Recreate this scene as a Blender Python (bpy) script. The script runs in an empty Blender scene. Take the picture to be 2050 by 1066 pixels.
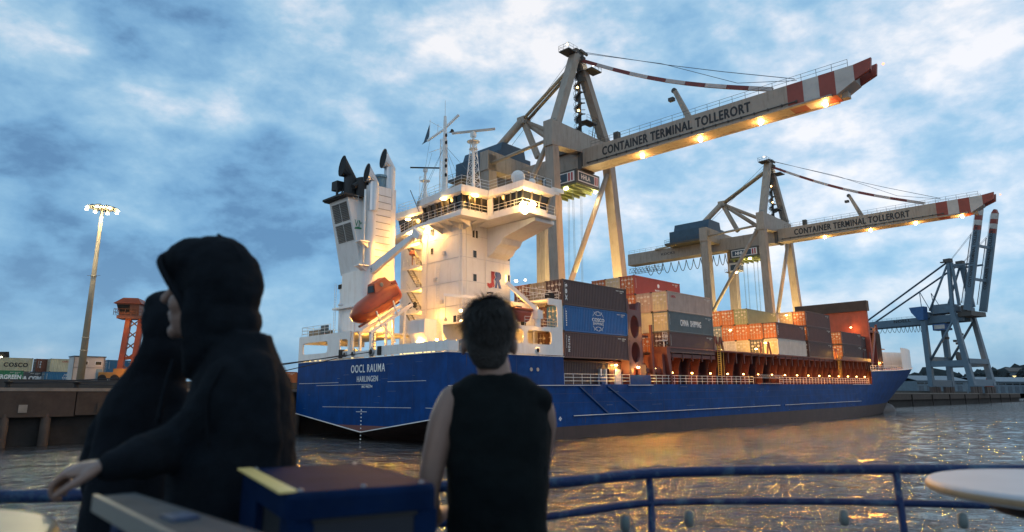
import bpy, bmesh, math, random
from mathutils import Vector, Matrix, noise
R = math.radians
random.seed(7)
SC = bpy.context.scene
COL = SC.collection

# ------------------------------------------------------------------ camera
CAM_Z = 4.63
cd = bpy.data.cameras.new('camera')
cam = bpy.data.objects.new('camera', cd); COL.objects.link(cam)
cam.location = (0, 0, CAM_Z)
cam.rotation_euler = (R(90 + 11.936), 0, 0)
cd.sensor_width = 36.0
cd.lens = 1348.5 * 36.0 / 2050.0
cd.shift_y = -28.1 / 2050.0
cd.clip_start = 0.05
cd.clip_end = 6000
cd.dof.use_dof = True
cd.dof.focus_distance = 75.0
cd.dof.aperture_fstop = 2.4
SC.camera = cam

# ------------------------------------------------------------------ sky, sun, exposure
SUN_EL, SUN_AZ = 6.0, 215.0
w = bpy.data.worlds.new('World'); SC.world = w; w.use_nodes = True
nt = w.node_tree; nt.nodes.clear()
def N(t, **k):
    n = nt.nodes.new(t)
    for a, b in k.items(): setattr(n, a, b)
    return n
L = lambda a, b: nt.links.new(a, b)
def mth(op, a, b=None, c=None, clamp=False):
    n = N('ShaderNodeMath', operation=op); n.use_clamp = clamp
    for i, v in enumerate((a, b, c)):
        if v is None: continue
        if isinstance(v, (int, float)): n.inputs[i].default_value = v
        else: L(v, n.inputs[i])
    return n.outputs[0]
def mixc(f, a, b):
    n = N('ShaderNodeMix', data_type='RGBA')
    for i, v in ((0, f), (6, a), (7, b)):
        if isinstance(v, (int, float)): n.inputs[i].default_value = v
        elif isinstance(v, tuple): n.inputs[i].default_value = (*v, 1)
        else: L(v, n.inputs[i])
    return n.outputs[2]
def ramp(f, stops, interp='EASE'):
    n = N('ShaderNodeValToRGB'); n.color_ramp.interpolation = interp
    e = n.color_ramp.elements
    while len(e) < len(stops): e.new(0.5)
    for i, (p, c) in enumerate(stops):
        e[i].position = p; e[i].color = (*c, 1) if isinstance(c, tuple) else (c, c, c, 1)
    L(f, n.inputs[0]); return n.outputs[0]
tc = N('ShaderNodeTexCoord'); sep = N('ShaderNodeSeparateXYZ'); L(tc.outputs['Generated'], sep.inputs[0])
X, Y, Z = sep.outputs
cx = N('ShaderNodeCombineXYZ'); L(X, cx.inputs[0]); L(Y, cx.inputs[1]); L(mth('MULTIPLY', Z, 1.75), cx.inputs[2])
def cloud(scale, det, rough, dist, off):
    mp = N('ShaderNodeMapping'); mp.inputs['Location'].default_value = off
    L(cx.outputs[0], mp.inputs[0])
    n = N('ShaderNodeTexNoise'); n.inputs['Scale'].default_value = scale; n.inputs['Detail'].default_value = det
    n.inputs['Roughness'].default_value = rough; n.inputs['Distortion'].default_value = dist
    L(mp.outputs[0], n.inputs['Vector']); return n.outputs['Fac']
big = cloud(2.1, 2, 0.5, 0.15, (3.1, 0.9, 1.6))
mid = cloud(5.2, 5, 0.52, 0.12, (4.1, 8.2, 0.4))
fine = cloud(15.0, 6, 0.6, 0.1, (1.3, 9.2, 2))
dens = mth('ADD', mth('ADD', mth('MULTIPLY', big, 0.45), mth('MULTIPLY', X, 0.05)), mth('ADD', mth('MULTIPLY', mid, 0.56), mth('MULTIPLY', fine, 0.26)))
sky = N('ShaderNodeTexSky', sky_type='NISHITA'); sky.sun_disc = False
sky.sun_elevation = R(SUN_EL); sky.sun_rotation = R(SUN_AZ); sky.air_density = 1.0; sky.ozone_density = 4.0
skyc = N('ShaderNodeVectorMath', operation='SCALE'); L(sky.outputs[0], skyc.inputs[0]); skyc.inputs['Scale'].default_value = 0.05
deck = ramp(dens, [(0.45, (0.11, 0.225, 0.39)), (0.515, (0.18, 0.36, 0.56)), (0.58, (0.255, 0.455, 0.64)), (0.635, (0.36, 0.55, 0.70)), (0.685, (0.56, 0.67, 0.77)), (0.75, (0.90, 0.88, 0.87))], 'LINEAR')
horiz = ramp(Z, [(0.0, (0.17, 0.30, 0.52)), (0.30, (0.30, 0.48, 0.70))])
deck2 = mixc(mth('MULTIPLY', mth('SUBTRACT', 1.0, mth('MULTIPLY', Z, 5.0), clamp=True), 0.55), deck, horiz)
tot = N('ShaderNodeVectorMath', operation='ADD'); L(deck2, tot.inputs[0]); L(skyc.outputs[0], tot.inputs[1])
bg = N('ShaderNodeBackground'); L(tot.outputs[0], bg.inputs[0]); bg.inputs[1].default_value = 1.0
L(bg.outputs[0], N('ShaderNodeOutputWorld').inputs[0])

sl = bpy.data.lights.new('sun', 'SUN'); sl.energy = 0.12; sl.angle = R(25); sl.color = (1.0, 0.86, 0.78)
sun = bpy.data.objects.new('sun', sl); COL.objects.link(sun)
sun.rotation_euler = (R(90 - SUN_EL), 0, R(180 - SUN_AZ))
vs = SC.view_settings; vs.view_transform = 'Standard'; vs.look = 'None'; vs.exposure = 0.0; vs.gamma = 1.0
SC.render.film_transparent = False
SC.cycles.max_bounces = 6; SC.cycles.diffuse_bounces = 3; SC.cycles.glossy_bounces = 3; SC.cycles.transmission_bounces = 4
SC.cycles.sample_clamp_indirect = 4.0
SC.cycles.use_denoising = True
SC.cycles.use_light_tree = True

# ------------------------------------------------------------------ materials
MATS = {}
def mat(name, col, rough=0.55, metal=0.0, var=0.18, scale=0.6, dirt=None, dirt_amt=0.0, streak=False, bump=0.0, bscale=20.0, rnd=0.0, spec=0.5, dscale=1.0):
    m = bpy.data.materials.new(name); m.use_nodes = True; MATS[name] = m
    t = m.node_tree; b = t.nodes['Principled BSDF']; lk = t.links.new
    b.inputs['Roughness'].default_value = rough; b.inputs['Metallic'].default_value = metal; b.inputs['Specular IOR Level'].default_value = spec
    co = t.nodes.new('ShaderNodeTexCoord'); oi = t.nodes.new('ShaderNodeObjectInfo')
    ad = t.nodes.new('ShaderNodeVectorMath'); ad.operation = 'ADD'; lk(co.outputs['Object'], ad.inputs[0])
    ml = t.nodes.new('ShaderNodeMath'); ml.operation = 'MULTIPLY'; ml.inputs[1].default_value = 57.0; lk(oi.outputs['Random'], ml.inputs[0]); lk(ml.outputs[0], ad.inputs[1])
    n = t.nodes.new('ShaderNodeTexNoise'); n.inputs['Scale'].default_value = scale; n.inputs['Detail'].default_value = 6; n.inputs['Roughness'].default_value = 0.65
    lk(ad.outputs[0], n.inputs['Vector'])
    hsv = t.nodes.new('ShaderNodeHueSaturation'); hsv.inputs['Color'].default_value = (*col, 1)
    mr = t.nodes.new('ShaderNodeMapRange'); mr.inputs[1].default_value = 0.3; mr.inputs[2].default_value = 0.7; mr.inputs[3].default_value = 1 - var; mr.inputs[4].default_value = 1 + var
    lk(n.outputs['Fac'], mr.inputs[0]); lk(mr.outputs[0], hsv.inputs['Value'])
    out = hsv.outputs[0]
    if rnd:
        h2 = t.nodes.new('ShaderNodeHueSaturation'); lk(out, h2.inputs['Color'])
        r2 = t.nodes.new('ShaderNodeMapRange'); r2.inputs[3].default_value = 1 - rnd; r2.inputs[4].default_value = 1 + rnd; lk(oi.outputs['Random'], r2.inputs[0]); lk(r2.outputs[0], h2.inputs['Value']); out = h2.outputs[0]
    if dirt:
        n2 = t.nodes.new('ShaderNodeTexNoise'); n2.inputs['Scale'].default_value = 1.0; n2.inputs['Detail'].default_value = 8; n2.inputs['Roughness'].default_value = 0.7
        mp = t.nodes.new('ShaderNodeMapping'); mp.inputs['Scale'].default_value = (1.6, 1.6, 0.22) if streak else (1.2 * dscale,) * 3; lk(ad.outputs[0], mp.inputs[0]); lk(mp.outputs[0], n2.inputs['Vector'])
        r3 = t.nodes.new('ShaderNodeMapRange'); r3.inputs[1].default_value = 0.5; r3.inputs[2].default_value = 0.72; r3.inputs[4].default_value = dirt_amt; lk(n2.outputs['Fac'], r3.inputs[0])
        mx = t.nodes.new('ShaderNodeMix'); mx.data_type = 'RGBA'; mx.inputs[7].default_value = (*dirt, 1); lk(r3.outputs[0], mx.inputs[0]); lk(out, mx.inputs[6]); out = mx.outputs[2]
    lk(out, b.inputs['Base Color'])
    if bump:
        n3 = t.nodes.new('ShaderNodeTexNoise'); n3.inputs['Scale'].default_value = bscale; n3.inputs['Detail'].default_value = 4; lk(ad.outputs[0], n3.inputs['Vector'])
        bp = t.nodes.new('ShaderNodeBump'); bp.inputs['Strength'].default_value = bump; bp.inputs['Distance'].default_value = 0.02; lk(n3.outputs['Fac'], bp.inputs['Height']); lk(bp.outputs[0], b.inputs['Normal'])
    return m
def emit(name, col, strength):
    m = bpy.data.materials.new(name); m.use_nodes = True; MATS[name] = m
    b = m.node_tree.nodes['Principled BSDF']; b.inputs['Base Color'].default_value = (*col, 1)
    b.inputs['Emission Color'].default_value = (*col, 1); b.inputs['Emission Strength'].default_value = strength
    return m
mat('seam_blue', (0.002, 0.03, 0.13), 0.5); mat('scuff', (0.10, 0.14, 0.20), 0.6); mat('rust_run', (0.045, 0.035, 0.045), 0.7)
mat('ledge_pale', (0.15, 0.145, 0.13), 0.5)
mat('coaming_shade', (0.075, 0.020, 0.016), 0.6, var=0.3, dirt=(0.03, 0.015, 0.012), dirt_amt=0.6, streak=True)  # ship red darkened to stand for shade under the coaming top
RUST = (0.16, 0.07, 0.035)
mat('hull_blue', (0.0015, 0.046, 0.19), 0.5, var=0.30, scale=0.5, dirt=(0.006, 0.030, 0.10), dirt_amt=0.8, streak=True, bump=0.6, bscale=0.7, spec=0.12)
mat('boot', (0.048, 0.027, 0.025), 0.6, var=0.25, dirt=(0.02, 0.018, 0.016), dirt_amt=0.7, streak=True)
mat('ship_white', (0.72, 0.71, 0.70), 0.45, var=0.05, dirt=(0.42, 0.34, 0.27), dirt_amt=0.35, streak=True, bump=0.08, bscale=1.6)
mat('deck_green', (0.18, 0.20, 0.20), 0.7)
mat('ship_red', (0.15, 0.034, 0.026), 0.55, var=0.22, dirt=(0.10, 0.05, 0.04), dirt_amt=0.5, streak=True)
mat('lash_purple', (0.15, 0.06, 0.062), 0.55, var=0.2, dirt=(0.08, 0.04, 0.03), dirt_amt=0.5)
mat('black', (0.008, 0.008, 0.009), 0.8)
mat('soot', (0.02, 0.02, 0.021), 0.7, var=0.3)
mat('grey_metal', (0.30, 0.31, 0.32), 0.4, metal=0.5)
mat('pipe_metal', (0.55, 0.56, 0.58), 0.35, metal=0.6, dirt=(0.3, 0.28, 0.26), dirt_amt=0.4)
mat('louver', (0.19, 0.18, 0.165), 0.6)
mat('rail_white', (0.74, 0.73, 0.71), 0.5)
mat('yellow_paint', (0.62, 0.40, 0.06), 0.5)
mat('orange_boat', (0.36, 0.058, 0.014), 0.38, var=0.15, dirt=(0.24, 0.06, 0.03), dirt_amt=0.55, streak=True)
mat('window_dark', (0.02, 0.022, 0.022), 0.08, var=0.05)
mat('text_white', (0.75, 0.76, 0.76), 0.6, var=0.05)
mat('text_black', (0.022, 0.021, 0.022), 0.6, var=0.1)
mat('text_red', (0.42, 0.03, 0.035), 0.5)
mat('text_blue', (0.02, 0.07, 0.26), 0.5)
mat('text_green', (0.02, 0.20, 0.09), 0.6)
mat('crane_cream', (0.335, 0.275, 0.22), 0.55, var=0.08, dirt=(0.15, 0.10, 0.07), dirt_amt=0.7, streak=True)
mat('crane_red', (0.25, 0.045, 0.026), 0.5, dirt=(0.2, 0.05, 0.03), dirt_amt=0.4)
mat('crane_white', (0.46, 0.43, 0.40), 0.5, dirt=(0.4, 0.36, 0.3), dirt_amt=0.4)
mat('crane_dark', (0.07, 0.065, 0.06), 0.6)
mat('machine_blue', (0.028, 0.062, 0.10), 0.5)
mat('crane_blue', (0.10, 0.155, 0.205), 0.5, var=0.1, dirt=(0.1, 0.13, 0.16), dirt_amt=0.4)
mat('crane_blue_dark', (0.03, 0.10, 0.25), 0.5)
mat('cable', (0.03, 0.032, 0.035), 0.6)
mat('wire', (0.10, 0.13, 0.17), 0.5)
mat('concrete', (0.055, 0.038, 0.029), 0.85, var=0.3, scale=0.9, dirt=(0.055, 0.035, 0.028), dirt_amt=0.85, streak=True, bump=0.4, bscale=3)
mat('concrete_white', (0.22, 0.19, 0.16), 0.85, var=0.3)
mat('quay_dark', (0.022, 0.018, 0.016), 0.9, var=0.4, bump=0.3, bscale=2)
mat('pile_brown', (0.06, 0.043, 0.034), 0.85, var=0.4, dirt=(0.02, 0.02, 0.018), dirt_amt=0.7, streak=True)
mat('asphalt', (0.05, 0.05, 0.05), 0.9)
for nm, c in dict(brown=(0.105, 0.050, 0.045), darkbrown=(0.078, 0.044, 0.042), rust=(0.17, 0.06, 0.035), blue=(0.010, 0.105, 0.29), grey=(0.105, 0.135, 0.145),
                  pale=(0.40, 0.30, 0.25), tan=(0.36, 0.29, 0.20), cream=(0.50, 0.45, 0.30), red=(0.34, 0.055, 0.04), orange=(0.42, 0.13, 0.04),
                  olive=(0.22, 0.25, 0.15), white=(0.55, 0.52, 0.48), green=(0.02, 0.20, 0.09), teal=(0.02, 0.13, 0.25), darkgrey=(0.07, 0.075, 0.08), bluegrey=(0.16, 0.21, 0.25)).items():
    mat('c_' + nm, c, 0.55, var=0.12, scale=0.8, dirt=tuple(x * 0.55 + y * 0.35 for x, y in zip(c, RUST)), dirt_amt=0.55, streak=True, rnd=0.12)
mat('c_frame_dark', (0.03, 0.025, 0.024), 0.6)
mat('rod', (0.42, 0.38, 0.33), 0.5, metal=0.2)
mat('placard', (0.62, 0.60, 0.55), 0.6)
# tour boat and people
mat('boat_blue', (0.003, 0.018, 0.075), 0.5, var=0.2, scale=6, dirt=(0.06, 0.14, 0.20), dirt_amt=0.8, bump=0.2, bscale=40, spec=0.25, dscale=9.0)
mat('boat_blue_light', (0.02, 0.08, 0.26), 0.4, var=0.15, scale=5)
mat('boat_grey', (0.04, 0.05, 0.058), 0.8, var=0.25, scale=9, spec=0.2, dirt=(0.10, 0.10, 0.10), dirt_amt=0.6, dscale=12)
mat('table_top', (0.40, 0.40, 0.42), 0.42, var=0.05, scale=6)
mat('table_wood', (0.28, 0.19, 0.11), 0.5, var=0.2, scale=8)
mat('table_beige', (0.20, 0.17, 0.11), 0.45, var=0.12, scale=9)
mat('fabric_black', (0.0045, 0.0075, 0.0115), 0.95, var=0.3, scale=14, bump=0.5, bscale=220, spec=0.15)
mat('fabric_navy', (0.004, 0.0065, 0.0105), 0.95, var=0.3, scale=14, bump=0.5, bscale=220, spec=0.15)
mat('tank_black', (0.0035, 0.0062, 0.0072), 0.9, var=0.25, scale=10, bump=0.4, bscale=260, spec=0.15)
mat('skin', (0.21, 0.13, 0.10), 0.5, var=0.06, scale=12)
mat('skin_pale', (0.17, 0.11, 0.088), 0.5, var=0.06, scale=12)
mat('hair', (0.0085, 0.007, 0.006), 0.5, var=0.3, scale=40, bump=0.5, bscale=160)
mat('deck_floor', (0.10, 0.13, 0.15), 0.6, var=0.2, scale=3)
WARM = (1.0, 0.45, 0.08); AMBER = (1.0, 0.38, 0.06); NEUTRAL = (1.0, 0.80, 0.42); YEL = (1.0, 0.46, 0.06); RED_AMBER = (1.0, 0.36, 0.07)
emit('lamp_warm', (1.0, 0.70, 0.30), 26); emit('lamp_amber', (1.0, 0.58, 0.18), 16); emit('lamp_white', (1.0, 0.90, 0.62), 40); emit('lamp_mast', (1.0, 0.84, 0.48), 30); emit('lamp_red', (1.0, 0.22, 0.12), 4); emit('lamp_green', (0.1, 1.0, 0.45), 5)
emit('lit_wall', (1.0, 0.72, 0.34), 1.0)

emit('warm_glow', (1.0, 0.72, 0.30), 1.6); mat('darkboard', (0.10, 0.11, 0.11), 0.6)  # glow for the stern slots, which hold no lamp
emit('lit_pane', (1.0, 0.76, 0.4), 1.6); emit('lamp_bright', (1.0, 0.74, 0.34), 70); mat('cabin', (0.30, 0.27, 0.16), 0.6)
mat('bluegrey_metal', (0.16, 0.26, 0.32), 0.5)
mat('red_boat', (0.40, 0.07, 0.04), 0.45)
mat('hatch_red', (0.36, 0.065, 0.035), 0.6, var=0.2, dirt=(0.16, 0.06, 0.04), dirt_amt=0.6, streak=True); mat('hatch_dark', (0.045, 0.03, 0.028), 0.7, var=0.3)
mat('crane_stay', (0.36, 0.29, 0.20), 0.55); mat('stay_red', (0.17, 0.035, 0.03), 0.6); mat('stay_white', (0.46, 0.40, 0.38), 0.6); mat('trolley_green', (0.17, 0.20, 0.08), 0.7)
mat('bogie_brown', (0.07, 0.055, 0.05), 0.7); mat('machine_blue2', (0.12, 0.18, 0.24), 0.5); mat('crane_blue_line', (0.03, 0.06, 0.10), 0.5)
mat('mast_steel', (0.32, 0.27, 0.20), 0.55, var=0.2, dirt=(0.2, 0.15, 0.1), dirt_amt=0.5)
mat('harbour_orange', (0.22, 0.048, 0.02), 0.5, dirt=(0.2, 0.07, 0.03), dirt_amt=0.5); mat('harbour_dark', (0.12, 0.05, 0.03), 0.5); mat('harbour_blue', (0.05, 0.10, 0.18), 0.5); mat('harbour_yellow', (0.30, 0.15, 0.03), 0.5)
mat('rope_dark', (0.03, 0.03, 0.035), 0.8)
mat('shed_pale', (0.13, 0.18, 0.22), 0.7); mat('shed_roof', (0.16, 0.21, 0.25), 0.7); mat('shed_door', (0.09, 0.12, 0.15), 0.7)
mat('peg', (0.10, 0.13, 0.13), 0.5)
mat('table_rim', (0.30, 0.27, 0.20), 0.4)
mat('locker_blue', (0.003, 0.013, 0.045), 0.75, var=0.25, scale=9, spec=0.04, dirt=(0.008, 0.016, 0.035), dirt_amt=0.6, dscale=14); mat('locker_dark', (0.005, 0.005, 0.006), 0.5); mat('locker_panel', (0.003, 0.006, 0.014), 0.35, var=0.15, scale=8); mat('strip_yellow', (0.80, 0.62, 0.24), 0.35, var=0.12, scale=30)
mat('cushion_blue', (0.16, 0.34, 0.55), 0.6)

# ------------------------------------------------------------------ mesh helper
class MB:
    def __init__(s): s.v = []; s.f = []; s.mi = []
    def add(s, vs, fs, mi=0):
        o = len(s.v); s.v += [tuple(v) for v in vs]
        for f in fs: s.f.append(tuple(i + o for i in f)); s.mi.append(mi)
        return s
    def box(s, a, b, mi=0):
        (x0, y0, z0), (x1, y1, z1) = a, b
        return s.add([(x0, y0, z0), (x1, y0, z0), (x1, y1, z0), (x0, y1, z0), (x0, y0, z1), (x1, y0, z1), (x1, y1, z1), (x0, y1, z1)],
                     [(0, 3, 2, 1), (4, 5, 6, 7), (0, 1, 5, 4), (1, 2, 6, 5), (2, 3, 7, 6), (3, 0, 4, 7)], mi)
    def beam(s, p, q, w, h, up=(0, 0, 1), w2=None, h2=None, mi=0):
        p, q = Vector(p), Vector(q); d = (q - p).normalized(); u = Vector(up)
        if abs(d.dot(u)) > 0.98: u = Vector((1, 0, 0))
        r = d.cross(u).normalized(); u = r.cross(d).normalized()
        w2 = w if w2 is None else w2; h2 = h if h2 is None else h2
        vs = [p + r * a * w / 2 + u * b * h / 2 for a, b in ((-1, -1), (1, -1), (1, 1), (-1, 1))] + [q + r * a * w2 / 2 + u * b * h2 / 2 for a, b in ((-1, -1), (1, -1), (1, 1), (-1, 1))]
        return s.add(vs, [(0, 3, 2, 1), (4, 5, 6, 7), (0, 1, 5, 4), (1, 2, 6, 5), (2, 3, 7, 6), (3, 0, 4, 7)], mi)
    def tube(s, p, q, r, r2=None, n=8, mi=0, cap=True):
        return s.path([p, q], [r, r if r2 is None else r2], n, mi, cap)
    def path(s, pts, r, n=8, mi=0, cap=True):
        pts = [Vector(p) for p in pts]; rs = r if isinstance(r, (list, tuple)) else [r] * len(pts)
        o = len(s.v); prev = None
        for i, p in enumerate(pts):
            d = (pts[min(i + 1, len(pts) - 1)] - pts[max(i - 1, 0)]).normalized()
            if prev is None:
                u = Vector((0, 0, 1)) if abs(d.z) < 0.95 else Vector((1, 0, 0))
            else: u = prev
            rr = d.cross(u).normalized(); u = rr.cross(d).normalized(); prev = u
            for k in range(n):
                a = 2 * math.pi * k / n
                s.v.append(tuple(p + (rr * math.cos(a) + u * math.sin(a)) * rs[i]))
        for i in range(len(pts) - 1):
            for k in range(n):
                s.f.append((o + i * n + k, o + i * n + (k + 1) % n, o + (i + 1) * n + (k + 1) % n, o + (i + 1) * n + k)); s.mi.append(mi)
        if cap:
            s.f.append(tuple(o + k for k in range(n))[::-1]); s.mi.append(mi)
            s.f.append(tuple(o + (len(pts) - 1) * n + k for k in range(n))); s.mi.append(mi)
        return s
    def prism(s, pts, vec, mi=0):
        n = len(pts); vec = Vector(vec); a = [Vector(p) for p in pts]
        return s.add(a + [p + vec for p in a], [tuple(range(n))[::-1], tuple(range(n, 2 * n))] + [(i, (i + 1) % n, n + (i + 1) % n, n + i) for i in range(n)], mi)
    def lathe(s, prof, c=(0, 0, 0), n=16, mi=0, axis='z'):
        o = len(s.v); c = Vector(c)
        for r, z in prof:
            for k in range(n):
                a = 2 * math.pi * k / n; p = (r * math.cos(a), r * math.sin(a), z)
                if axis == 'x': p = (p[2], p[0], p[1])
                if axis == 'y': p = (p[0], p[2], p[1])
                s.v.append(tuple(c + Vector(p)))
        for i in range(len(prof) - 1):
            for k in range(n):
                s.f.append((o + i * n + k, o + i * n + (k + 1) % n, o + (i + 1) * n + (k + 1) % n, o + (i + 1) * n + k)); s.mi.append(mi)
        s.f.append(tuple(o + k for k in range(n))[::-1]); s.mi.append(mi)
        s.f.append(tuple(o + (len(prof) - 1) * n + k for k in range(n))); s.mi.append(mi)
        return s
    def face(s, pts, mi=0): return s.add(pts, [tuple(range(len(pts)))], mi)
    def mesh(s, name, mats, smooth=False, recalc=True):
        me = bpy.data.meshes.new(name); me.from_pydata(s.v, [], s.f)
        for m in (mats if isinstance(mats, (list, tuple)) else [mats]): me.materials.append(MATS[m])
        me.polygons.foreach_set('material_index', s.mi)
        if recalc:
            bm = bmesh.new(); bm.from_mesh(me); bmesh.ops.recalc_face_normals(bm, faces=bm.faces); bm.to_mesh(me); bm.free()
        if smooth: me.polygons.foreach_set('use_smooth', [True] * len(me.polygons))
        me.update(); return me
    def build(s, name, mats, parent=None, smooth=False, recalc=True, M=None):
        return link(name, s.mesh(name, mats, smooth, recalc), parent, M)
def link(name, me, parent=None, M=None):
    o = bpy.data.objects.new(name, me); COL.objects.link(o)
    if parent is not None: o.parent = parent
    if M is not None: o.matrix_basis = M
    return o
def tag(o, label=None, cat=None, group=None, kind=None):
    if label: o['label'] = label
    if cat: o['category'] = cat
    if group: o['group'] = group
    if kind: o['kind'] = kind
    return o
def empty(name, M=None, label=None, cat=None, group=None):
    o = bpy.data.objects.new(name, None); COL.objects.link(o); o.empty_display_size = 0.3
    if M is not None: o.matrix_basis = M
    return tag(o, label, cat, group)
LM = 1.0
def light(parent, loc, power, col=WARM, radius=0.15, name='lamp_or_added_light', spot=None, aim=None):
    l = bpy.data.lights.new(name, 'SPOT' if spot else 'POINT'); l.energy = power * LM; l.color = col; l.shadow_soft_size = radius
    o = bpy.data.objects.new(name, l); COL.objects.link(o); o.parent = parent; o.location = loc
    if spot:
        l.spot_size = R(spot); l.spot_blend = 0.45
        o.rotation_euler = (Vector(aim) - Vector(loc)).to_track_quat('-Z', 'Y').to_euler()
    return o
def grid_rail(mb, pts, h=1.05, n_rail=3, step=1.5, r=0.025, mi=0):
    """handrail along a polyline: posts and bars"""
    pts = [Vector(p) for p in pts]
    for a, b in zip(pts, pts[1:]):
        k = max(1, round((b - a).length / step))
        for i in range(k + 1):
            p = a.lerp(b, i / k); mb.tube(p, p + Vector((0, 0, h)), r, n=4, mi=mi)
        for j in range(n_rail):
            z = Vector((0, 0, h * (j + 1) / n_rail)); mb.tube(a + z, b + z, r * 0.9, n=4, mi=mi)
    return mb
# lettering: every string is turned into a flat raised mesh once, at the start
TXT = {}
def letters(strings):
    tmp = []
    for key, (s, bold, sp) in strings.items():
        c = bpy.data.curves.new('t', 'FONT'); c.body = s; c.size = 1.0; c.extrude = 0.008; c.offset = bold; c.align_x = 'CENTER'; c.space_character = sp
        c.resolution_u = 3
        o = bpy.data.objects.new('t', c); COL.objects.link(o); tmp.append((key, o, c))
    dg = bpy.context.evaluated_depsgraph_get()
    for key, o, c in tmp:
        me = bpy.data.meshes.new_from_object(o.evaluated_get(dg)); me.name = 'lettering'
        xs = [v.co.x for v in me.vertices]; ys = [v.co.y for v in me.vertices]
        cx_, w_, y0, h_ = (min(xs) + max(xs)) / 2, max(xs) - min(xs), min(ys), max(ys) - min(ys)
        for v in me.vertices: v.co.x = (v.co.x - cx_) / w_; v.co.y = (v.co.y - y0) / h_ - 0.5
        bm = bmesh.new(); bm.from_mesh(me); g0 = bm.verts[:] + bm.edges[:] + bm.faces[:]
        for k, (dx, dy) in enumerate(WEIGHT.get(key, ())):
            d = bmesh.ops.duplicate(bm, geom=g0)
            for e_ in d['geom']:
                if isinstance(e_, bmesh.types.BMVert): e_.co.x += dx; e_.co.y += dy; e_.co.z += 0.002 * (k + 1)
        bm.to_mesh(me); bm.free()
        TXT[key] = me; bpy.data.objects.remove(o); bpy.data.curves.remove(c)
WEIGHT = {'boom': ((0.0022, 0), (-0.0022, 0), (0.0011, 0.03), (-0.0011, -0.03)), 'name': ((0.0035, 0.0),), 'port': ((0.003, 0),), 'china': ((0.0015, 0), (-0.0015, 0)), 'cma': ((0.008, 0), (-0.008, 0)), 'cosco': ((0.006, 0), (-0.006, 0)), 'cosco2': ((0.008, 0),)}
letters({'boom': ('CONTAINER TERMINAL TOLLERORT', 0.008, 1.12), 'name': ('OOCL RAUMA', 0.006, 1.15), 'port': ('HARLINGEN', 0.005, 1.15), 'imo': ('IMO 9462794', 0.01, 1.0),
         'hhla': ('HHLA', 0.03, 1.05), 'cosco': ('COSCO', 0.03, 1.2), 'cosco2': ('COSCO', 0.012, 1.05), 'shipping': ('SHIPPING', 0.01, 1.1), 'china': ('CHINA  SHIPPING', 0.02, 1.15),
         'capital': ('CAPITAL', 0.02, 1.0), 'cma': ('CMA CGM', 0.04, 1.0), 'triton': ('TRITON', 0.02, 1.3), 'oocl': ('OOCL', 0.02, 1.2), 'vm': ('VM', 0.0, 1.05), 'noell': ('NOELL', 0.03, 1.1), 'nmf': ('NMF', 0.02, 1.0),
         'mag': ('MAGELLAN', 0.02, 1.0), 'jr': ('JR', 0.04, 0.9), 'ever': ('EVERGREEN', 0.03, 1.0), 'tex': ('tex', 0.02, 1.3), 'kocks': ('KOCKS', 0.02, 1.1), 'car': ('CARU', 0.02, 1.1)})
def text(key, parent, c, right, up, width, height, m, name='lettering'):
    """raised lettering centred at c, reading along `right`, standing along `up`"""
    r_, u_ = Vector(right).normalized(), Vector(up).normalized(); n_ = r_.cross(u_)
    M = Matrix(((r_.x * width, u_.x * height, n_.x, c[0]), (r_.y * width, u_.y * height, n_.y, c[1]), (r_.z * width, u_.z * height, n_.z, c[2]), (0, 0, 0, 1)))
    me = TXT[key]
    o = bpy.data.objects.new(name, me); COL.objects.link(o); o.parent = parent; o.matrix_basis = M
    if len(me.materials) == 0: me.materials.append(MATS[m])
    o.material_slots[0].link = 'OBJECT'; o.material_slots[0].material = MATS[m]
    return o

# ------------------------------------------------------------------ place frames
PHI = R(44.09)
BASE = Vector((-5.76, 61.68, 0))
Q = Matrix.Translation(BASE) @ Matrix.Rotation(R(90) - PHI, 4, 'Z')              # quay frame: x along the berth, y inland, z up
SHIPM = Q @ Matrix.Rotation(R(-0.619), 4, 'Y') @ Matrix.Rotation(R(-0.40), 4, 'X')  # ship lies slightly trimmed by the stern
def QT(x, y, z, rz=0): return Q @ Matrix.Translation((x, y, z)) @ Matrix.Rotation(R(rz), 4, 'Z')
def ST(x, y, z, rz=0): return SHIPM @ Matrix.Translation((x, y, z)) @ Matrix.Rotation(R(rz), 4, 'Z')

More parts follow.
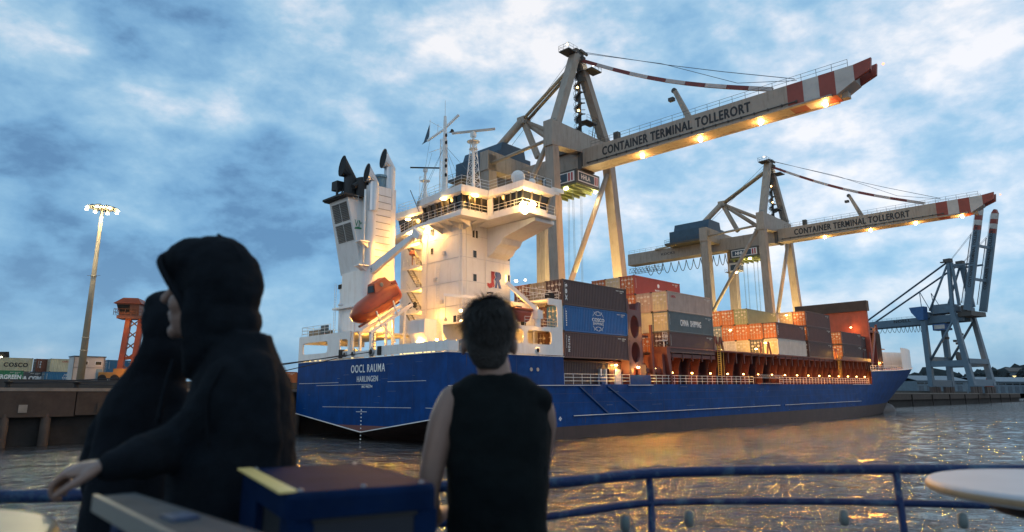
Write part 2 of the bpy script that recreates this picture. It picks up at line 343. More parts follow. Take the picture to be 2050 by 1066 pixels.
# ================================================================== water, quay, land
def water_material():
    m = bpy.data.materials.new('river_water'); m.use_nodes = True; MATS['river'] = m
    t = m.node_tree; b = t.nodes['Principled BSDF']; lk = t.links.new
    b.inputs['Base Color'].default_value = (0.030, 0.027, 0.026, 1); b.inputs['Roughness'].default_value = 0.035; b.inputs['IOR'].default_value = 1.6
    b.inputs['Specular IOR Level'].default_value = 0.8
    co = t.nodes.new('ShaderNodeTexCoord')
    def nz(sc, scale, det, rot, dist=0.6):
        mp = t.nodes.new('ShaderNodeMapping'); mp.inputs['Scale'].default_value = sc; mp.inputs['Rotation'].default_value = (0, 0, R(rot)); lk(co.outputs['Object'], mp.inputs[0])
        n = t.nodes.new('ShaderNodeTexNoise'); n.inputs['Scale'].default_value = scale; n.inputs['Detail'].default_value = det; n.inputs['Distortion'].default_value = dist; n.inputs['Roughness'].default_value = 0.55
        lk(mp.outputs[0], n.inputs['Vector']); return n.outputs['Fac']
    prev = None
    for sc, scale, det, rot, dst in (((1, 1.25, 1), 0.33, 2, 48, 1.35), ((1, 1.5, 1), 0.95, 3, 20, 0.34), ((1, 1.4, 1), 2.8, 4, -35, 0.19), ((1, 1.0, 1), 7.5, 3, 10, 0.045)):
        bp = t.nodes.new('ShaderNodeBump'); bp.inputs['Strength'].default_value = 1.0; bp.inputs['Distance'].default_value = dst
        lk(nz(sc, scale, det, rot), bp.inputs['Height'])
        if prev: lk(prev, bp.inputs['Normal'])
        prev = bp.outputs[0]
    lk(prev, b.inputs['Normal'])
water_material()
def build_water():
    # a fine sheet of waves close by, a plain sheet out to the horizon around it
    mb = MB(); nx, ny = 300, 330
    xs = [-75 + 300 * (i / nx) for i in range(nx + 1)]
    ys = [-6 + 210 * (j / ny) ** 1.6 for j in range(ny + 1)]
    for y in ys:
        for x in xs:
            fade = max(0.0, 1 - y / 150.0)
            z = 0.10 * noise.noise((x * 0.22, y * 0.34, 0.3)) + 0.075 * noise.noise((x * 0.7, y * 0.95, 4.1)) if 0 < y < 200 else 0
            edge = min(1.0, (x + 75) / 8, (225 - x) / 20, (y + 6) / 6, (204 - y) / 20)
            mb.v.append((x, y, z * max(edge, 0) * (0.35 + 0.65 * fade)))
    W_ = nx + 1
    for j in range(ny):
        for i in range(nx): mb.f.append((j * W_ + i, j * W_ + i + 1, (j + 1) * W_ + i + 1, (j + 1) * W_ + i)); mb.mi.append(0)
    x0, x1, y0, y1 = -75, 225, -6, 204; F = 4000
    for a, b, c, d in ((-F, -F, F, y0), (-F, y1, F, F), (-F, y0, x0, y1), (x1, y0, F, y1)):
        mb.face([(a, b, 0), (c, b, 0), (c, d, 0), (a, d, 0)])
    o = mb.build('water', 'river', smooth=True, recalc=False); tag(o, 'rippled brown river water with golden lamp reflections', kind='structure')
build_water()

QZ = 5.2            # quay level above the water
QY = 28.2           # quay face, in the quay frame
def build_quay():
    root = empty('quay', QT(0, 0, 0), 'weathered concrete quay with dark open piling running behind the blue ship', None); root['kind'] = 'structure'
    MB().box((-160, QY + 1.2, -3), (520, QY + 420, QZ - 0.02)).build('quay_body', ['asphalt'], root)
    MB().box((-160, QY + 26, QZ - 0.02), (520, QY + 420, QZ + 1.25)).build('yard_platform', ['asphalt'], root)
    MB().box((-160, QY + 1.0, -3), (520, QY + 1.2, QZ - 2.4)).build('back_wall', 'quay_dark', root)
    MB().box((-160, QY + 0.02, QZ - 0.28), (520, QY + 1.25, QZ + 0.02)).build('kerb', 'concrete_white', root)
    x = -64.0
    for i in range(20):
        w_ = 5.9
        if x < -8 or x > 110:
            MB().box((x, QY + 0.06 + 0.03 * (i % 3), QZ - 2.6 + 0.1 * (i % 2)), (x + w_, QY + 1.1, QZ - 0.3)).build('concrete_panel', 'concrete', root)
        x += 6.0
    MB().box((56, QY + 0.06, QZ - 2.6), (520, QY + 1.1, QZ - 0.3)).build('concrete_panel', 'concrete', root)
    for i in range(16):
        px = -62 + i * 4.2 + 0.5 * ((i * 7) % 3)
        if px < 2: MB().tube((px, QY + 0.45, -3), (px, QY + 0.45, QZ - 2.3), 0.42, n=10).build('pile', 'pile_brown', root, smooth=True)
    random.seed(9)
    for i in range(9): px = -58 + i * 6.3; MB().box((px, QY - 0.02, QZ - 2.2), (px + random.uniform(0.6, 2.2), QY + 0.07, QZ - 2.2 + random.uniform(0.4, 1.2))).build('spalled_patch', 'concrete_white' if i % 2 else 'pile_brown', root)
    lad = MB()
    for i in range(12): lad.tube((-33.0, QY - 0.12, 0.4 + i * 0.38), (-32.5, QY - 0.12, 0.4 + i * 0.38), 0.025, n=4)
    for x in (-33.0, -32.5): lad.tube((x, QY - 0.12, 0.2), (x, QY - 0.12, QZ), 0.03, n=4)
    lad.build('quay_ladder', 'rod', root)
    # fender pillars
    for px in (-29.5, -36.5, -17.5):
        MB().box((px, QY - 0.5, 0.3), (px + 0.55, QY + 0.05, QZ - 0.35)).build('fender_post', 'pile_brown', root)
    for i in range(10):
        px = 200 + i * 31.0; MB().box((px, QY - 0.35, -1), (px + 0.5, QY + 0.05, QZ - 0.6)).build('fender_post', 'quay_dark', root)
    mbr = MB(); grid_rail(mbr, [(-60, QY + 0.3, QZ), (-44, QY + 0.3, QZ)], 0.25, 1, 3, 0.03); mbr.build('kerb_rail', 'rail_white', root)
build_quay()

# far bank: dark wooded hills and sheds behind the pier
def far_bank():
    mb = MB(); n = 150
    for k in range(n):
        a = R(20 + 40 * k / (n - 1)); d = 1150
        h = 17 + 13 * noise.noise((k * 0.11, 3.3, 0)) + 5 * noise.noise((k * 0.5, 1.3, 0)) + 4 * noise.noise((k * 1.7, 7.3, 0))
        h *= min(1, max(0.3, (k - 10) / 32)) * 1.75
        x, y = d * math.sin(a), d * math.cos(a)
        mb.v += [(x, y, -1), (x * 0.99, y * 0.99, 6 + 0.35 * h), (x, y, 6 + h), (x * 1.15, y * 1.15, 6 + h * 0.8), (x * 1.15, y * 1.15, -1)]
    for k in range(n - 1):
        for j in range(4): mb.f.append((k * 5 + j, k * 5 + j + 1, (k + 1) * 5 + j + 1, (k + 1) * 5 + j)); mb.mi.append(0)
    MATS['far_green'] = mat('far_green', (0.012, 0.022, 0.026), 0.9, var=0.5, scale=0.06)
    tag(mb.build('hills', 'far_green', smooth=True), 'dark wooded river bank on the far shore', kind='structure')
far_bank()
LM = 3.6

# ================================================================== the container ship  (x forward from the transom, y to port, z up)
BEAM = 26.9; CL = BEAM / 2
ship = empty('container_ship', SHIPM, 'blue hulled container ship with white stern superstructure moored at the quay', 'ship')
def sp(name, mb, mats, parent=None, smooth=False, label=None):
    o = mb.build(name, mats, parent or ship, smooth)
    if label: o['label'] = label
    return o
def deck_z(x):
    if x < 16.42: return 8.42
    if x < 120.2: return 5.5
    return 8.3 + 2.9 * ((x - 120.2) / 83.0) ** 1.4
def half(x, f):
    s0 = 100 + 20 * f; e = 172 + 31 * (f ** 1.15)
    if x <= s0: return CL
    u = min(1.0, (x - s0) / (e - s0)); return CL * max(0.0, 1 - u ** (1.75 + 0.45 * f))
def build_hull():
    xs = [0, 1.5, 4, 7, 10, 13, 16.40, 16.44, 20, 26, 34, 45, 60, 80, 95, 105, 112, 118, 120.18, 120.22, 125, 130, 135, 140, 145, 150, 155, 160, 165, 170, 174, 178, 182, 186, 190, 194, 197, 200, 202, 203]
    def ring(x):
        zd = deck_z(x)
        k = max(0.0, 1 - x / 15.0)
        zch = 2.65 * k - 0.6 * (1 - k); zcn = 0.94 - 0.42 * x if x < 12 else -4.1          # counter stern rises to a V
        zk = max(zcn, -4.0)
        if x > 165: zk = -4 + (x - 165) * 0.10
        stem = lambda z: half(x, max(0, min(1, (z + 0.5) / 9.5)))
        pts = []
        zs = [zk, min(zk + 0.2, zch), zch] if x < 15 else [zk, -3.2, -1.2]
        hb = [0.02, CL * 0.55, CL - 0.03] if x < 15 else [0.05, half(x, 0) * 0.75, half(x, 0)]
        if x < 15:
            z1 = zch + (zcn - zch) * 0.45; zs[1] = z1
        zb = 1.12 if x >= 15 else max(zch + 0.02, 1.12)
        for z in (zb, zb + (zd - zb) * 0.33, zb + (zd - zb) * 0.66, zd): zs.append(z); hb.append(stem(z) if x > 95 else CL)
        if x > 172:
            zst = 9.5 * ((x - 172) / 31.0) ** (1 / 1.15) - 0.5
            for i in range(len(zs)):
                if zs[i] < zst: zs[i] = min(zst, zd); hb[i] = 0.02
        return zs, hb
    for side, nm in ((-1, 'hull'), ):
        mb = MB(); rings = []
        for x in xs:
            zs, hb = ring(x); row = []
            for sg in (-1, 1):
                idx = range(len(zs)) if sg < 0 else range(len(zs))
                for i in idx:
                    # sheer of the stem: pull the upper ends forward only where the hull exists
                    row.append((x, CL + sg * hb[i], zs[i]))
            rings.append(row)
        n = 7
        for row in rings: mb.v += row
        for j in range(len(xs) - 1):
            for off in (0, n):
                for i in range(n - 1):
                    a = j * 2 * n + off + i
                    mb.f.append((a, a + 1, a + 2 * n + 1, a + 2 * n)); mb.mi.append(1 if i < 3 else 0)
        o = sp('hull', mb, ['hull_blue', 'boot'], smooth=False)
    # transom plate: V bottom with a grey weathered lower tip
    t = MB()
    t.face([(0.0, 0, 8.42), (0.0, 0.03, 2.68), (0.0, CL, 0.97), (0.0, BEAM - 0.03, 2.68), (0.0, BEAM, 8.42)])
    sp('transom', t, 'hull_blue')
    tip = MB().face([(-0.012, CL - 4.6, 1.62), (-0.012, CL, 1.0), (-0.012, CL + 4.6, 1.62)]); sp('weathered_keel_patch', tip, 'lash_purple')
    e = MB()
    e.beam((-0.03, 0.03, 2.66), (-0.03, CL, 0.95), 0.07, 0.09); e.beam((-0.03, CL, 0.95), (-0.03, BEAM - 0.03, 2.66), 0.07, 0.09); sp('transom_chine', e, 'rail_white')
    w_ = MB()
    for y0, y1, z in ((5.2, 21.0, 3.42), (2.0, 3.0, 3.4), (12.0, 22.5, 5.72), (18, 26.4, 6.0), (3, 9, 5.9)): w_.beam((-0.02, y0, z), (-0.02, y1, z + 0.02), 0.03, 0.035)
    sp('weld_seams', w_, 'rail_white')
    dm = MB()
    for i in range(9): dm.box((-0.03, CL - 0.09, 0.2 + i * 0.36), (-0.004, CL + 0.09, 0.32 + i * 0.36))
    dm.box((-0.03, CL - 0.95, 2.95), (-0.004, CL + 0.95, 3.0)); sp('draught_marks', dm, 'text_white')
    text('name', ship, (-0.03, 12.55, 7.35), (0, -1, 0), (0, 0, 1), 6.1, 0.82, 'text_white')
    text('port', ship, (-0.03, 12.55, 6.28), (0, -1, 0), (0, 0, 1), 3.75, 0.58, 'text_white')
    text('imo', ship, (-0.03, 12.55, 5.5), (0, -1, 0), (0, 0, 1), 1.9, 0.27, 'text_white')
    for x in (3.5, 9.0, 25.5, 36, 48, 60, 74, 88, 102): sp('plate_seam', MB().box((x, -0.008, 1.2), (x + 0.05, 0.0, 8.3 if x < 16 else 5.3)), 'seam_blue')
    for z in (3.55, 4.5): sp('plate_seam', MB().box((0.2, -0.008, z), (110, 0.0, z + 0.035)), 'seam_blue')
    for y in (5.0, 10.2, 16.6, 22.0): sp('plate_seam', MB().box((-0.008, y, 2.9), (0.0, y + 0.04, 8.3)), 'seam_blue')
    sc = MB(); random.seed(21)
    for k in range(34):
        x = random.uniform(17, 116); z = random.choice((random.uniform(2.3, 3.4), random.uniform(1.2, 2.0), random.uniform(4.2, 5.2))); l_ = random.uniform(0.3, 2.2); sc.box((x, -0.006, z), (x + l_, -0.001, z + random.uniform(0.015, 0.05)))
    for k in range(14):
        y = random.uniform(1, 25); z = random.uniform(3.2, 7.9); sc.box((-0.006, y, z), (-0.001, y + random.uniform(0.2, 1.4), z + random.uniform(0.015, 0.04)))
    o_ = sp('paint_scuffs', sc, 'scuff'); o_['kind'] = 'stuff'
    rs = MB()
    for k in range(40):
        x = random.uniform(1, 117); zt_ = (8.3 if x < 16 else 5.25) if k % 2 else 2.0; w_ = random.uniform(0.04, 0.14); l_ = random.uniform(0.4, 1.6) if k % 2 else random.uniform(0.3, 0.8); rs.face([(x, -0.004, zt_), (x + w_, -0.004, zt_), (x + w_ * 0.6, -0.004, zt_ - l_), (x + w_ * 0.4, -0.004, zt_ - l_)])
    o_ = sp('rust_runs', rs, 'rust_run'); o_['kind'] = 'stuff'
    # rubbing strakes along the starboard side
    def strake(p, q, nm='strake', w=0.16): sp(nm, MB().beam(p, q, w, w * 0.8), 'hull_blue'); sp(nm + '_edge', MB().beam((p[0], p[1] - w / 2 - 0.01, p[2] + 0.04), (q[0], q[1] - w / 2 - 0.01, q[2] + 0.04), 0.03, 0.06), 'rail_white')
    strake((17.7, -0.06, 2.15), (71, -0.06, 2.1)); strake((73, -0.06, 2.1), (111, -0.06, 2.06)); strake((-0.0, -0.06, 5.36), (22.6, -0.06, 5.36)); strake((28.2, -0.06, 5.36), (33.6, -0.06, 5.36)); strake((107, -0.06, 5.4), (118.5, -0.02, 5.4))
    for a, b in ((19.0, 25.2), (24.2, 31.5)): sp('fender_bar', MB().beam((a - 0.2, -0.07, 5.3), (b - 1.2, -0.07, 2.2), 0.16, 0.16), 'hull_blue'); sp('fender_bar_edge', MB().beam((a - 0.1, -0.15, 5.3), (b - 1.1, -0.15, 2.2), 0.05, 0.05), 'bluegrey' if False else 'wire')
    pm = MB()
    for dx, dz in ((0, 0.14), (0.14, 0), (0.0, -0.14), (-0.14, 0)): pm.box((15.6 + dx - 0.09, -0.02, 1.95 + dz - 0.07), (15.6 + dx + 0.09, -0.005, 1.95 + dz + 0.07))
    sp('thruster_mark', pm, 'text_white')
    for x in (11.2, 12.2): sp('scupper', MB().lathe([(0.19, -0.06), (0.19, 0.02)], (x, 0, 7.0), 12, axis='y'), 'rod')
    # decks
    sp('poop_deck', MB().box((0.05, 0.1, 8.3), (16.4, BEAM - 0.1, 8.38)), 'deck_green'); sp('main_deck', MB().box((16.45, 0.1, 5.4), (121, BEAM - 0.1, 5.46)), 'ship_red')
    fd = MB(); pr = [(x, half(x, 1.0) - 0.1) for x in (120.3, 130, 140, 150, 160, 170, 180, 190, 197, 202)]
    fd.face([(x, CL - h, deck_z(x) - 0.06) for x, h in pr] + [(x, CL + h, deck_z(x) - 0.06) for x, h in reversed(pr)]); sp('forecastle_deck', fd, 'ship_red')
    sp('step_bulkhead', MB().box((16.36, 0.05, 5.4), (16.44, BEAM - 0.05, 8.42)), 'hull_blue')
    # bulbous bow
    bb = MB(); prof = [(0.2, 0), (1.6, 0.6), (2.3, 2), (2.5, 5), (2.4, 12), (2.0, 20)]
    bb.lathe([(r, -z) for r, z in prof], (178.2, CL, -1.9), 14, axis='x'); sp('bulbous_bow', bb, 'boot', smooth=True)
    # bulwark patch and the sponson by the lashing bridge
    sp('bulwark_patch', MB().box((28.9, 0.0, 5.5), (33.3, 0.08, 6.62)), 'hull_blue')
build_hull()

# ---------------- stern mooring deck: white bulwark, openings, upper deck over the port half
def stern_works():
    a = MB()    # aft wall: port part with openings
    z0, z1 = 8.42, 11.35
    a.box((-0.02, 0.02, z0 + 0.12), (0.12, 10.2, 9.50))
    a.box((-0.02, 10.2, z0 + 0.12), (0.12, 16.0, 9.18))
    a.box((-0.02, 16.0, z0 + 0.12), (0.12, BEAM, 9.32))
    sp('bulwark', a, 'ship_white')
    b = MB()
    for y0, y1 in ((16.0, 16.45), (18.05, 20.55), (26.0, BEAM)): b.box((-0.02, y0, 9.32), (0.12, y1, 10.62))
    b.box((-0.02, 16.0, 10.62), (0.12, BEAM, 11.42)); sp('mooring_deck_wall', b, 'ship_white')
    # rounded corners of the openings
    c = MB()
    for y, sy, z, sz in ((20.55, 1, 9.32, 1), (20.55, 1, 10.62, -1), (26.0, -1, 10.62, -1), (26.0, -1, 9.32, 1), (18.05, -1, 9.32, 1), (16.45, 1, 10.62, -1)):
        c.prism([(0.0, y, z), (0.0, y + sy * 0.4, z), (0.0, y + sy * 0.12, z + sz * 0.12), (0.0, y, z + sz * 0.4)], (0.1, 0, 0))
    sp('opening_corners', c, 'ship_white')
    sp('port_side_wall', MB().box((0.12, BEAM - 0.12, 8.5), (9.0, BEAM, 9.4)).box((0.12, BEAM - 0.12, 10.6), (9.0, BEAM, 11.4)).box((4.2, BEAM - 0.12, 9.4), (5.5, BEAM, 10.6)), 'ship_white')
    sp('upper_deck', MB().box((0.12, 15.0, 11.25), (9.0, BEAM - 0.12, 11.4)), 'ship_white')
    sp('pillar', MB().tube((0.25, 15.9, 8.4), (0.25, 15.9, 11.3), 0.14), 'ship_white', smooth=True); sp('pillar', MB().tube((0.6, 13.1, 8.4), (0.6, 13.1, 11.0), 0.12), 'ship_white', smooth=True)
    # starboard bulwark and side screen with window openings
    s = MB()
    s.box((0.12, -0.0, 8.54), (1.35, 0.12, 9.50))
    s.box((2.4, -0.0, 8.54), (16.40, 0.12, 9.62)); s.box((2.4, 0.0, 11.02), (16.40, 0.12, 11.42))
    for x0, x1 in ((2.4, 5.2), (7.2, 7.7), (10.2, 10.75), (14.5, 16.40)): s.box((x0, 0, 9.62), (x1, 0.12, 11.02))
    s.box((15.6, 0.0, 11.42), (16.40, 0.12, 14.6)); s.box((14.1, 0.0, 13.9), (15.6, 0.12, 14.6)); s.box((13.4, 0, 11.42), (15.6, 0.12, 11.5))
    sp('side_screen', s, 'ship_white')
    c = MB()
    for x, sx, z, sz in ((10.75, 1, 9.62, 1), (14.5, -1, 9.62, 1), (14.5, -1, 11.02, -1), (10.75, 1, 11.02, -1), (15.6, -1, 13.9, -1), (15.6, -1, 11.5, 1), (10.2, -1, 9.62, 1), (10.2, -1, 11.02, -1)):
        c.prism([(x, 0.01, z), (x + sx * 0.35, 0.01, z), (x + sx * 0.1, 0.01, z + sz * 0.1), (x, 0.01, z + sz * 0.35)], (0, 0.1, 0))
    sp('opening_corners', c, 'ship_white')
    sp('window_mullion', MB().box((11.75, 0.03, 9.62), (11.82, 0.09, 11.02)), 'ship_white')
    sp('side_deck', MB().box((2.4, 0.12, 11.28), (16.4, 3.6, 11.4)), 'ship_white'); sp('side_roof', MB().box((14.1, 0.12, 14.45), (16.4, 3.2, 14.58)), 'ship_white')
    sp('inner_wall', MB().box((2.4, 3.5, 8.4), (16.2, 3.62, 11.28)), 'ship_white', label='inner wall behind the side screen, glowing in warm lamplight')
    sp('inner_house', MB().box((10.5, 3.4, 11.4), (16.2, 3.5, 14.4)), 'ship_white')
    for x in (12.0, 13.4): sp('doorway', MB().box((x, 3.36, 11.45), (x + 0.8, 3.42, 13.4)), 'black')
    # deck edge gutter, slots under the bulwark given a glow for the deck light behind
    g = MB().box((-0.06, -0.06, 8.40), (0.1, BEAM + 0.02, 8.46)).box((0, -0.06, 8.40), (16.5, 0.12, 8.46)); sp('gutter', g, 'rail_white')
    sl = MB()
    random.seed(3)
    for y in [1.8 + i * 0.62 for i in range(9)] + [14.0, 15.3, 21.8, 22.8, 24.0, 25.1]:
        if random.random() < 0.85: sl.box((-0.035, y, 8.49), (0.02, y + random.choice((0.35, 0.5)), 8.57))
    sp('freeing_port_glow', sl, 'warm_glow')
    fl = MB()
    for y, r in ((16.8, 0.3), (11.85, 0.46), (15.25, 0.33)):
        fl.lathe([(r * 0.62, -0.16), (r, -0.13), (r, 0.0), (r * 0.62, 0.02)], (-0.02, y, 8.98), 14, axis='x')
        ob = MB().lathe([(r * 0.6, 0), (r * 0.6, 0.02)], (-0.19, y, 8.98), 14, axis='x'); sp('fairlead_throat', ob, 'black')
    sp('fairlead', fl, 'grey_metal', smooth=True)
    f2 = MB().lathe([(0.2, 0.08), (0.34, 0.05), (0.34, -0.04), (0.2, -0.08)], (12.2, -0.02, 8.98), 16, axis='y'); sp('fairlead', f2, 'ship_white', smooth=True); sp('fairlead_throat', MB().lathe([(0.22, 0), (0.22, 0.02)], (12.2, -0.12, 8.98), 14, axis='y'), 'black')
    for y in (10.2, 17.4): sp('roller_fairlead', MB().box((-0.12, y, 8.6), (0.2, y + 0.62, 9.5)), 'black')
    rf = MB(); rf.lathe([(0.32, 0), (0.26, 0.3), (0.2, 0.7), (0.28, 1.05), (0.36, 1.12), (0.36, 1.2)], (1.85, 0.35, 8.42), 12); sp('bollard', rf, 'grey_metal', smooth=True)
    # deck machinery in the open stern
    for (x, y) in ((3.2, 6.2), (3.6, 21.5)):
        dr = MB(); dr.lathe([(0.65, -0.9), (0.65, -0.82), (0.38, -0.8), (0.38, 0.8), (0.65, 0.82), (0.65, 0.9)], (x, y, 9.25), 14, axis='y'); dr.box((x - 0.5, y + 0.95, 8.4), (x + 0.5, y + 1.7, 9.7)); sp('mooring_winch', dr, 'grey_metal')
    sp('vent_housing', MB().box((3.4, 7.6, 8.42), (4.7, 10.3, 9.7)).prism([(3.4, 7.6, 10.9), (5.0, 7.6, 10.9), (4.9, 7.6, 9.7), (3.9, 7.6, 9.7)], (0, 2.7, 0)).box((3.4, 7.6, 10.9), (5.0, 10.3, 12.3)), 'ship_white')
    # stern rail on the upper deck, crates and a board on it
    r_ = MB(); grid_rail(r_, [(0.2, 20.4, 11.4), (0.2, 26.7, 11.4), (8.8, 26.7, 11.4)], 1.15, 3, 1.4, 0.03); sp('stern_rail', r_, 'rail_white')
    for y in (25.3, 24.1, 22.9): sp('deck_crate', MB().box((0.6, y - 0.5, 11.42), (1.7, y + 0.55, 12.15 - 0.1 * (y < 24))), 'table_wood')
    sp('notice_board', MB().box((0.3, 21.1, 11.6), (0.38, 22.7, 12.5)), 'darkboard')
    sr = MB(); grid_rail(sr, [(15.0, 0.3, 14.58), (10.4, 0.3, 14.58)], 0.9, 2, 1.2, 0.03); grid_rail(sr, [(16.2, 0.3, 14.58), (16.2, 6.5, 14.58)], 1.0, 3, 1.2, 0.03); grid_rail(sr, [(10.6, 0.2, 11.42), (15.4, 0.2, 11.42)], 1.0, 3, 1.3, 0.02); sp('side_rail', sr, 'rail_white')
    sp('search_light', MB().box((14.6, 0.2, 14.6), (15.4, 0.9, 15.25)), 'black')
stern_works()

# ---------------- accommodation tower with wheelhouse and bridge wings
TX0, TY0, TX1, TY1 = 8.7, 7.8, 16.3, 22.0        # tower footprint
REC_Y = 14.9                                      # the recess with the outside stairs starts here
def tower():
    t = MB().box((TX0, TY0, 8.4), (TX1, REC_Y, 23.5)); sp('tower_block', t, 'ship_white')
    sp('recess_wall', MB().box((10.9, REC_Y, 8.4), (TX1, TY1, 23.5)), 'ship_white')
    for k, z in enumerate((11.5, 14.2, 16.9, 19.6, 22.2)):      # plating bands
        e = MB().beam((TX0 - 0.02, TY0 - 0.02, z + 0.02), (TX0 - 0.02, REC_Y, z + 0.02), 0.05, 0.07).beam((TX0 - 0.02, TY0 - 0.02, z + 0.02), (TX1, TY0 - 0.02, z + 0.02), 0.04, 0.045); sp('plating_band', e, 'pipe_metal')
    # stair platforms with rails, stairs
    for k, z in enumerate((11.45, 14.2, 16.9, 19.6, 22.3)):
        pf = MB().box((8.4, REC_Y + 0.02, z - 0.14), (10.9, 18.3, z)); pf.box((8.35, REC_Y + 0.02, z - 0.32), (8.45, 18.3, z + 0.05)); sp('platform', pf, 'ship_white')
        r_ = MB(); grid_rail(r_, [(8.45, REC_Y + 0.1, z), (8.45, 18.2, z)], 1.05, 3, 0.9, 0.022); sp('platform_rail', r_, 'rail_white')
        if k < 4:
            st = MB(); a0 = Vector((9.0, 15.9, z)); a1 = Vector((9.0, 18.2, z + 2.7))
            for yy in (0, 0.8):
                st.beam(a0 + Vector((yy, 0, 0)), a1 + Vector((yy, 0, 0)), 0.05, 0.22)
            for i in range(11):
                p = a0.lerp(a1, (i + 0.5) / 11); st.box((9.0, p.y - 0.12, p.z - 0.02), (9.8, p.y + 0.12, p.z + 0.03))
            st.tube(a0 + Vector((0, 0, 0.95)), a1 + Vector((0, 0, 0.95)), 0.025, n=4)
            sp('stairway', st, 'louver')
        if k < 5:
            sp('bulkhead_lamp', MB().lathe([(0.16, 0), (0.2, 0.12), (0.12, 0.22)], (10.4, 16.1, z + 2.05), 10), 'lamp_warm')
            light(ship, (9.6, 16.2, z + 1.9), 85, YEL, 0.2)
        d = MB().box((10.84, 15.4, z + 0.05), (10.89, 16.25, z + 2.05)); sp('door', d, 'ship_white')
    sp('life_ring', MB().lathe([(0.22, -0.05), (0.36, -0.05), (0.36, 0.05), (0.22, 0.05)], (8.3, 15.6, 14.9), 14, axis='x'), 'black'); sp('life_ring', MB().lathe([(0.22, -0.05), (0.36, -0.05), (0.36, 0.05), (0.22, 0.05)], (8.3, 16.5, 14.9), 14, axis='x'), 'black')
    dh = MB(); dh.lathe([(0.35, -0.1), (0.42, 0.0), (0.3, 0.4), (0.1, 0.5)], (8.2, 16.1, 21.0), 10); dh.tube((8.2, 16.1, 20.9), (8.2, 16.1, 19.7), 0.07); sp('magnetic_compass_stand', dh, 'ship_red')
    # windows of the tower
    def win(x, y, z, w_, h_, face, lit=False):
        f = MB()
        if face == 'aft': f.box((x - 0.05, y - w_ / 2 - 0.08, z - 0.08), (x, y + w_ / 2 + 0.08, z + h_ + 0.08)); g = MB().box((x - 0.065, y - w_ / 2, z), (x - 0.045, y + w_ / 2, z + h_))
        else: f.box((x - w_ / 2 - 0.08, y - 0.05, z - 0.08), (x + w_ / 2 + 0.08, y, z + h_ + 0.08)); g = MB().box((x - w_ / 2, y - 0.065, z), (x + w_ / 2, y - 0.045, z + h_))
        o = sp('window', f, 'ship_white'); g.build('pane', 'lit_pane' if lit else 'window_dark', o)
    for z in (22.6,): win(10.4, TY0, z - 0.6, 0.30, 0.85, 'st'); win(10.9, TY0, z - 0.6, 0.30, 0.85, 'st')
    for z in (19.7, 17.0): win(10.6, TY0, z, 0.5, 0.8, 'st')
    for z in (19.3, 16.7):
        for x, lit in ((15.65, z < 18), (16.15, False)): win(x - 0.1, TY0, z + 0.75, 0.34, 0.85, 'st', lit)
    for y in (9.2, 9.9): win(TX0, y - 1.0, 12.35, 0.5, 0.75, 'aft')
    for y in (13.0,): win(TX0, y, 20.6, 0.4, 0.7, 'aft')
    # pipes, vents, doors and ladders on the tower sides
    for y, z0, z1 in ((13.9, 9.5, 23.3), (8.15, 11.4, 22.8)): sp('wall_pipe', MB().tube((TX0 - 0.09, y, z0), (TX0 - 0.09, y, z1), 0.05, n=6), 'ship_white')
    sp('wall_pipe', MB().tube((12.2, TY0 - 0.08, 11.4), (12.2, TY0 - 0.08, 20.5), 0.05, n=6), 'ship_white'); sp('wall_pipe', MB().tube((9.3, TY0 - 0.08, 11.4), (9.3, TY0 - 0.08, 23.2), 0.04, n=6), 'ship_white')
    for x, z in ((9.6, 11.6), (13.9, 11.6)):
        o = sp('door', MB().box((x, TY0 - 0.06, z), (x + 0.9, TY0, z + 2.0)), 'ship_white'); MB().box((x + 0.72, TY0 - 0.1, z + 0.95), (x + 0.8, TY0 - 0.06, z + 1.15)).build('handle', 'louver', o); MB().lathe([(0.14, 0.0), (0.14, -0.03)], (x + 0.45, TY0 - 0.06, z + 1.55), 12, axis='y').build('porthole', 'window_dark', o)
    for y, z in ((10.9, 14.6), (12.1, 17.3), (10.6, 20.2), (13.2, 11.9)): sp('wall_vent', MB().box((TX0 - 0.16, y, z), (TX0, y + 0.5, z + 0.42)), 'pipe_metal')
    for x, z in ((11.8, 14.6), (13.2, 20.4), (9.4, 14.0)): sp('wall_vent', MB().box((x, TY0 - 0.14, z), (x + 0.5, TY0, z + 0.4)), 'pipe_metal')
    wl = MB()
    for i in range(24): wl.tube((TX0 - 0.16, 11.5, 12.0 + i * 0.3), (TX0 - 0.16, 11.95, 12.0 + i * 0.3), 0.014, n=4)
    for y in (11.5, 11.95): wl.tube((TX0 - 0.16, y, 11.6), (TX0 - 0.16, y, 19.2), 0.02, n=4)
    sp('wall_ladder', wl, 'pipe_metal')
    # house emblem on the starboard side: a red and a blue letter block with a white figure between them
    jr = MB(); Y_ = TY0 - 0.03
    def em(pts, mi): jr.prism([(12.55 + u * 1.05, Y_, 16.45 + v * 1.05) for u, v in pts], (0, -0.02, 0), mi)
    em([(0.0, 0.55), (0.0, 0.25), (0.3, 0.0), (0.75, 0.1), (0.95, 0.55), (0.95, 1.9), (0.6, 1.9), (0.6, 0.62), (0.35, 0.5)], 0)
    em([(0.60, 1.9), (1.15, 1.9), (1.05, 1.55), (1.2, 1.25), (0.95, 0.95), (1.1, 0.3), (0.85, 0.1), (0.95, 0.55)], 0)
    em([(1.25, 1.9), (1.95, 1.9), (2.15, 1.6), (2.1, 1.2), (1.85, 1.0), (2.15, 0.1), (1.75, 0.1), (1.55, 0.75), (1.45, 0.1), (1.15, 0.1), (1.3, 0.85), (1.1, 1.05), (1.35, 1.3), (1.2, 1.6)], 1)
    sp('emblem', jr, ['text_red', 'text_blue'])
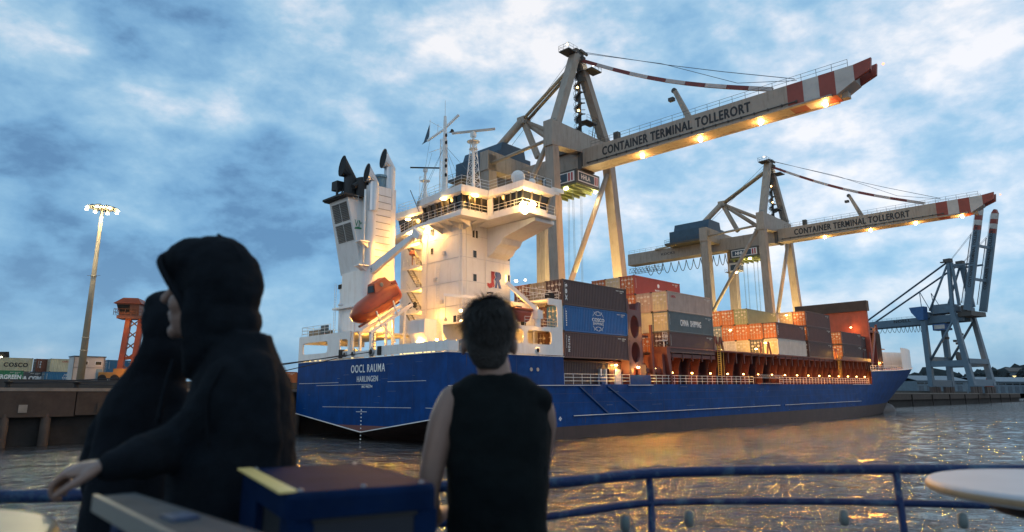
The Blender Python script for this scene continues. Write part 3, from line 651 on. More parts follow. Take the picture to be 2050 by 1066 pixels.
    # wing bracket: the tower flares out under the starboard wing
    b = MB().prism([(12.6, TY0, 20.0), (12.6, TY0, 23.4), (12.6, 0.3, 23.4), (12.6, 0.3, 23.0), (12.6, 5.2, 21.9), (12.6, 5.6, 21.3), (12.6, 6.3, 21.0), (12.6, 6.8, 20.4)], (3.2, 0, 0)); sp('wing_bracket', b, 'ship_white')
    # bridge deck slab: aft part round the wheelhouse, and the wing
    plan = [(6.2, 5.2), (10.0, 4.9), (10.0, -0.35), (15.4, -0.35), (15.4, 22.0), (9.0, 22.0), (8.2, 19.5), (6.6, 13.5)]
    sp('bridge_deck', MB().prism([(x, y, 23.45) for x, y in plan], (0, 0, 0.42)), 'ship_white')
    rb = MB()
    for y in (6.4, 8.0, 9.6, 11.2, 12.8): rb.prism([(6.6, y, 23.45), (TX0, y, 23.45), (TX0, y, 22.7)], (0, 0.07, 0))
    for x in (9.0, 10.2): rb.prism([(x, 5.4, 23.45), (x, TY0, 23.45), (x, TY0, 22.7)], (0.07, 0, 0))
    sp('deck_brackets', rb, 'ship_white')
    # wheelhouse: sill wall, raked dark window band, roof with wide fascia
    def house(plan_lo, plan_hi, z0, z1, mb, mi=0): 
        n = len(plan_lo); mb.add([(x, y, z0) for x, y in plan_lo] + [(x, y, z1) for x, y in plan_hi], [tuple(range(n))[::-1], tuple(range(n, 2 * n))] + [(i, (i + 1) % n, n + (i + 1) % n, n + i) for i in range(n)], mi)
    wp = [(7.3, 6.2), (10.9, 5.9), (10.9, 0.55), (14.8, 0.55), (14.8, 20.0), (9.3, 20.0), (9.3, 15.0), (7.9, 13.2)]
    wo = [(6.9, 5.9), (10.6, 5.6), (10.6, 0.2), (15.1, 0.2), (15.1, 20.2), (9.0, 20.2), (9.0, 15.2), (7.5, 13.3)]
    rf = [(6.5, 5.5), (10.3, 5.2), (10.3, -0.2), (15.4, -0.2), (15.4, 20.4), (8.8, 20.4), (8.8, 15.4), (7.2, 13.5)]
    m1 = MB(); house(wp, wp, 23.87, 24.55, m1); sp('wheelhouse_wall', m1, 'ship_white')
    m2 = MB(); house([(x + 0.12, y + 0.12) for x, y in wp], [(x + 0.12, y + 0.12) for x, y in wo], 24.55, 26.05, m2); sp('wheelhouse_glass', m2, 'window_dark')
    m3 = MB(); house(wo, rf, 26.05, 26.25, m3); house(rf, rf, 26.25, 27.0, m3); sp('wheelhouse_roof', m3, 'ship_white')
    def mull(i, ks):
        a0, a1 = Vector((*wp[i], 24.5)), Vector((*wp[(i + 1) % len(wp)], 24.5)); b0, b1 = Vector((*wo[i], 26.1)), Vector((*wo[(i + 1) % len(wo)], 26.1))
        for k in range(ks + 1): sp('window_frame', MB().beam(a0.lerp(a1, k / ks), b0.lerp(b1, k / ks), 0.16, 0.16), 'crane_dark')
    mull(0, 4); mull(2, 3); mull(7, 6); mull(6, 1); mull(1, 6)
    # lighted cabin seen through the wing windows
    cb = MB()
    for y in (1.2, 2.5, 3.8): cb.box((11.6, y, 24.56), (11.7, y + 0.9, 25.9))
    sp('cabin_panel', cb, 'cabin')
    sp('wing_door_frame', MB().prism([(10.78, 5.75, 23.9), (10.78, 4.9, 23.9), (10.62, 4.75, 26.0), (10.62, 5.6, 26.0)], (-0.1, 0, 0)), 'ship_white')
    # rails of the bridge deck
    r_ = MB(); grid_rail(r_, [(10.05, 4.6, 23.87), (10.05, -0.25, 23.87), (15.3, -0.25, 23.87)], 1.05, 3, 1.2, 0.022)
    grid_rail(r_, [(10.0, 4.95, 23.87), (6.3, 5.25, 23.87), (6.65, 13.4, 23.87), (8.25, 19.4, 23.87)], 1.05, 3, 1.2, 0.022); sp('bridge_rail', r_, 'rail_white')
    r2 = MB(); grid_rail(r2, [(15.2, 0, 27.0), (10.5, 0, 27.0), (10.5, 5.3, 27.0), (6.7, 5.7, 27.0), (7.4, 13.4, 27.0), (9.0, 15.5, 27.0), (9.0, 20.2, 27.0), (15.2, 20.2, 27.0)], 1.1, 3, 1.3, 0.022); sp('monkey_island_rail', r2, 'rail_white')
    # lamps of the bridge
    for x, y, z, p, r in ((6.9, 8.9, 26.15, 60, 0.2), (8.6, 5.5, 26.15, 70, 0.2), (8.6, 17.6, 25.7, 120, 0.25)):
        sp('deck_lamp', MB().lathe([(0.32, 0), (0.36, 0.07), (0.2, 0.12)], (x, y, z - 0.12), 12), 'lamp_warm'); light(ship, (x - 0.15, y - 0.15, z - 0.35), p, WARM, r)
    for dx, dy, dz in ((10.3, -0.1, 24.2), (10.4, -0.25, 23.55), (11.4, -0.45, 24.35)):
        sp('flood_lamp', MB().lathe([(0.16, -0.3), (0.36, -0.1), (0.36, 0.1), (0.16, 0.3)], (dx, dy, dz), 12), 'lamp_bright')
    light(ship, (9.8, -0.6, 23.7), 420, WARM, 0.25); light(ship, (11.8, -0.8, 24.6), 160, WARM, 0.2); light(ship, (12.8, 2.5, 22.7), 90, AMBER, 0.2)
    for y in (15.7, 12.9): sp('flood_lamp', MB().box((7.6, y - 0.25, 23.05), (7.95, y + 0.25, 23.35)), 'lamp_bright')
    light(ship, (7.5, 15.6, 22.9), 260, WARM, 0.2); light(ship, (7.6, 12.9, 22.9), 130, WARM, 0.2)
    light(ship, (10.2, -0.7, 23.6), 1400, WARM, 0.3, spot=140, aim=(4, -22, 0)); light(ship, (6.0, 14.0, 22.6), 1500, YEL, 0.3, spot=130, aim=(-14, 8, 0)); light(ship, (3.0, 3.0, 10.2), 500, YEL, 0.25, spot=150, aim=(-20, -12, 0))  # extra spots added beside the lamps for golden glints on the water
    # satellite domes on the wing roof
    for x, y, r in ((11.7, 1.9, 0.78), (12.9, 0.9, 0.4), (13.6, 2.2, 0.3)):
        dm = MB(); dm.lathe([(r * 0.45, 0), (r * 0.5, 0.5 * r)] + [(r * math.cos(R(a)), 1.35 * r + r * math.sin(R(a))) for a in range(-50, 90, 14)] + [(0.02, 2.35 * r)], (x, y, 27.0), 18); sp('satellite_dome', dm, 'ship_white', smooth=True)
    sp('lattice_gantry', MB().beam((15.4, 0.2, 27.1), (17.5, 0.2, 27.2), 0.1, 0.5).beam((15.4, 0.9, 27.1), (17.5, 0.9, 27.2), 0.1, 0.5), 'rail_white')
tower()

# ---------------- masts and radars on the wheelhouse roof
def masts():
    def lattice(x, y, z0, z1, w0, w1, n, nm):
        m = MB(); c = [(-1, -1), (1, -1), (1, 1), (-1, 1)]
        for a, b in c: m.tube((x + a * w0, y + b * w0, z0), (x + a * w1, y + b * w1, z1), 0.05, n=5)
        for k in range(n):
            u0, u1 = k / n, (k + 1) / n; z_0, z_1 = z0 + (z1 - z0) * u0, z0 + (z1 - z0) * u1; a0, a1 = w0 + (w1 - w0) * u0, w0 + (w1 - w0) * u1
            for i in range(4):
                p, q = c[i], c[(i + 1) % 4]; m.tube((x + p[0] * a0, y + p[1] * a0, z_0), (x + q[0] * a1, y + q[1] * a1, z_1), 0.03, n=4); m.tube((x + p[0] * a1, y + p[1] * a1, z_1), (x + q[0] * a1, y + q[1] * a1, z_1), 0.03, n=4)
        return sp(nm, m, 'rail_white')
    # port radar mast
    p = MB(); p.tube((9.4, 15.4, 27), (9.4, 15.4, 31.4), 0.26, 0.13); p.lathe([(0.6, 0), (0.62, 0.06)], (9.4, 15.4, 30.2), 12); p.box((9.2, 15.2, 31.4), (9.6, 15.6, 31.8)); p.prism([(9.1, 15.4, 27), (10.6, 15.4, 27), (9.5, 15.4, 29.2)], (0, 0.1, 0)); sp('radar_mast', p, 'rail_white')
    grl = MB(); grid_rail(grl, [(8.9, 14.9, 30.25), (8.9, 15.9, 30.25), (9.9, 15.9, 30.25)], 0.5, 1, 1, 0.02); grl.tube((9.0, 15.9, 27), (9.0, 15.9, 31), 0.03, n=4); sp('mast_ladder', grl, 'rail_white')
    sp('radar_scanner', MB().beam((8.0, 16.6, 31.95), (10.8, 14.2, 31.95), 0.12, 0.16), 'black')
    # main signal mast
    m = MB(); m.tube((8.8, 11.0, 27), (8.8, 11.0, 36.4), 0.30, 0.2); m.tube((8.8, 11.0, 36.4), (8.8, 11.0, 37.2), 0.2, 0.16); m.tube((8.8, 11.0, 37.2), (8.8, 11.0, 39.2), 0.03, n=5); sp('signal_mast', m, 'rail_white')
    lattice(9.3, 11.8, 27, 34.6, 0.35, 0.28, 8, 'mast_ladder')
    sp('yard_arm', MB().beam((8.8, 11.0, 35.7), (9.4, 9.2, 37.0), 0.2, 0.24), 'rail_white'); y_ = MB(); y_.beam((8.8, 11.1, 35.6), (8.8, 14.3, 35.0), 0.18, 0.22); y_.tube((8.8, 14.0, 35.0), (8.8, 13.8, 37.6), 0.03, n=4); y_.tube((8.8, 14.0, 37.5), (8.8, 11.6, 35.9), 0.025, n=4); y_.tube((8.8, 12.4, 35.3), (8.8, 12.3, 36.6), 0.04, n=4); y_.tube((8.8, 13.9, 33.4), (8.8, 11.2, 33.3), 0.035, n=4); y_.beam((8.8, 11, 35.0), (8.8, 9.6, 34.8), 0.06, 0.06); sp('yard_arm', y_, 'rail_white')
    for z in (29.5, 30.6, 31.3, 33.5, 34.4): sp('mast_light', MB().lathe([(0.1, 0), (0.14, 0.1), (0.14, 0.3), (0.08, 0.4)], (8.6, 10.55, z), 8), 'black')
    sp('horn', MB().lathe([(0.08, 0.3), (0.1, 0.1), (0.28, -0.15)], (8.7, 9.7, 34.85), 10, axis='y'), 'black')
    st = MB()
    for q in ((8.0, 14.6, 27), (14.0, 12, 27), (8.0, 8.0, 27), (12.5, 7.0, 27), (8.2, 15.6, 27)): st.tube((8.8, 11.0, 33.5), q, 0.02, n=4)
    sp('mast_stay', st, 'wire')
    # starboard radar mast on a tapering trestle
    lattice(9.6, 6.9, 27, 33.2, 0.62, 0.2, 7, 'radar_trestle')
    a = MB(); a.tube((9.6, 6.9, 27), (9.6, 6.9, 33.6), 0.2, 0.16); a.lathe([(0.75, 0), (0.77, 0.06)], (9.6, 6.9, 33.0), 14); a.lathe([(0.5, 0), (0.52, 0.05)], (9.6, 6.9, 32.1), 14); a.box((9.35, 6.65, 33.6), (9.85, 7.15, 34.2)); sp('radar_mast', a, 'rail_white')
    sp('radar_scanner', MB().beam((8.35, 9.2, 34.38), (10.85, 4.6, 34.3), 0.2, 0.24), 'crane_white')
    wa = MB(); wa.tube((7.6, 14.2, 25.8), (8.4, 17.0, 29.2), 0.05, n=6); sp('whip_aerial', wa, 'crane_dark')
    fl = MB(); f0 = [(8.8, 14.0, 37.0), (8.75, 14.5, 35.2)]
    fl.prism([(8.8, 13.98, 37.0), (8.7, 14.9, 35.0), (8.6, 15.15, 34.7), (8.75, 14.4, 34.9), (8.8, 13.95, 35.6)], (0.03, 0, 0)); sp('ensign', fl, 'machine_blue')
    dn = MB(); dn.tube((9.2, 13.9, 33.4), (8.4, 15.4, 27.2), 0.018, n=4); dn.tube((8.8, 13.8, 35), (8.0, 14.6, 27.2), 0.018, n=4); sp('halyard', dn, 'wire')
masts()

# ---------------- funnel casing with exhaust housing
def funnel():
    # engine casing block with rounded aft corner
    def rounded(x0, x1, y0, y1, r, z0, z1, mb):
        pts = [(x1, y0), (x1, y1), (x0, y1)] + [(x0 + r - r * math.cos(R(a)), y0 + r - r * math.sin(R(a))) for a in range(0, 91, 15)]
        mb.prism([(x, y, z0) for x, y in pts], (0, 0, z1 - z0))
    c = MB(); rounded(2.1, 5.95, 16.5, 21.5, 0.9, 11.4, 18.6, c); sp('engine_casing', c, 'ship_white')
    h = MB(); rounded(2.35, 5.95, 16.55, 18.6, 0.65, 18.6, 28.6, h); sp('exhaust_housing', h, 'ship_white')
    for i in range(11): sp('housing_slat', MB().box((3.2, 16.5, 19.3 + i * 0.82), (5.2, 16.54, 19.35 + i * 0.82)), 'louver')
    # raked upper casing leaning aft
    lo = [(2.6, 18.2), (5.9, 18.2), (5.9, 22.6), (2.6, 22.6)]; hi = [(0.35, 18.2), (5.9, 18.2), (5.9, 22.1), (0.35, 22.1)]
    u = MB().add([(x, y, 18.6) for x, y in lo] + [(x, y, 27.0) for x, y in hi], [(3, 2, 1, 0), (4, 5, 6, 7), (0, 1, 5, 4), (1, 2, 6, 5), (2, 3, 7, 6), (3, 0, 4, 7)]); sp('funnel_casing', u, 'ship_white')
    # louvre panels on the aft face, four, each with slats
    def aft(z): return 2.6 - 2.25 * (z - 18.6) / 8.4
    for z0, z1 in ((22.2, 24.2), (24.5, 26.6)):
        for y0, y1 in ((18.55, 20.0), (20.2, 21.65)):
            fr = MB().add([(aft(z0) - 0.03, y0, z0), (aft(z0) - 0.03, y1, z0), (aft(z1) - 0.03, y1, z1), (aft(z1) - 0.03, y0, z1)], [(0, 1, 2, 3)]); o = sp('louvre_panel', fr, 'crane_dark')
            k = 11
            for i in range(k):
                z = z0 + (z1 - z0) * (i + 0.5) / k; MB().beam((aft(z) - 0.07, y0, z), (aft(z) - 0.07, y1, z), 0.10, 0.09).build('slat', 'louver', o)
    cap = MB().prism([(-0.2, 17.9, 27.0), (3.2, 17.9, 27.0), (3.2, 22.4, 27.0), (-0.2, 22.4, 27.0)], (0, 0, 0.12)); cap.prism([(-0.35, 17.8, 27.12), (1.0, 17.8, 27.12), (1.0, 22.5, 27.12), (-0.35, 22.5, 27.12)], (0, 0, 0.25)); sp('casing_cap', cap, 'soot')
    # exhaust pipes with slanted mouths facing aft
    def pipe(x, y, z0, z1, r, m, nm='exhaust_pipe', bend=1.0):
        n = 16; mb = MB(); o = 0
        rings = []
        for z, dx, cut in ((z0, 0, 0), (z1, 0, 0), (z1 + 0.9 * bend, -0.9 * bend, None)):
            pass
        base = [(x + r * math.cos(2 * math.pi * k / n), y + r * math.sin(2 * math.pi * k / n)) for k in range(n)]
        v = [(a, b, z0) for a, b in base] + [(a, b, z1 + 0.0) for a, b in base]
        top = []
        for k in range(n):
            c_, s_ = math.cos(2 * math.pi * k / n), math.sin(2 * math.pi * k / n)
            top.append((x - 0.95 * bend - 0.1 * r * c_, y + r * s_, z1 + 0.95 * bend + (0.75 if True else 0) * bend * 1.3 - (-c_) * -0.0 - 1.55 * r * (-c_) * 1.0))
        # mouth plane almost vertical: upper lip forward, lower lip aft
        top = [(x - 1.0 * bend + 0.28 * r * math.cos(2 * math.pi * k / n), y + r * math.sin(2 * math.pi * k / n), z1 + 1.0 * bend + 1.9 * r * math.cos(2 * math.pi * k / n)) for k in range(n)]
        v += top
        f = [(i * n + k, i * n + (k + 1) % n, (i + 1) * n + (k + 1) % n, (i + 1) * n + k) for i in range(2) for k in range(n)]
        mb.add(v, f); mb.face([(p[0] + 0.06, p[1], p[2]) for p in top], 1)
        return sp(nm, mb, [m, 'black'], smooth=False)
    pipe(3.0, 16.95, 25.5, 29.0, 0.62, 'pipe_metal'); pipe(5.4, 17.2, 26, 31.4, 0.68, 'pipe_metal')
    pipe(1.9, 20.3, 27, 30.2, 0.72, 'soot', bend=1.15)
    hs = MB(); hs.tube((2.4, 18.2, 27.3), (2.4, 18.2, 29.6), 0.8, n=14); hs.tube((1.7, 19.6, 27.2), (1.7, 19.6, 29.8), 0.75, n=14); hs.box((0.6, 21.0, 28.6), (1.5, 22.2, 29.7)); hs.tube((1.0, 21.6, 27.1), (1.0, 21.6, 28.6), 0.09); hs.tube((0.5, 20.2, 27.1), (1.2, 20.6, 28.6), 0.09); hs.tube((0.6, 20.9, 27.1), (0.6, 20.9, 28.9), 0.16); hs.tube((1.2, 18.4, 28.4), (2.2, 18.4, 29.2), 0.35); sp('silencer', hs, 'soot')
    vt = MB(); vt.tube((4.5, 17.7, 28.5), (4.5, 17.7, 30.0), 0.7, n=14); vt.lathe([(0.9, 0), (0.85, 0.3), (0.3, 0.45)], (4.5, 17.7, 30.0), 14); sp('vent_cowl', vt, 'bluegrey_metal', smooth=False)
    r_ = MB(); grid_rail(r_, [(0.9, 17.9, 26.3), (2.3, 17.9, 26.3)], 1.0, 3, 0.8, 0.02); sp('casing_rail', r_, 'rail_white')
    text('vm', ship, (1.95, 18.17, 24.1), (1, 0, 0), (0, 0, 1), 1.1, 0.8, 'text_green'); sp('emblem_underline', MB().prism([(1.4, 18.17, 23.4), (2.5, 18.17, 23.5), (2.4, 18.17, 23.62), (1.9, 18.17, 23.7), (1.5, 18.17, 23.6)], (0, -0.02, 0)), 'text_green')
    for z in (21.7, 18.9): sp('inspection_platform', MB().box((1.2, 16.6, z), (2.5, 17.8, z + 0.12)).prism([(2.4, 16.8, z), (1.4, 16.8, z), (2.4, 16.8, z - 0.6)], (0, 0.9, 0)), 'ship_white')
    sp('drain_pipe', MB().path([(3.7, 16.42, 17.2), (3.75, 16.3, 17.0), (3.75, 16.3, 14.9), (3.4, 16.25, 14.6), (2.9, 16.25, 14.6)], 0.09, 8), 'ship_red')
    sp('casing_pipe', MB().tube((2.0, 17.1, 19.0), (2.0, 17.1, 28.0), 0.12), 'rail_white', smooth=True)
    sp('casing_door', MB().box((4.4, 16.44, 12.0), (5.4, 16.5, 14.2)), 'ship_white')
    sp('locker', MB().box((2.0, 18.5, 11.4), (2.4, 20.6, 14.2)), 'ship_white'); sp('casing_skirt', MB().box((1.6, 18.0, 14.4), (5.9, 22.6, 14.6)), 'ship_white')
    light(ship, (4.3, 15.2, 12.2), 170, WARM, 0.2)
funnel()

# ---------------- slewing provision crane at the stern (part of the ship)
def davit():
    c = MB(); c.tube((2.6, 21.6, 11.4), (2.6, 21.6, 15.2), 0.62, n=18); c.lathe([(0.75, 0), (0.75, 0.15)], (2.6, 21.6, 14.9), 18); c.tube((2.6, 21.6, 15.2), (2.6, 21.6, 16.7), 0.55, 0.5, n=18); c.box((2.2, 21.1, 16.4), (3.0, 22.1, 17.5)); sp('davit_column', c, 'ship_white', smooth=False)
    b0, b1 = Vector((2.6, 21.2, 16.6)), Vector((3.6, 9.6, 21.6))
    b = MB(); b.beam(b0, b0.lerp(b1, 0.45), 0.5, 0.75, h2=1.05); b.beam(b0.lerp(b1, 0.45), b1, 0.5, 1.05, h2=0.55, w2=0.4); sp('davit_boom', b, 'ship_white')
    h = MB(); h.prism([(3.3, 10.3, 21.0), (3.3, 9.6, 22.3), (3.3, 9.3, 22.0), (3.3, 8.5, 21.3), (3.3, 9.0, 20.9), (3.3, 9.8, 21.3)], (0.5, 0, 0)); sp('boom_head', h, 'ship_white')
    hy = MB(); hy.tube((2.65, 21.0, 14.9), (2.9, 18.6, 17.3), 0.10); hy.tube((2.75, 20.0, 16.0), (2.9, 18.6, 17.35), 0.15); sp('boom_cylinder', hy, 'louver')
    sp('boom_motor', MB().box((2.1, 21.5, 16.9), (2.9, 22.3, 17.4)), 'black')
    text('nmf', ship, (2.72, 17.0, 18.3), (0, -0.92, 0.39), (0, 0.39, 0.92), 1.3, 0.42, 'text_black')
    ld = MB()
    for i in range(14): ld.tube((1.8, 22.5, 12.2 + i * 0.3), (2.2, 22.8, 12.2 + i * 0.3), 0.02, n=4)
    for q in ((1.8, 22.5), (2.2, 22.8)): ld.tube((*q, 11.4), (*q, 17.6), 0.025, n=4)
    sp('davit_ladder', ld, 'rail_white')
    # small starboard crane and provision davit
    s = MB(); s.tube((13.6, 1.1, 11.4), (13.6, 1.1, 13.4), 0.32, n=12); s.beam((13.7, 1.1, 13.2), (10.4, 2.6, 16.2), 0.3, 0.42); s.box((13.2, 0.7, 12.4), (14.0, 1.5, 13.3)); sp('rescue_davit', s, 'ship_white')
    s2 = MB(); s2.tube((9.8, 4.5, 11.4), (9.8, 4.5, 14.9), 0.42, n=14); s2.box((9.4, 4.1, 14.5), (10.2, 4.9, 15.1)); s2.beam((9.7, 4.5, 14.6), (6.8, 8.6, 15.2), 0.22, 0.3); s2.lathe([(0.65, 0), (0.65, 0.12)], (9.8, 4.5, 13.6), 14); sp('provision_crane', s2, 'ship_white')
    sp('crane_motor', MB().box((9.6, 4.3, 15.1), (10.1, 4.8, 15.3)), 'black')
    hk = MB(); hk.path([(6.9, 8.4, 15.2), (6.9, 8.4, 12.6)], 0.03, 5); hk.lathe([(0.1, 0), (0.2, 0.15), (0.1, 0.4)], (6.9, 8.4, 12.3), 8); hk.path([(6.9, 8.4, 11.6), (6.85, 8.3, 10.2)], 0.06, 5); sp('hook_block', hk, 'grey_metal')
davit()

# ---------------- free fall lifeboat on its launching ramp
def lifeboats():
    # ramp belongs to the ship
    A, B = Vector((0.2, 13.3, 11.0)), Vector((5.6, 13.3, 14.45))
    r_ = MB()
    for y in (12.6, 14.7): r_.beam((A.x, y, A.z), (B.x, y, B.z), 0.28, 0.3)
    sp('launch_ramp', r_, 'ship_white')
    s = MB()
    for x, z in ((0.4, 11.1), (2.2, 12.2), (4.6, 13.7)):
        for y in (12.6, 14.7): s.beam((x, y, 8.42), (x, y, z), 0.22, 0.22)
    s.beam((1.8, 12.6, 12.0), (3.4, 12.6, 10.2), 0.2, 0.2); sp('ramp_legs', s, 'ship_white')
    g = MB()
    for x, z in ((1.5, 12.0), (3.6, 13.3)): g.beam((x, 12.4, z - 0.3), (x - 0.75, 12.4, z + 1.3), 0.14, 0.14)
    sp('ramp_guides', g, 'ship_white')
    ld = MB()
    for i in range(8): ld.box((0.9, 12.9, 9.0 + i * 0.3), (1.2, 13.5, 9.05 + i * 0.3))
    sp('ramp_ladder', ld, 'louver')
    ang = math.atan2(B.z - A.z, B.x - A.x)
    M = SHIPM @ Matrix.Translation((-0.75, 13.65, 11.35)) @ Matrix.Rotation(-ang, 4, 'Y')
    lb = empty('free_fall_lifeboat', M, 'orange enclosed lifeboat tilted nose down on its ramp at the stern', 'lifeboat')
    # hull: rings along x, pointed nose at x=0
    mb = MB(); n = 20; prof = [(0.0, 0.05, 0.05, 1.35), (0.25, 0.5, 0.55, 1.25), (0.8, 0.92, 1.0, 1.2), (1.7, 1.22, 1.22, 1.22), (3.0, 1.32, 1.3, 1.25), (4.6, 1.32, 1.32, 1.28), (6.0, 1.22, 1.25, 1.3), (6.35, 1.1, 1.15, 1.3)]
    rings = []
    for x, hw, hh, cz in prof:
        ring = []
        for k in range(n):
            a = 2 * math.pi * k / n; c_, s_ = math.cos(a), math.sin(a)
            e = 0.75
            yy = hw * math.copysign(abs(c_) ** e, c_); zz = cz + hh * math.copysign(abs(s_) ** e, s_) * (0.95 if s_ > 0 else 0.9)
            ring.append((x, yy, zz))
        rings.append(ring)
    for r2 in rings: mb.v += r2
    for i in range(len(rings) - 1):
        for k in range(n): mb.f.append((i * n + k, i * n + (k + 1) % n, (i + 1) * n + (k + 1) % n, (i + 1) * n + k)); mb.mi.append(0)
    mb.f.append(tuple(range(n))[::-1]); mb.mi.append(0); mb.f.append(tuple(range((len(rings) - 1) * n, len(rings) * n))); mb.mi.append(0)
    mb.build('hull', 'orange_boat', lb, smooth=True)
    ca = MB(); lo = [(3.4, -0.8), (6.0, -0.8), (6.0, 0.8), (3.4, 0.8)]; hi = [(4.0, -0.6), (5.6, -0.6), (5.6, 0.6), (4.0, 0.6)]
    ca.add([(x, y, 2.25) for x, y in lo] + [(x, y, 3.35) for x, y in hi], [(3, 2, 1, 0), (4, 5, 6, 7), (0, 1, 5, 4), (1, 2, 6, 5), (2, 3, 7, 6), (3, 0, 4, 7)]); co = ca.build('conning_cabin', 'orange_boat', lb)
    MB().prism([(3.55, -0.6, 2.55), (3.55, 0.6, 2.55), (3.88, 0.5, 3.2), (3.88, -0.5, 3.2)], (-0.05, 0, 0.02)).build('windscreen', 'window_dark', co)
    MB().lathe([(0.2, -0.04), (0.24, 0), (0.1, 0.03)], (4.7, -0.75, 2.85), 12, axis='y').build('porthole', 'louver', co)
    rl = MB(); rl.path([(0.9, -0.98, 1.3)] + [(0.9 + i * 0.45, -1.36, 1.05 + 0.16 * (i % 2)) for i in range(1, 12)], 0.03, 5); rl.build('grab_line', 'ship_red', lb)
    MB().beam((0.4, 0, 0.12), (6.3, 0, -0.02), 0.3, 0.2).build('keel', 'ship_red', lb)
    MB().box((5.9, -0.9, 1.9), (6.5, 0.9, 2.5)).build('stern_hatch', 'orange_boat', lb)
    # rescue boat under the starboard davit
    M2 = ST(8.7, 2.1, 12.1)
    rb = empty('rescue_boat', M2, 'small red rescue boat half hidden behind the head in front of the stern house', 'boat')
    b = MB(); rr = [(0, 0.1, 1.0), (0.5, 0.55, 0.72), (1.4, 0.8, 0.6), (3.2, 0.85, 0.6), (4.2, 0.75, 0.62)]
    for x, hw, z in rr: b.v += [(x, -hw, 1.15), (x, -hw * 1.05, 0.85), (x, -hw * 0.5, z - 0.5), (x, 0, z - 0.62), (x, hw * 0.5, z - 0.5), (x, hw * 1.05, 0.85), (x, hw, 1.15), (x, 0, 1.1)]
    for i in range(len(rr) - 1):
        for k in range(8): b.f.append((i * 8 + k, i * 8 + (k + 1) % 8, (i + 1) * 8 + (k + 1) % 8, (i + 1) * 8 + k)); b.mi.append(0)
    b.f.append((0, 1, 2, 3, 4, 5, 6, 7)); b.mi.append(0); b.f.append(tuple(32 + i for i in range(8))); b.mi.append(0)
    b.build('hull', 'red_boat', rb); MB().path([(0.3, -0.6, 1.15), (1.4, -0.85, 1.2), (4.2, -0.8, 1.2), (4.4, 0, 1.2), (4.2, 0.8, 1.2), (1.4, 0.85, 1.2), (0.3, 0.6, 1.15)], 0.16, 8).build('tube_collar', 'orange_boat', rb, smooth=True)
    MB().box((2.4, -0.3, 1.1), (3.2, 0.3, 1.6)).build('console', 'crane_dark', rb)
    MB().box((2.0, -0.45, -0.68), (2.3, 0.45, 0.3)).build('cradle', 'rail_white', rb)
lifeboats()

# lamps flooding the stern deck
for x, y, z, p, bulb in ((3.6, 8.9, 9.95, 90, True), (3.4, 5.6, 9.95, 90, True), (5.6, 4.4, 11.9, 140, True), (5.7, 4.6, 13.0, 60, True), (2.0, 13.6, 10.3, 60, False), (2.0, 22.0, 10.9, 60, False), (6.0, 18.0, 10.4, 110, False), (2.2, 17.2, 10.6, 60, False),
                         (12.3, 1.9, 10.5, 110, True), (8.9, 1.9, 10.4, 90, False), (14.4, 1.9, 13.6, 60, True), (11.5, 2.4, 13.8, 60, False), (8.0, 11.6, 13.3, 50, False), (7.0, 9.2, 11.4, 70, False)):
    if bulb: sp('deck_lamp', MB().lathe([(0.1, -0.12), (0.17, 0), (0.12, 0.14)], (x, y, z), 10), 'lamp_warm')
    light(ship, (x - 0.05, y - 0.3, z), p, WARM if bulb else YEL, 0.15)
sp('mast_top_lamp', MB().lathe([(0.12, 0), (0.2, 0.1), (0.12, 0.2)], (16.2, 6.7, 17.4), 10), 'lamp_warm'); light(ship, (16.2, 6.5, 17.9), 40, WARM)
sp('deck_lamp', MB().lathe([(0.1, 0), (0.14, 0.08), (0.1, 0.15)], (16.4, 5.4, 17.4), 10), 'lamp_warm')

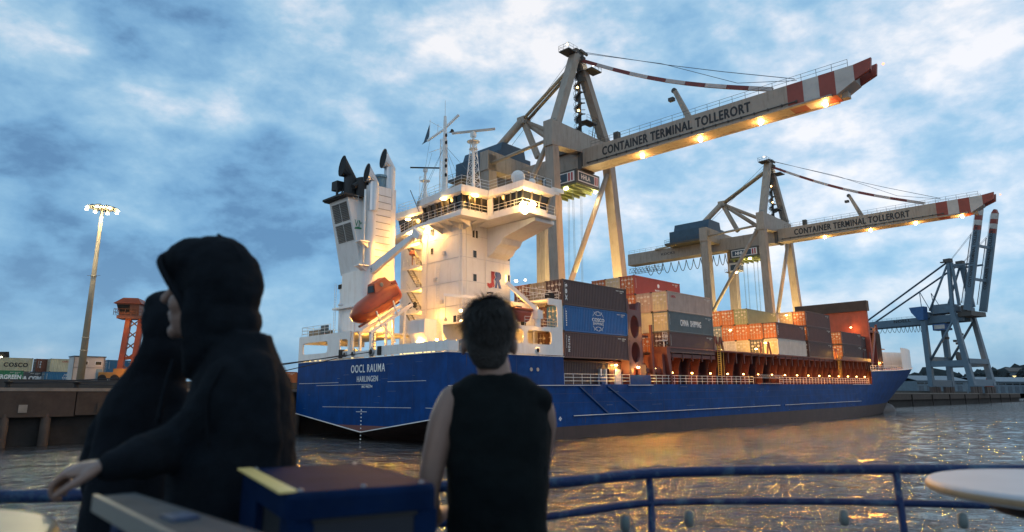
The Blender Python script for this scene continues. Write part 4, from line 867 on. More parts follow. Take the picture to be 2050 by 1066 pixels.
# ---------------- cargo deck: coaming, brackets, walkway rails, lashing bridges, hatch covers
def cargo_deck():
    sp('coaming_wall', MB().box((37.6, 2.1, 5.46), (128, 2.3, 10.2)), 'coaming_shade')
    sp('coaming_top', MB().box((37.6, -0.02, 10.18), (119, 2.6, 10.36)).prism([(119, -0.02, 10.18), (128, 1.4, 10.18), (128, 2.6, 10.18), (119, 2.6, 10.18)], (0, 0, 0.18)), 'ship_red')
    x = 39.2; i = 0
    while x < 127:
        yo = 0.25 if x < 118 else 0.25 + (x - 118) * 0.15
        b = MB().prism([(x, 2.1, 5.46), (x, yo + 0.95, 5.46), (x, yo + 0.75, 7.4), (x, yo, 10.1), (x, 2.1, 10.1)], (0.07, 0, 0)); b.box((x - 0.1, yo - 0.02, 8.6), (x + 0.17, yo + 0.06, 10.15)); sp('coaming_bracket', b, 'coaming_shade')
        if i % 2 == 0 or x > 70: light(ship, (x + 0.9, 0.9, 6.6), 46, RED_AMBER, 0.08); 
        if i % 2 == 0: sp('walkway_lamp', MB().lathe([(0.08, 0), (0.17, 0.08), (0.08, 0.18)], (x + 0.9, 1.0, 6.95), 8), 'lamp_amber')
        x += 2.62; i += 1
    for z in (7.0, 8.6): sp('coaming_stiffener', MB().box((37.7, 1.95, z), (128, 2.1, z + 0.1)), 'ship_red')
    for a, b_ in ((16.6, 28.9), (33.3, 62.5), (72.3, 118.2)):
        r_ = MB(); grid_rail(r_, [(a, 0.12, 5.5), (b_, 0.12, 5.5)], 1.12, 3, 1.45, 0.035); sp('deck_rail', r_, 'rail_white')
    # accommodation ladder stowed along the rail
    g = MB().beam((62.8, -0.12, 6.5), (72.1, -0.12, 6.45), 0.5, 0.1).beam((62.8, -0.4, 6.95), (72.1, -0.4, 6.9), 0.05, 0.07).beam((64, -0.1, 5.62), (72.1, -0.1, 5.6), 0.5, 0.09)
    for k in range(14): xx = 63 + k * 0.66; g.beam((xx, -0.4, 6.5), (xx + 0.33, -0.4, 6.92), 0.04, 0.04); g.beam((xx + 0.33, -0.4, 6.92), (xx + 0.66, -0.4, 6.5), 0.04, 0.04)
    sp('accommodation_ladder', g, 'rod')
    # yellow cargo hold ladders in front of the coaming
    for x in (51.3, 100.5):
        l = MB()
        for dx in (0, 0.8): l.tube((x + dx, 0.1, 6.7), (x + dx - 0.15, -0.1, 11.2), 0.045, n=5)
        for k in range(14): l.tube((x, 0.08, 6.9 + k * 0.3), (x + 0.8, 0.08, 6.9 + k * 0.3), 0.03, n=4)
        for dx in (1.4, 2.1): l.tube((x + dx, 0.3, 6.7), (x + dx - 0.15, 0.1, 11.2), 0.04, n=5)
        sp('hold_ladder', l, 'yellow_paint')
    # lashing bridge with oval holes, aft of the second bay
    def plate_with_ovals(x, y0, y1, z0, z1, ovals, th=0.28):
        # plate in the x-z plane facing starboard would hide the holes; build it as strips round each oval
        pass
    ov = [(8.1, 10.6), (11.0, 13.9)]
    pl = MB(); xa, xb = 29.0, 31.9; xm = (xa + xb) / 2; Yp, th = 0.1, 0.3; n = 14
    zz = [6.7, 7.95, 10.75, 10.85, 14.05, 15.4]
    def ring_panel(z0, z1, zc0, zc1):
        c = ((xa + xb) / 2, (zc0 + zc1) / 2); rx, rz = 0.95, (zc1 - zc0) / 2
        inn = [(c[0] + rx * math.cos(2 * math.pi * k / n), c[1] + rz * math.sin(2 * math.pi * k / n)) for k in range(n)]
        out = []
        for k in range(n):
            a = 2 * math.pi * k / n; cx_, sz_ = math.cos(a), math.sin(a); s_ = min(((xb - xa) / 2) / max(abs(cx_), 1e-6), ((z1 - z0) / 2) / max(abs(sz_), 1e-6)); out.append((xm + cx_ * s_, (z0 + z1) / 2 + sz_ * s_))
        for k in range(n):
            k2 = (k + 1) % n
            pl.prism([(inn[k][0], Yp, inn[k][1]), (out[k][0], Yp, out[k][1]), (out[k2][0], Yp, out[k2][1]), (inn[k2][0], Yp, inn[k2][1])], (0, th, 0))
    ring_panel(7.9, 10.8, 8.05, 10.65); ring_panel(10.8, 14.2, 11.05, 13.95)
    pl.prism([(xa, Yp, 14.2), (xb, Yp, 14.2), (xb, Yp, 15.6), (xb - 0.35, Yp, 15.7), (xb - 0.8, Yp, 14.6), (xa + 0.5, Yp, 14.6), (xa + 0.15, Yp, 15.9), (xa, Yp, 15.9)], (0, th, 0))
    pl.box((xa, Yp, 6.62), (xa + 0.8, Yp + th, 7.9)); pl.box((xb - 0.7, Yp, 6.62), (xb + 0.6, Yp + th, 7.9)); pl.box((xa + 0.8, Yp, 7.5), (xb - 0.7, Yp + th, 7.9))
    pl.box((xb - 0.1, 0.1, 7.9), (xb + 0.1, 1.8, 15.6)); pl.box((xa - 0.05, 0.1, 6.6), (xa + 0.15, 2.4, 15.9)); sp('lashing_bridge', pl, 'lash_purple')
    st = MB()
    for y in (3.0, 5.5, 8.0, 10.5): st.box((34.6, y, 5.5), (34.9, y + 0.3, 12.6))
    st.box((34.6, 2.2, 9.4), (35.2, 16, 9.9)); st.box((34.5, 2.0, 11.6), (36.3, 16, 11.8)); st.box((34.6, 0.4, 7.4), (34.9, 16, 7.65)); st.box((34.5, 0.35, 5.5), (34.85, 0.65, 13.0)); st.beam((34.7, 2.5, 5.6), (34.7, 5.0, 7.6), 0.15, 0.2); st.beam((34.7, 6.5, 7.6), (34.7, 4.2, 9.4), 0.15, 0.2); sp('lashing_frame', st, 'ship_red')
    sp('bay_bulkhead', MB().box((36.9, 0.4, 5.46), (37.5, 20, 9.4)), 'ship_red'); sp('coaming_end', MB().prism([(37.4, 0.0, 10.36), (37.4, 0.0, 9.4), (38.3, 0, 5.5), (38.6, 0, 5.5), (38.2, 0, 10.36)], (0, 2.2, 0)), 'ship_red')
    pf = MB(); pf.box((37.0, 0.2, 11.1), (38.1, 1.3, 11.2)); grid_rail(pf, [(37.0, 0.2, 11.2), (38.1, 0.2, 11.2)], 1.0, 3, 0.5, 0.03); pf.box((37.2, 0.2, 10.3), (37.3, 0.3, 11.2)); sp('lashing_platform', pf, 'rail_white')
    for x, y, z, p, c in ((27.4, 1.0, 7.7, 70, WARM), (30.5, -0.1, 7.45, 40, WARM), (35.8, 1.0, 7.4, 130, AMBER), (33.6, 4.0, 8.6, 120, AMBER), (33.4, 3.0, 12.2, 110, YEL), (33.2, 7.0, 15.0, 150, WARM), (33.6, 1.6, 14.5, 90, YEL)):
        sp('deck_lamp', MB().lathe([(0.14, 0), (0.22, 0.08), (0.1, 0.16)], (x, y, z), 10), 'lamp_warm'); light(ship, (x - 0.1, y - 0.15, z - 0.25), p, c, 0.12)
    for x, z, p in ((27.4, 7.6, 800), (36.0, 7.6, 850), (33.0, 12.5, 450), (52.5, 11.5, 400), (71.0, 11.6, 800), (101, 11.6, 800), (125, 11.0, 700)): light(ship, (x, -0.2, z), p, YEL, 0.25, spot=150, aim=(x - 14, -26, 0))  # spots without lamp bodies, added for golden glints along the hull
    light(ship, (5.0, 3.6, 12.6), 2300, YEL, 0.3, spot=150, aim=(-26, -30, 0)); light(ship, (1.2, 9.0, 10.4), 3200, YEL, 0.3, spot=150, aim=(-30, -20, 0)); light(ship, (1.0, 19.5, 12.4), 1200, YEL, 0.3, spot=150, aim=(-30, 0, 0)); light(ship, (13.0, -0.3, 12.8), 1400, YEL, 0.3, spot=150, aim=(4, -26, 0))  # stern spots with no housings of their own, added to gild the water
    # things on the side deck beside the first bay
    for x, w_, m in ((24.3, 0.25, 'pipe_metal'), (25.3, 0.25, 'rail_white'), (26.0, 0.9, 'ship_red'), (27.2, 1.2, 'rail_white')): sp('deck_vent', MB().box((x, 1.0, 5.46), (x + w_, 2.0, 7.3)), m)
    sp('hose_reel', MB().lathe([(0.35, -0.3), (0.5, -0.28), (0.5, 0.28), (0.35, 0.3)], (24.2, 0.8, 5.95), 12, axis='y'), 'boat_blue_light')
    for x in (34.0, 35.6, 36.9): sp('deck_vent', MB().lathe([(0.35, 0), (0.35, 1.5), (0.55, 1.55), (0.5, 2.0), (0.2, 2.2)], (x, 1.2, 5.46), 12), 'ship_red', smooth=False)
    # hatch cover lifted upright forward of bay five, and pontoon covers under the stacks
    h = MB().box((126.2, 1.3, 10.4), (127.0, 16.6, 22.6)); sp('hatch_cover_panel', h, 'hatch_red')
    h2 = MB().box((125.7, 1.0, 22.0), (127.4, 17.2, 24.3)); sp('hatch_cover_edge', h2, 'hatch_dark')
    for a, b_, z in ((16.5, 29.0, 8.2), (38.2, 51, 9.5), (60, 71.5, 10.42), (72.5, 98.6, 10.3), (104, 122, 10.9)): sp('hatch_cover', MB().box((a, 1.2 if a < 20 else 0.3, z - 0.5 if a > 20 else z - 0.1), (b_, 24.5, z)), 'ship_red')
    for x in (70.2, 85.2, 87.5, 101.5, 122.5, 52.0, 53.5):
        l = MB(); l.beam((x - 0.6, 0.6, 10.4), (x, 0.6, 12.4), 0.2, 0.25); l.beam((x + 0.8, 0.6, 10.4), (x + 0.1, 0.6, 12.4), 0.2, 0.25); l.beam((x - 0.5, 1.8, 10.4), (x, 1.8, 12.4), 0.2, 0.25); sp('cell_guide', l, 'ship_red')
    for x, y, z, p, c in ((70.8, 3.0, 11.3, 150, YEL), (68.0, 6.0, 14.5, 220, WARM), (70.5, 1.2, 12.2, 60, WARM), (100.8, 1.5, 11.3, 120, YEL), (101.5, 4.0, 14.2, 140, AMBER), (124.6, 4.5, 18.2, 60, AMBER), (84.9, 1.4, 15.5, 70, AMBER), (84.8, 3.0, 18.0, 70, WARM)):
        sp('deck_lamp', MB().lathe([(0.14, 0), (0.22, 0.08), (0.1, 0.16)], (x, y, z), 10), 'lamp_warm'); light(ship, (x - 0.2, y - 0.2, z - 0.2), p, c, 0.15)
    # forward: red-brown breakwater, ladder mast, white forecastle bulwark
    f = MB(); f.beam((128.4, 2.4, 9.0), (138.5, 3.6, 18.4), 0.5, 1.3); f.prism([(136.0, 2.9, 9.0), (141.0, 3.4, 9.0), (141.0, 3.4, 18.0), (137.8, 3.4, 18.0)], (0, 18, 0)); f.box((130, 3.4, 17.6), (141, 20, 18.2)); sp('breakwater', f, 'ship_red')
    for k in range(5): sp('breakwater_rib', MB().beam((136.6 + k * 0.95, 3.1, 9.0), (138.2 + k * 0.6, 3.2, 17.6), 0.12, 0.3), 'hatch_dark')
    m = MB()
    for x in (144.0, 150.0): m.tube((x, 6.0, 9.0), (x - 1.6, 6.0, 20.5), 0.32, n=8)
    for k in range(6): m.tube((143.5 - k * 0.2, 6.0, 11 + k * 1.7), (149.6 - k * 0.2, 6.0, 11 + k * 1.7), 0.12, n=6)
    sp('foremast', m, 'ship_red'); sp('foremast_platform', MB().box((143, 5.2, 14.2), (151, 7, 14.4)), 'ship_red')
    wb = MB()
    bw = [(152, 13.0), (165, 13.3), (180, 13.6), (192, 13.9), (202.5, 13.9)]
    for (xa_, za), (xb_, zb) in zip(bw, bw[1:]):
        for sg in (-1, 1):
            def P(x, z): return (x, CL + sg * (half(x, 1.0) * 0.97 + 0.05), z)
            wb.add([P(xa_, deck_z(xa_)), P(xb_, deck_z(xb_)), P(xb_, zb + 1.6), P(xa_, za + 1.6 if xa_ > 153 else za + 1.6)], [(0, 1, 2, 3)])
    sp('forecastle_bulwark', wb, 'ship_white')
    r_ = MB(); pts = [(x, CL - half(x, 1.0) + 0.15, deck_z(x)) for x in (120.6, 128, 136, 144, 152)]; grid_rail(r_, pts, 1.15, 3, 1.8, 0.04); sp('forecastle_rail', r_, 'rail_white')
    sp('forecastle_edge', MB().path([(x, CL - half(x, 1.0) - 0.05, deck_z(x)) for x in (120.3, 128, 136, 144, 152, 162, 172, 182)], 0.12, 6), 'rail_white')
    for x in (141, 146, 153): sp('deck_vent', MB().lathe([(0.5, 0), (0.5, 1.6), (0.8, 1.7), (0.6, 2.3)], (x, 5.5 + (x - 141) * 0.25, 8.9), 10), 'ship_red')
    for x, y, z in ((131, 3.0, 10.6), (138, 3.2, 10.4), (146, 5.0, 10.8), (157, 9, 11.0)):
        sp('deck_lamp', MB().lathe([(0.14, 0), (0.24, 0.1), (0.1, 0.2)], (x, y, z), 10), 'lamp_amber'); light(ship, (x, y - 0.4, z), 90, WARM, 0.15)
    light(ship, (176, CL, 13.0), 350, YEL, 0.3)
cargo_deck()

# ================================================================== containers (x along the box, doors at x = 0, y to port)
CL40, CW = 12.19, 2.44
def corr(x0, x1, y, depth, z0, z1, n, mb, axis='x'):
    """trapezoid corrugated sheet; axis x: runs along x at y, depth along +y"""
    p = (x1 - x0) / n; prof = []
    for i in range(n):
        a = x0 + i * p; prof += [(a, 0), (a + 0.32 * p, 0), (a + 0.5 * p, depth), (a + 0.82 * p, depth)]
    prof.append((x1, 0))
    vs = []
    for a, d in prof:
        for z in (z0, z1): vs.append((a, y + d, z) if axis == 'x' else (y + d, a, z))
    mb.add(vs, [(2 * i, 2 * i + 2, 2 * i + 3, 2 * i + 1) for i in range(len(prof) - 1)])
CM = {}
def cmesh(h, L_=CL40):
    key = (h, L_)
    if key in CM: return CM[key]
    n = 40 if L_ > 8 else 20
    s = MB(); corr(0.16, L_ - 0.16, 0.05, 0.05, 0.16, h - 0.12, n, s); corr(0.16, L_ - 0.16, CW - 0.05, -0.05, 0.16, h - 0.12, n, s); corr(0.14, CW - 0.14, L_ - 0.05, -0.05, 0.16, h - 0.12, 9, s, 'y')
    s.face([(0.05, 0.05, h - 0.05), (L_ - 0.05, 0.05, h - 0.05), (L_ - 0.05, CW - 0.05, h - 0.05), (0.05, CW - 0.05, h - 0.05)]); s.face([(0.1, 0.05, 0.1), (L_ - 0.1, 0.05, 0.1), (L_ - 0.1, CW - 0.05, 0.1), (0.1, CW - 0.05, 0.1)])
    f = MB()
    for y in (0, CW - 0.15):
        f.box((0, y, 0.12), (0.16, y + 0.15, h - 0.12)); f.box((L_ - 0.16, y, 0.12), (L_, y + 0.15, h - 0.12)); f.box((0.16, y + 0.02, 0.02), (L_ - 0.16, y + 0.13, 0.17)); f.box((0.16, y + 0.02, h - 0.13), (L_ - 0.16, y + 0.13, h - 0.02))
    for x in (0.01, L_ - 0.15): f.box((x, 0.15, 0.02), (x + 0.14, CW - 0.15, 0.17)); f.box((x, 0.15, h - 0.14), (x + 0.14, CW - 0.15, h - 0.02))
    c = MB()
    for x in (-0.01, L_ - 0.17):
        for y in (-0.008, CW - 0.155):
            for z in (0, h - 0.13): c.box((x, y, z), (x + 0.18, y + 0.163, z + 0.13))
    d = MB()   # one door leaf, 1.06 wide, hinge at y=0
    dh = h - 0.34
    d.box((0.05, 0, 0), (0.09, 1.06, dh))
    for z in (0.0, dh * 0.25, dh * 0.5, dh * 0.75, dh - 0.07): d.box((0.02, 0.02, z), (0.05, 1.04, z + 0.07))
    r_ = MB()
    for y in (0.30, 0.78):
        r_.tube((0.0, y, -0.08), (0.0, y, dh + 0.08), 0.022, n=5)
        for z in (0.25, dh * 0.33, dh * 0.66, dh - 0.25): r_.box((-0.03, y - 0.07, z - 0.04), (0.02, y + 0.07, z + 0.04))
        r_.box((-0.04, y - 0.03, dh * 0.36), (-0.01, y + 0.34, dh * 0.36 + 0.05))
    pc = MB()
    for y, z, w_, hh in ((0.1, dh * 0.78, 0.36, 0.22), (0.62, dh * 0.82, 0.36, 0.12), (0.6, dh * 0.55, 0.34, 0.25), (0.14, dh * 0.42, 0.22, 0.16)): pc.box((0.012, y, z), (0.022, y + w_, z + hh))
    sm_ = MB()
    for i in range(11):
        if i != 4: sm_.box((L_ - 2.1 + i * 0.15, 0.025, h - 0.42), (L_ - 2.01 + i * 0.15, 0.035, h - 0.30))
    for i in range(4): sm_.box((L_ - 1.3 + i * 0.13, 0.025, h - 0.62), (L_ - 1.22 + i * 0.13, 0.035, h - 0.52))
    for i in range(9): sm_.box((0.38, 0.025, h - 0.5 - i * 0.16), (0.46, 0.035, h - 0.4 - i * 0.16))
    CM[key] = dict(code=sm_.mesh('number_marks', 'placard'), shell=s.mesh('side_walls', 'c_brown', recalc=False), frame=f.mesh('frame', 'c_brown'), corners=c.mesh('corner_castings', 'c_frame_dark'), door=d.mesh('door', 'c_brown'), rods=r_.mesh('lock_rods', 'rod'), marks=pc.mesh('placards', 'placard'))
    return CM[key]
def omat(o, m, i=0): o.material_slots[i].link = 'OBJECT'; o.material_slots[i].material = MATS[m]
def container(M, h, colour, label, group, texts=(), doors=True, L_=CL40, door_col=None, name='shipping_container', rods=True):  # a separate door colour paints the lamplight onto lit ends
    k = cmesh(h, L_); r_ = empty(name, M, label, 'container', group)
    for nm in ('shell', 'frame', 'corners'):
        o = link(k[nm].name, k[nm], r_)
        if nm != 'corners': omat(o, 'c_' + colour)
    link('number_marks', k['code'], r_)['kind'] = 'stuff'
    if doors:
        for i in range(2):
            Mx = Matrix.Translation((0, 0.16 + i * 1.065, 0.17))
            d = link('door', k['door'], r_, Mx); omat(d, 'c_' + (door_col or colour))
            if rods: link('lock_rods', k['rods'], d)['kind'] = 'stuff'; link('placards', k['marks'], d)['kind'] = 'stuff'
    for t in texts:
        key, x, z, w_, hh, m = t[:6]
        vert = len(t) > 6 and t[6] == 'v'; port = len(t) > 6 and t[6] == 'd'
        if vert: text(key, r_, (x, 0.035, z), (0, 0, -1), (1, 0, 0), w_, hh, m)
        elif port: text(key, r_, (-0.01, x, z), (0, -1, 0), (0, 0, 1), w_, hh, m)
        else: text(key, r_, (x, 0.035, z), (1, 0, 0), (0, 0, 1), w_, hh, m)
    return r_
GA = 'containers stacked on the ship deck'
def on_ship(x, row, z, h, colour, label, texts=(), y=None, **k):
    return container(ST(x, row * 2.5 if y is None else y, z), h, colour, label, GA, texts, **k)
# first bay, behind the white stern house
H1 = 2.88
on_ship(16.62, 0, 8.32, H1, 'brown', 'brown container directly under the bright blue container', [('triton', 0.85, 1.55, 1.7, 0.32, 'text_white', 'v')])
blue = on_ship(16.62, 0, 11.22, H1, 'blue', 'bright blue container with white globe logo between two brown ones')
on_ship(16.62, 0, 14.12, H1, 'darkbrown', 'dark brown container with white marks on top of the bright blue one', [('tex', 0.65, 1.45, 1.9, 0.42, 'text_white', 'v')])
on_ship(16.62, 1, 14.12, H1, 'tan', 'grey tan container end between two brown ones beside the tower')
on_ship(16.62, 2, 14.12, H1, 'rust', 'rust brown container end nearest the white tower')
for row, tone, labs in ((1, 'brown', ('lowest brown container in the column of the grey tan one', 'brown container directly below the grey tan one')), (2, 'rust', ('lowest rust container in the column next to the white tower', 'rust container one below the top, next to the white tower'))):
    for z, lab in zip((8.32, 11.22), labs): on_ship(16.62, row, z, H1, tone, lab)
on_ship(16.7, 0, 5.5, 2.62, 'darkbrown', 'dark ribbed container standing on the deck behind the white rail', y=1.35)
def globe(parent, x, z, r):
    g = MB(); n = 28
    def arc(cx_, cz_, rx, rz, a0, a1, w_=0.05, k=16):
        for i in range(k):
            t0, t1 = R(a0 + (a1 - a0) * i / k), R(a0 + (a1 - a0) * (i + 1) / k)
            g.face([(cx_ + (rx - w_) * math.cos(t0), 0.03, cz_ + (rz - w_) * math.sin(t0)), (cx_ + rx * math.cos(t0), 0.03, cz_ + rz * math.sin(t0)), (cx_ + rx * math.cos(t1), 0.03, cz_ + rz * math.sin(t1)), (cx_ + (rx - w_) * math.cos(t1), 0.03, cz_ + (rz - w_) * math.sin(t1))])
    arc(x, z, r, r, 28, 152); arc(x, z, r, r, 208, 332)
    for s_ in (-1, 1):
        arc(x, z, r * 0.5, r, 35, 145); arc(x, z, r * 0.5, r, 215, 325); arc(x, z + s_ * r * 1.15, r * 0.75, r * 0.6, 200 if s_ > 0 else 20, 340 if s_ > 0 else 160)
    g.build('globe_logo', 'text_white', parent, recalc=False)
    text('cosco2', parent, (x, 0.03, z + 0.14), (1, 0, 0), (0, 0, 1), r * 2.0, r * 0.36, 'text_white'); text('shipping', parent, (x, 0.03, z - 0.3), (1, 0, 0), (0, 0, 1), r * 1.75, r * 0.26, 'text_white')
globe(blue, 6.3, 1.45, 1.15)
sm = MB()
for i in range(7): sm.box((0.45, 0.02, 0.6 + i * 0.25), (0.6, 0.04, 0.75 + i * 0.25))
sm.build('number_marks', 'text_white', blue)
# second bay
H2 = 2.73
on_ship(38.3, 0, 15.1, H2, 'pale', 'pale pinkish container with small red letters above the grey one', [('capital', 1.65, 2.05, 1.2, 0.34, 'text_red')], door_col='cream')  # cream doors carry the yellow deck lamplight in their paint
on_ship(38.3, 0, 12.35, H2, 'grey', 'grey container lettered in large white capitals', [('china', 5.9, 1.35, 5.6, 0.85, 'text_white')], door_col='cream')  # doors cream instead of grey, as if lit by sodium lamps
on_ship(38.3, 0, 9.6, H2, 'brown', 'brown container at the bottom under the grey lettered one')
on_ship(38.3, 1, 15.1, H2, 'pale', 'greyish brown container end beside the pale pinkish one, with many lock rods')
on_ship(38.3, 1, 12.35, H2, 'cream', 'cream container end lit yellow beside the grey lettered one', rods=False)
on_ship(38.3, 1, 9.6, H2, 'orange', 'orange container end low beside the brown one in the second bay')
r_red = on_ship(38.3, 2, 17.85, H2, 'red', 'red container with small white logo on top of the second bay', [('mag', 6.2, 1.05, 1.9, 0.26, 'text_white')], door_col='orange')
MB().lathe([(0.18, 0), (0.3, 0.01)], (6.2, 0.03, 1.75), 16, axis='y').build('ring_logo', 'text_white', r_red)
on_ship(38.3, 2, 15.1, H2, 'orange', 'orange container end under the red container')
on_ship(38.3, 2, 12.35, H2, 'cream', 'cream container end two below the red container, behind the oval holes')
on_ship(38.3, 2, 9.6, H2, 'orange', 'lowest orange container end in the column of the red container')
on_ship(38.3, 3, 17.85, H2, 'cream', 'cream container end on top, next to the red container')
on_ship(38.3, 4, 17.85, H2, 'orange', 'orange container end topmost and farthest from the ship side in the second bay')
for row, lab in ((3, 'tan container directly under the cream top container next to the red one'), (4, 'tan container directly under the topmost orange container of the second bay')): on_ship(38.3, row, 15.1, H2, 'tan', lab)
# third bay
X3 = 72.75
on_ship(X3, 0, 13.12, H2, 'brown', 'brown container with an orange lit end resting on the white one', [('car', 0.5, 1.4, 1.6, 0.32, 'text_white', 'v')], door_col='orange')  # orange doors paint the lamplit end of the brown box
on_ship(X3, 0, 10.38, H2, 'white', 'white container at the bottom of the third bay, above the red coaming', door_col='cream')
for row, lab in ((1, 'orange container end next to the brown container of the third bay'), (2, 'orange container end under the olive container'), (3, 'orange container end two rows from the olive container, middle tier')):
    on_ship(X3, row, 13.12, H2, 'orange', lab)
on_ship(X3, 4, 13.12, H2, 'bluegrey', 'blue grey container end at the inner edge of the third bay')
for row, c, lab in ((1, 'darkgrey', 'dark container end beside the white one on the bottom tier'), (2, 'cream', 'cream container end low under the orange ones of the third bay'), (3, 'white', 'whitish container end lowest and innermost in the third bay')):
    on_ship(X3, row, 10.38, H2, c, lab)
on_ship(X3, 2, 15.88, H2, 'olive', 'olive green container on top of the third bay')
on_ship(X3, 3, 15.88, H2, 'orange', 'orange container end on top, next to the olive container')
on_ship(X3, 4, 15.88, H2, 'orange', 'orange container end on top, two from the olive container')
# fourth bay
X4, H4 = 86.1, 2.78
on_ship(X4, 0, 16.0, H4, 'brown', 'topmost brown container of the tall brown column in the fourth bay', door_col='orange')
on_ship(X4, 0, 13.18, H4, 'brown', 'middle brown container of the tall brown column in the fourth bay', door_col='orange')
on_ship(X4, 0, 10.36, H4, 'darkbrown', 'lowest brown container of the tall brown column in the fourth bay')
on_ship(X4, 1, 16.0, H4, 'tan', 'tan container end next to the tall brown column')
for z, lab in ((13.18, 'rust container one below the tan end, behind the tall brown column'), (10.36, 'lowest rust container behind the tall brown column')): on_ship(X4, 1, z, H4, 'rust', lab)
# fifth bay
on_ship(107.0, 0, 13.6, 2.6, 'brown', 'upper brown container in front of the upright red hatch cover', y=1.0, door_col='orange')  # lamplight on this end is painted as orange doors
on_ship(107.0, 0, 10.95, 2.6, 'darkbrown', 'lower brown container in front of the upright red hatch cover', y=1.0, door_col='orange')
on_ship(107.0, 0, 13.6, 2.6, 'orange', 'orange container end behind the fifth bay pair', y=3.5)
on_ship(107.0, 0, 10.95, 2.6, 'tan', 'tan container low behind the fifth bay pair', y=3.5)
on_ship(120.2, 0, 13.6, 2.5, 'darkbrown', 'short brown container by the breakwater, upper', y=2.2, L_=6.06)
on_ship(120.2, 0, 10.95, 2.6, 'brown', 'short brown container by the breakwater, lower', y=2.2, L_=6.06)

LM = 4.0

# ================================================================== ship-to-shore cranes on the quay (x along the berth, y inland, z up from the rails)
def sts_crane(M, label, first, trolley_y):
    cr = empty('gantry_crane', M, label, 'crane', 'cream container cranes on the quay')
    def p(name, mb, mats, par=None, smooth=False): return mb.build(name, mats, par or cr, smooth)
    Z0 = QZ
    W0, L0 = 0.0, 18.0                # waterside and landside rail
    BX = 1.55                          # half width of boom box
    zb, zt = 47.2, 51.0                # boom underside and top
    # legs: waterside pair wide at the foot, leaning in to the top
    tops = {}
    for sgn in (-1, 1):
        foot = Vector((sgn * 9.6 + (2.2 if sgn > 0 else -1.0) * 0.3, W0, Z0 + 1.5)); top = Vector((sgn * 8.7, W0, 53.2))
        if sgn > 0: foot.x = 13.6; top.x = 7.9
        else: foot.x = -7.6; top.x = -9.7
        p('leg', MB().beam(foot, top, 1.9, 2.3, up=(0, 1, 0), w2=1.7, h2=1.9), 'crane_cream'); tops[sgn] = (foot, top)
        f2 = Vector((sgn * 8.6, L0, Z0 + 1.5)); t2 = Vector((sgn * 8.4, L0, 52.6))
        if sgn < 0: f2.x, t2.x = -6.6, -8.6
        p('leg', MB().beam(f2, t2, 2.2, 2.4, up=(0, 1, 0)), 'crane_cream')
        # bogies
        for q in (foot, f2):
            for dx in (-2.4, 0, 2.4): p('bogie', MB().box((q.x + dx - 1.0, q.y - 0.5, Z0), (q.x + dx + 1.0, q.y + 0.5, Z0 + 1.4)), 'crane_dark')
        # portal tie and diagonal of the side frame, waterside to landside
        p('side_tie', MB().beam((foot.x, W0, 18.5), (f2.x, L0, 18.5), 1.3, 2.0), 'crane_cream')
    p('sill_beam', MB().beam((-8, W0, 17.5), (13.3, W0, 17.5), 1.4, 2.0), 'crane_cream'); p('sill_beam', MB().beam((-8, L0, 17.5), (9, L0, 17.5), 1.4, 2.0), 'crane_cream')
    # diagonals in the waterside frame
    fr, tr = tops[1]
    p('diagonal_brace', MB().tube((-3.8, W0, 26.5), (7.6, W0, 48.2), 0.52, n=10), 'crane_cream', smooth=True); p('diagonal_brace', MB().tube((-3.8, W0, 26.5), (-8.2, W0, 18.6), 0.52, n=10), 'crane_cream', smooth=True)
    p('diagonal_brace', MB().tube((-9.3, 0.3, 52.0), (-8.9, L0 - 0.4, 27.0), 0.5, n=10), 'crane_cream', smooth=True)
    # upper portal girders over the boom
    g = MB(); 
    def girder(y, x0, x1, za, zb_, za2, zb2, w_): g.prism([(x0, y - w_ / 2, zb_), (x0, y - w_ / 2, za), (x1, y - w_ / 2, za2), (x1, y - w_ / 2, zb2)], (0, w_, 0))
    girder(W0, -10.7, 8.6, 49.6, 54.6, 51.2, 54.4, 2.1); p('portal_girder', g, 'crane_cream')
    g = MB(); girder(L0, -9.8, 9.5, 49.3, 53.4, 49.6, 53.0, 2.4); p('portal_girder', g, 'crane_cream')
    p('upper_tie', MB().tube((-9.6, 0.8, 51.2), (-8.6, L0 - 1, 50.8), 0.35, n=8), 'crane_cream', smooth=True); p('upper_tie', MB().tube((8.0, 0.8, 51.2), (8.4, L0 - 1, 50.8), 0.35, n=8), 'crane_cream', smooth=True)
    # A-frame
    ap = Vector((-1.5, 0.0, 71.2))
    p('mast_leg', MB().beam((-8.4, 0, 54.6), (ap.x - 0.5, 0, ap.z), 1.55, 1.7, up=(0, 1, 0)), 'crane_cream'); p('mast_leg', MB().beam((7.3, 0, 54.6), (ap.x + 0.7, 0, ap.z - 0.6), 1.5, 1.7, up=(0, 1, 0)), 'crane_cream')
    p('mast_foot', MB().box((-9.0, -0.5, 54.3), (-7.9, 0.5, 55.4)), 'louver'); 
    nd = Vector((0, 16.0, 62.2))
    for sx in (-1, 1):
        p('back_stay', MB().tube((ap.x + sx * 0.5, 0.2, ap.z - 1.8), nd + Vector((sx * 0.6, 0, 0)), 0.36, n=8), 'crane_stay', smooth=True)
        p('back_strut', MB().tube(nd + Vector((sx * 0.5, 0, 0)), (sx * 2.2 - 1.5, 24.4, 53.6), 0.85, 0.85, n=10), 'crane_cream', smooth=True) if sx < 0 else None
        p('mast_strut', MB().tube(nd + Vector((sx * 0.5, 0, 0)), (sx * 2.6, 6.6 if sx < 0 else 6.6, 54.0), 0.6, n=10), 'crane_cream', smooth=True) if sx > 0 else None
    p('mast_strut', MB().beam(nd, (-0.8, 11.2, 52.6), 0.9, 1.1), 'crane_cream'); p('mast_strut', MB().tube(nd, (5.5, 1.0, 53.4), 0.55, n=10), 'crane_cream', smooth=True); p('node', MB().box((-1.1, 15.0, 61.4), (1.1, 17.0, 63.0)), 'crane_cream')
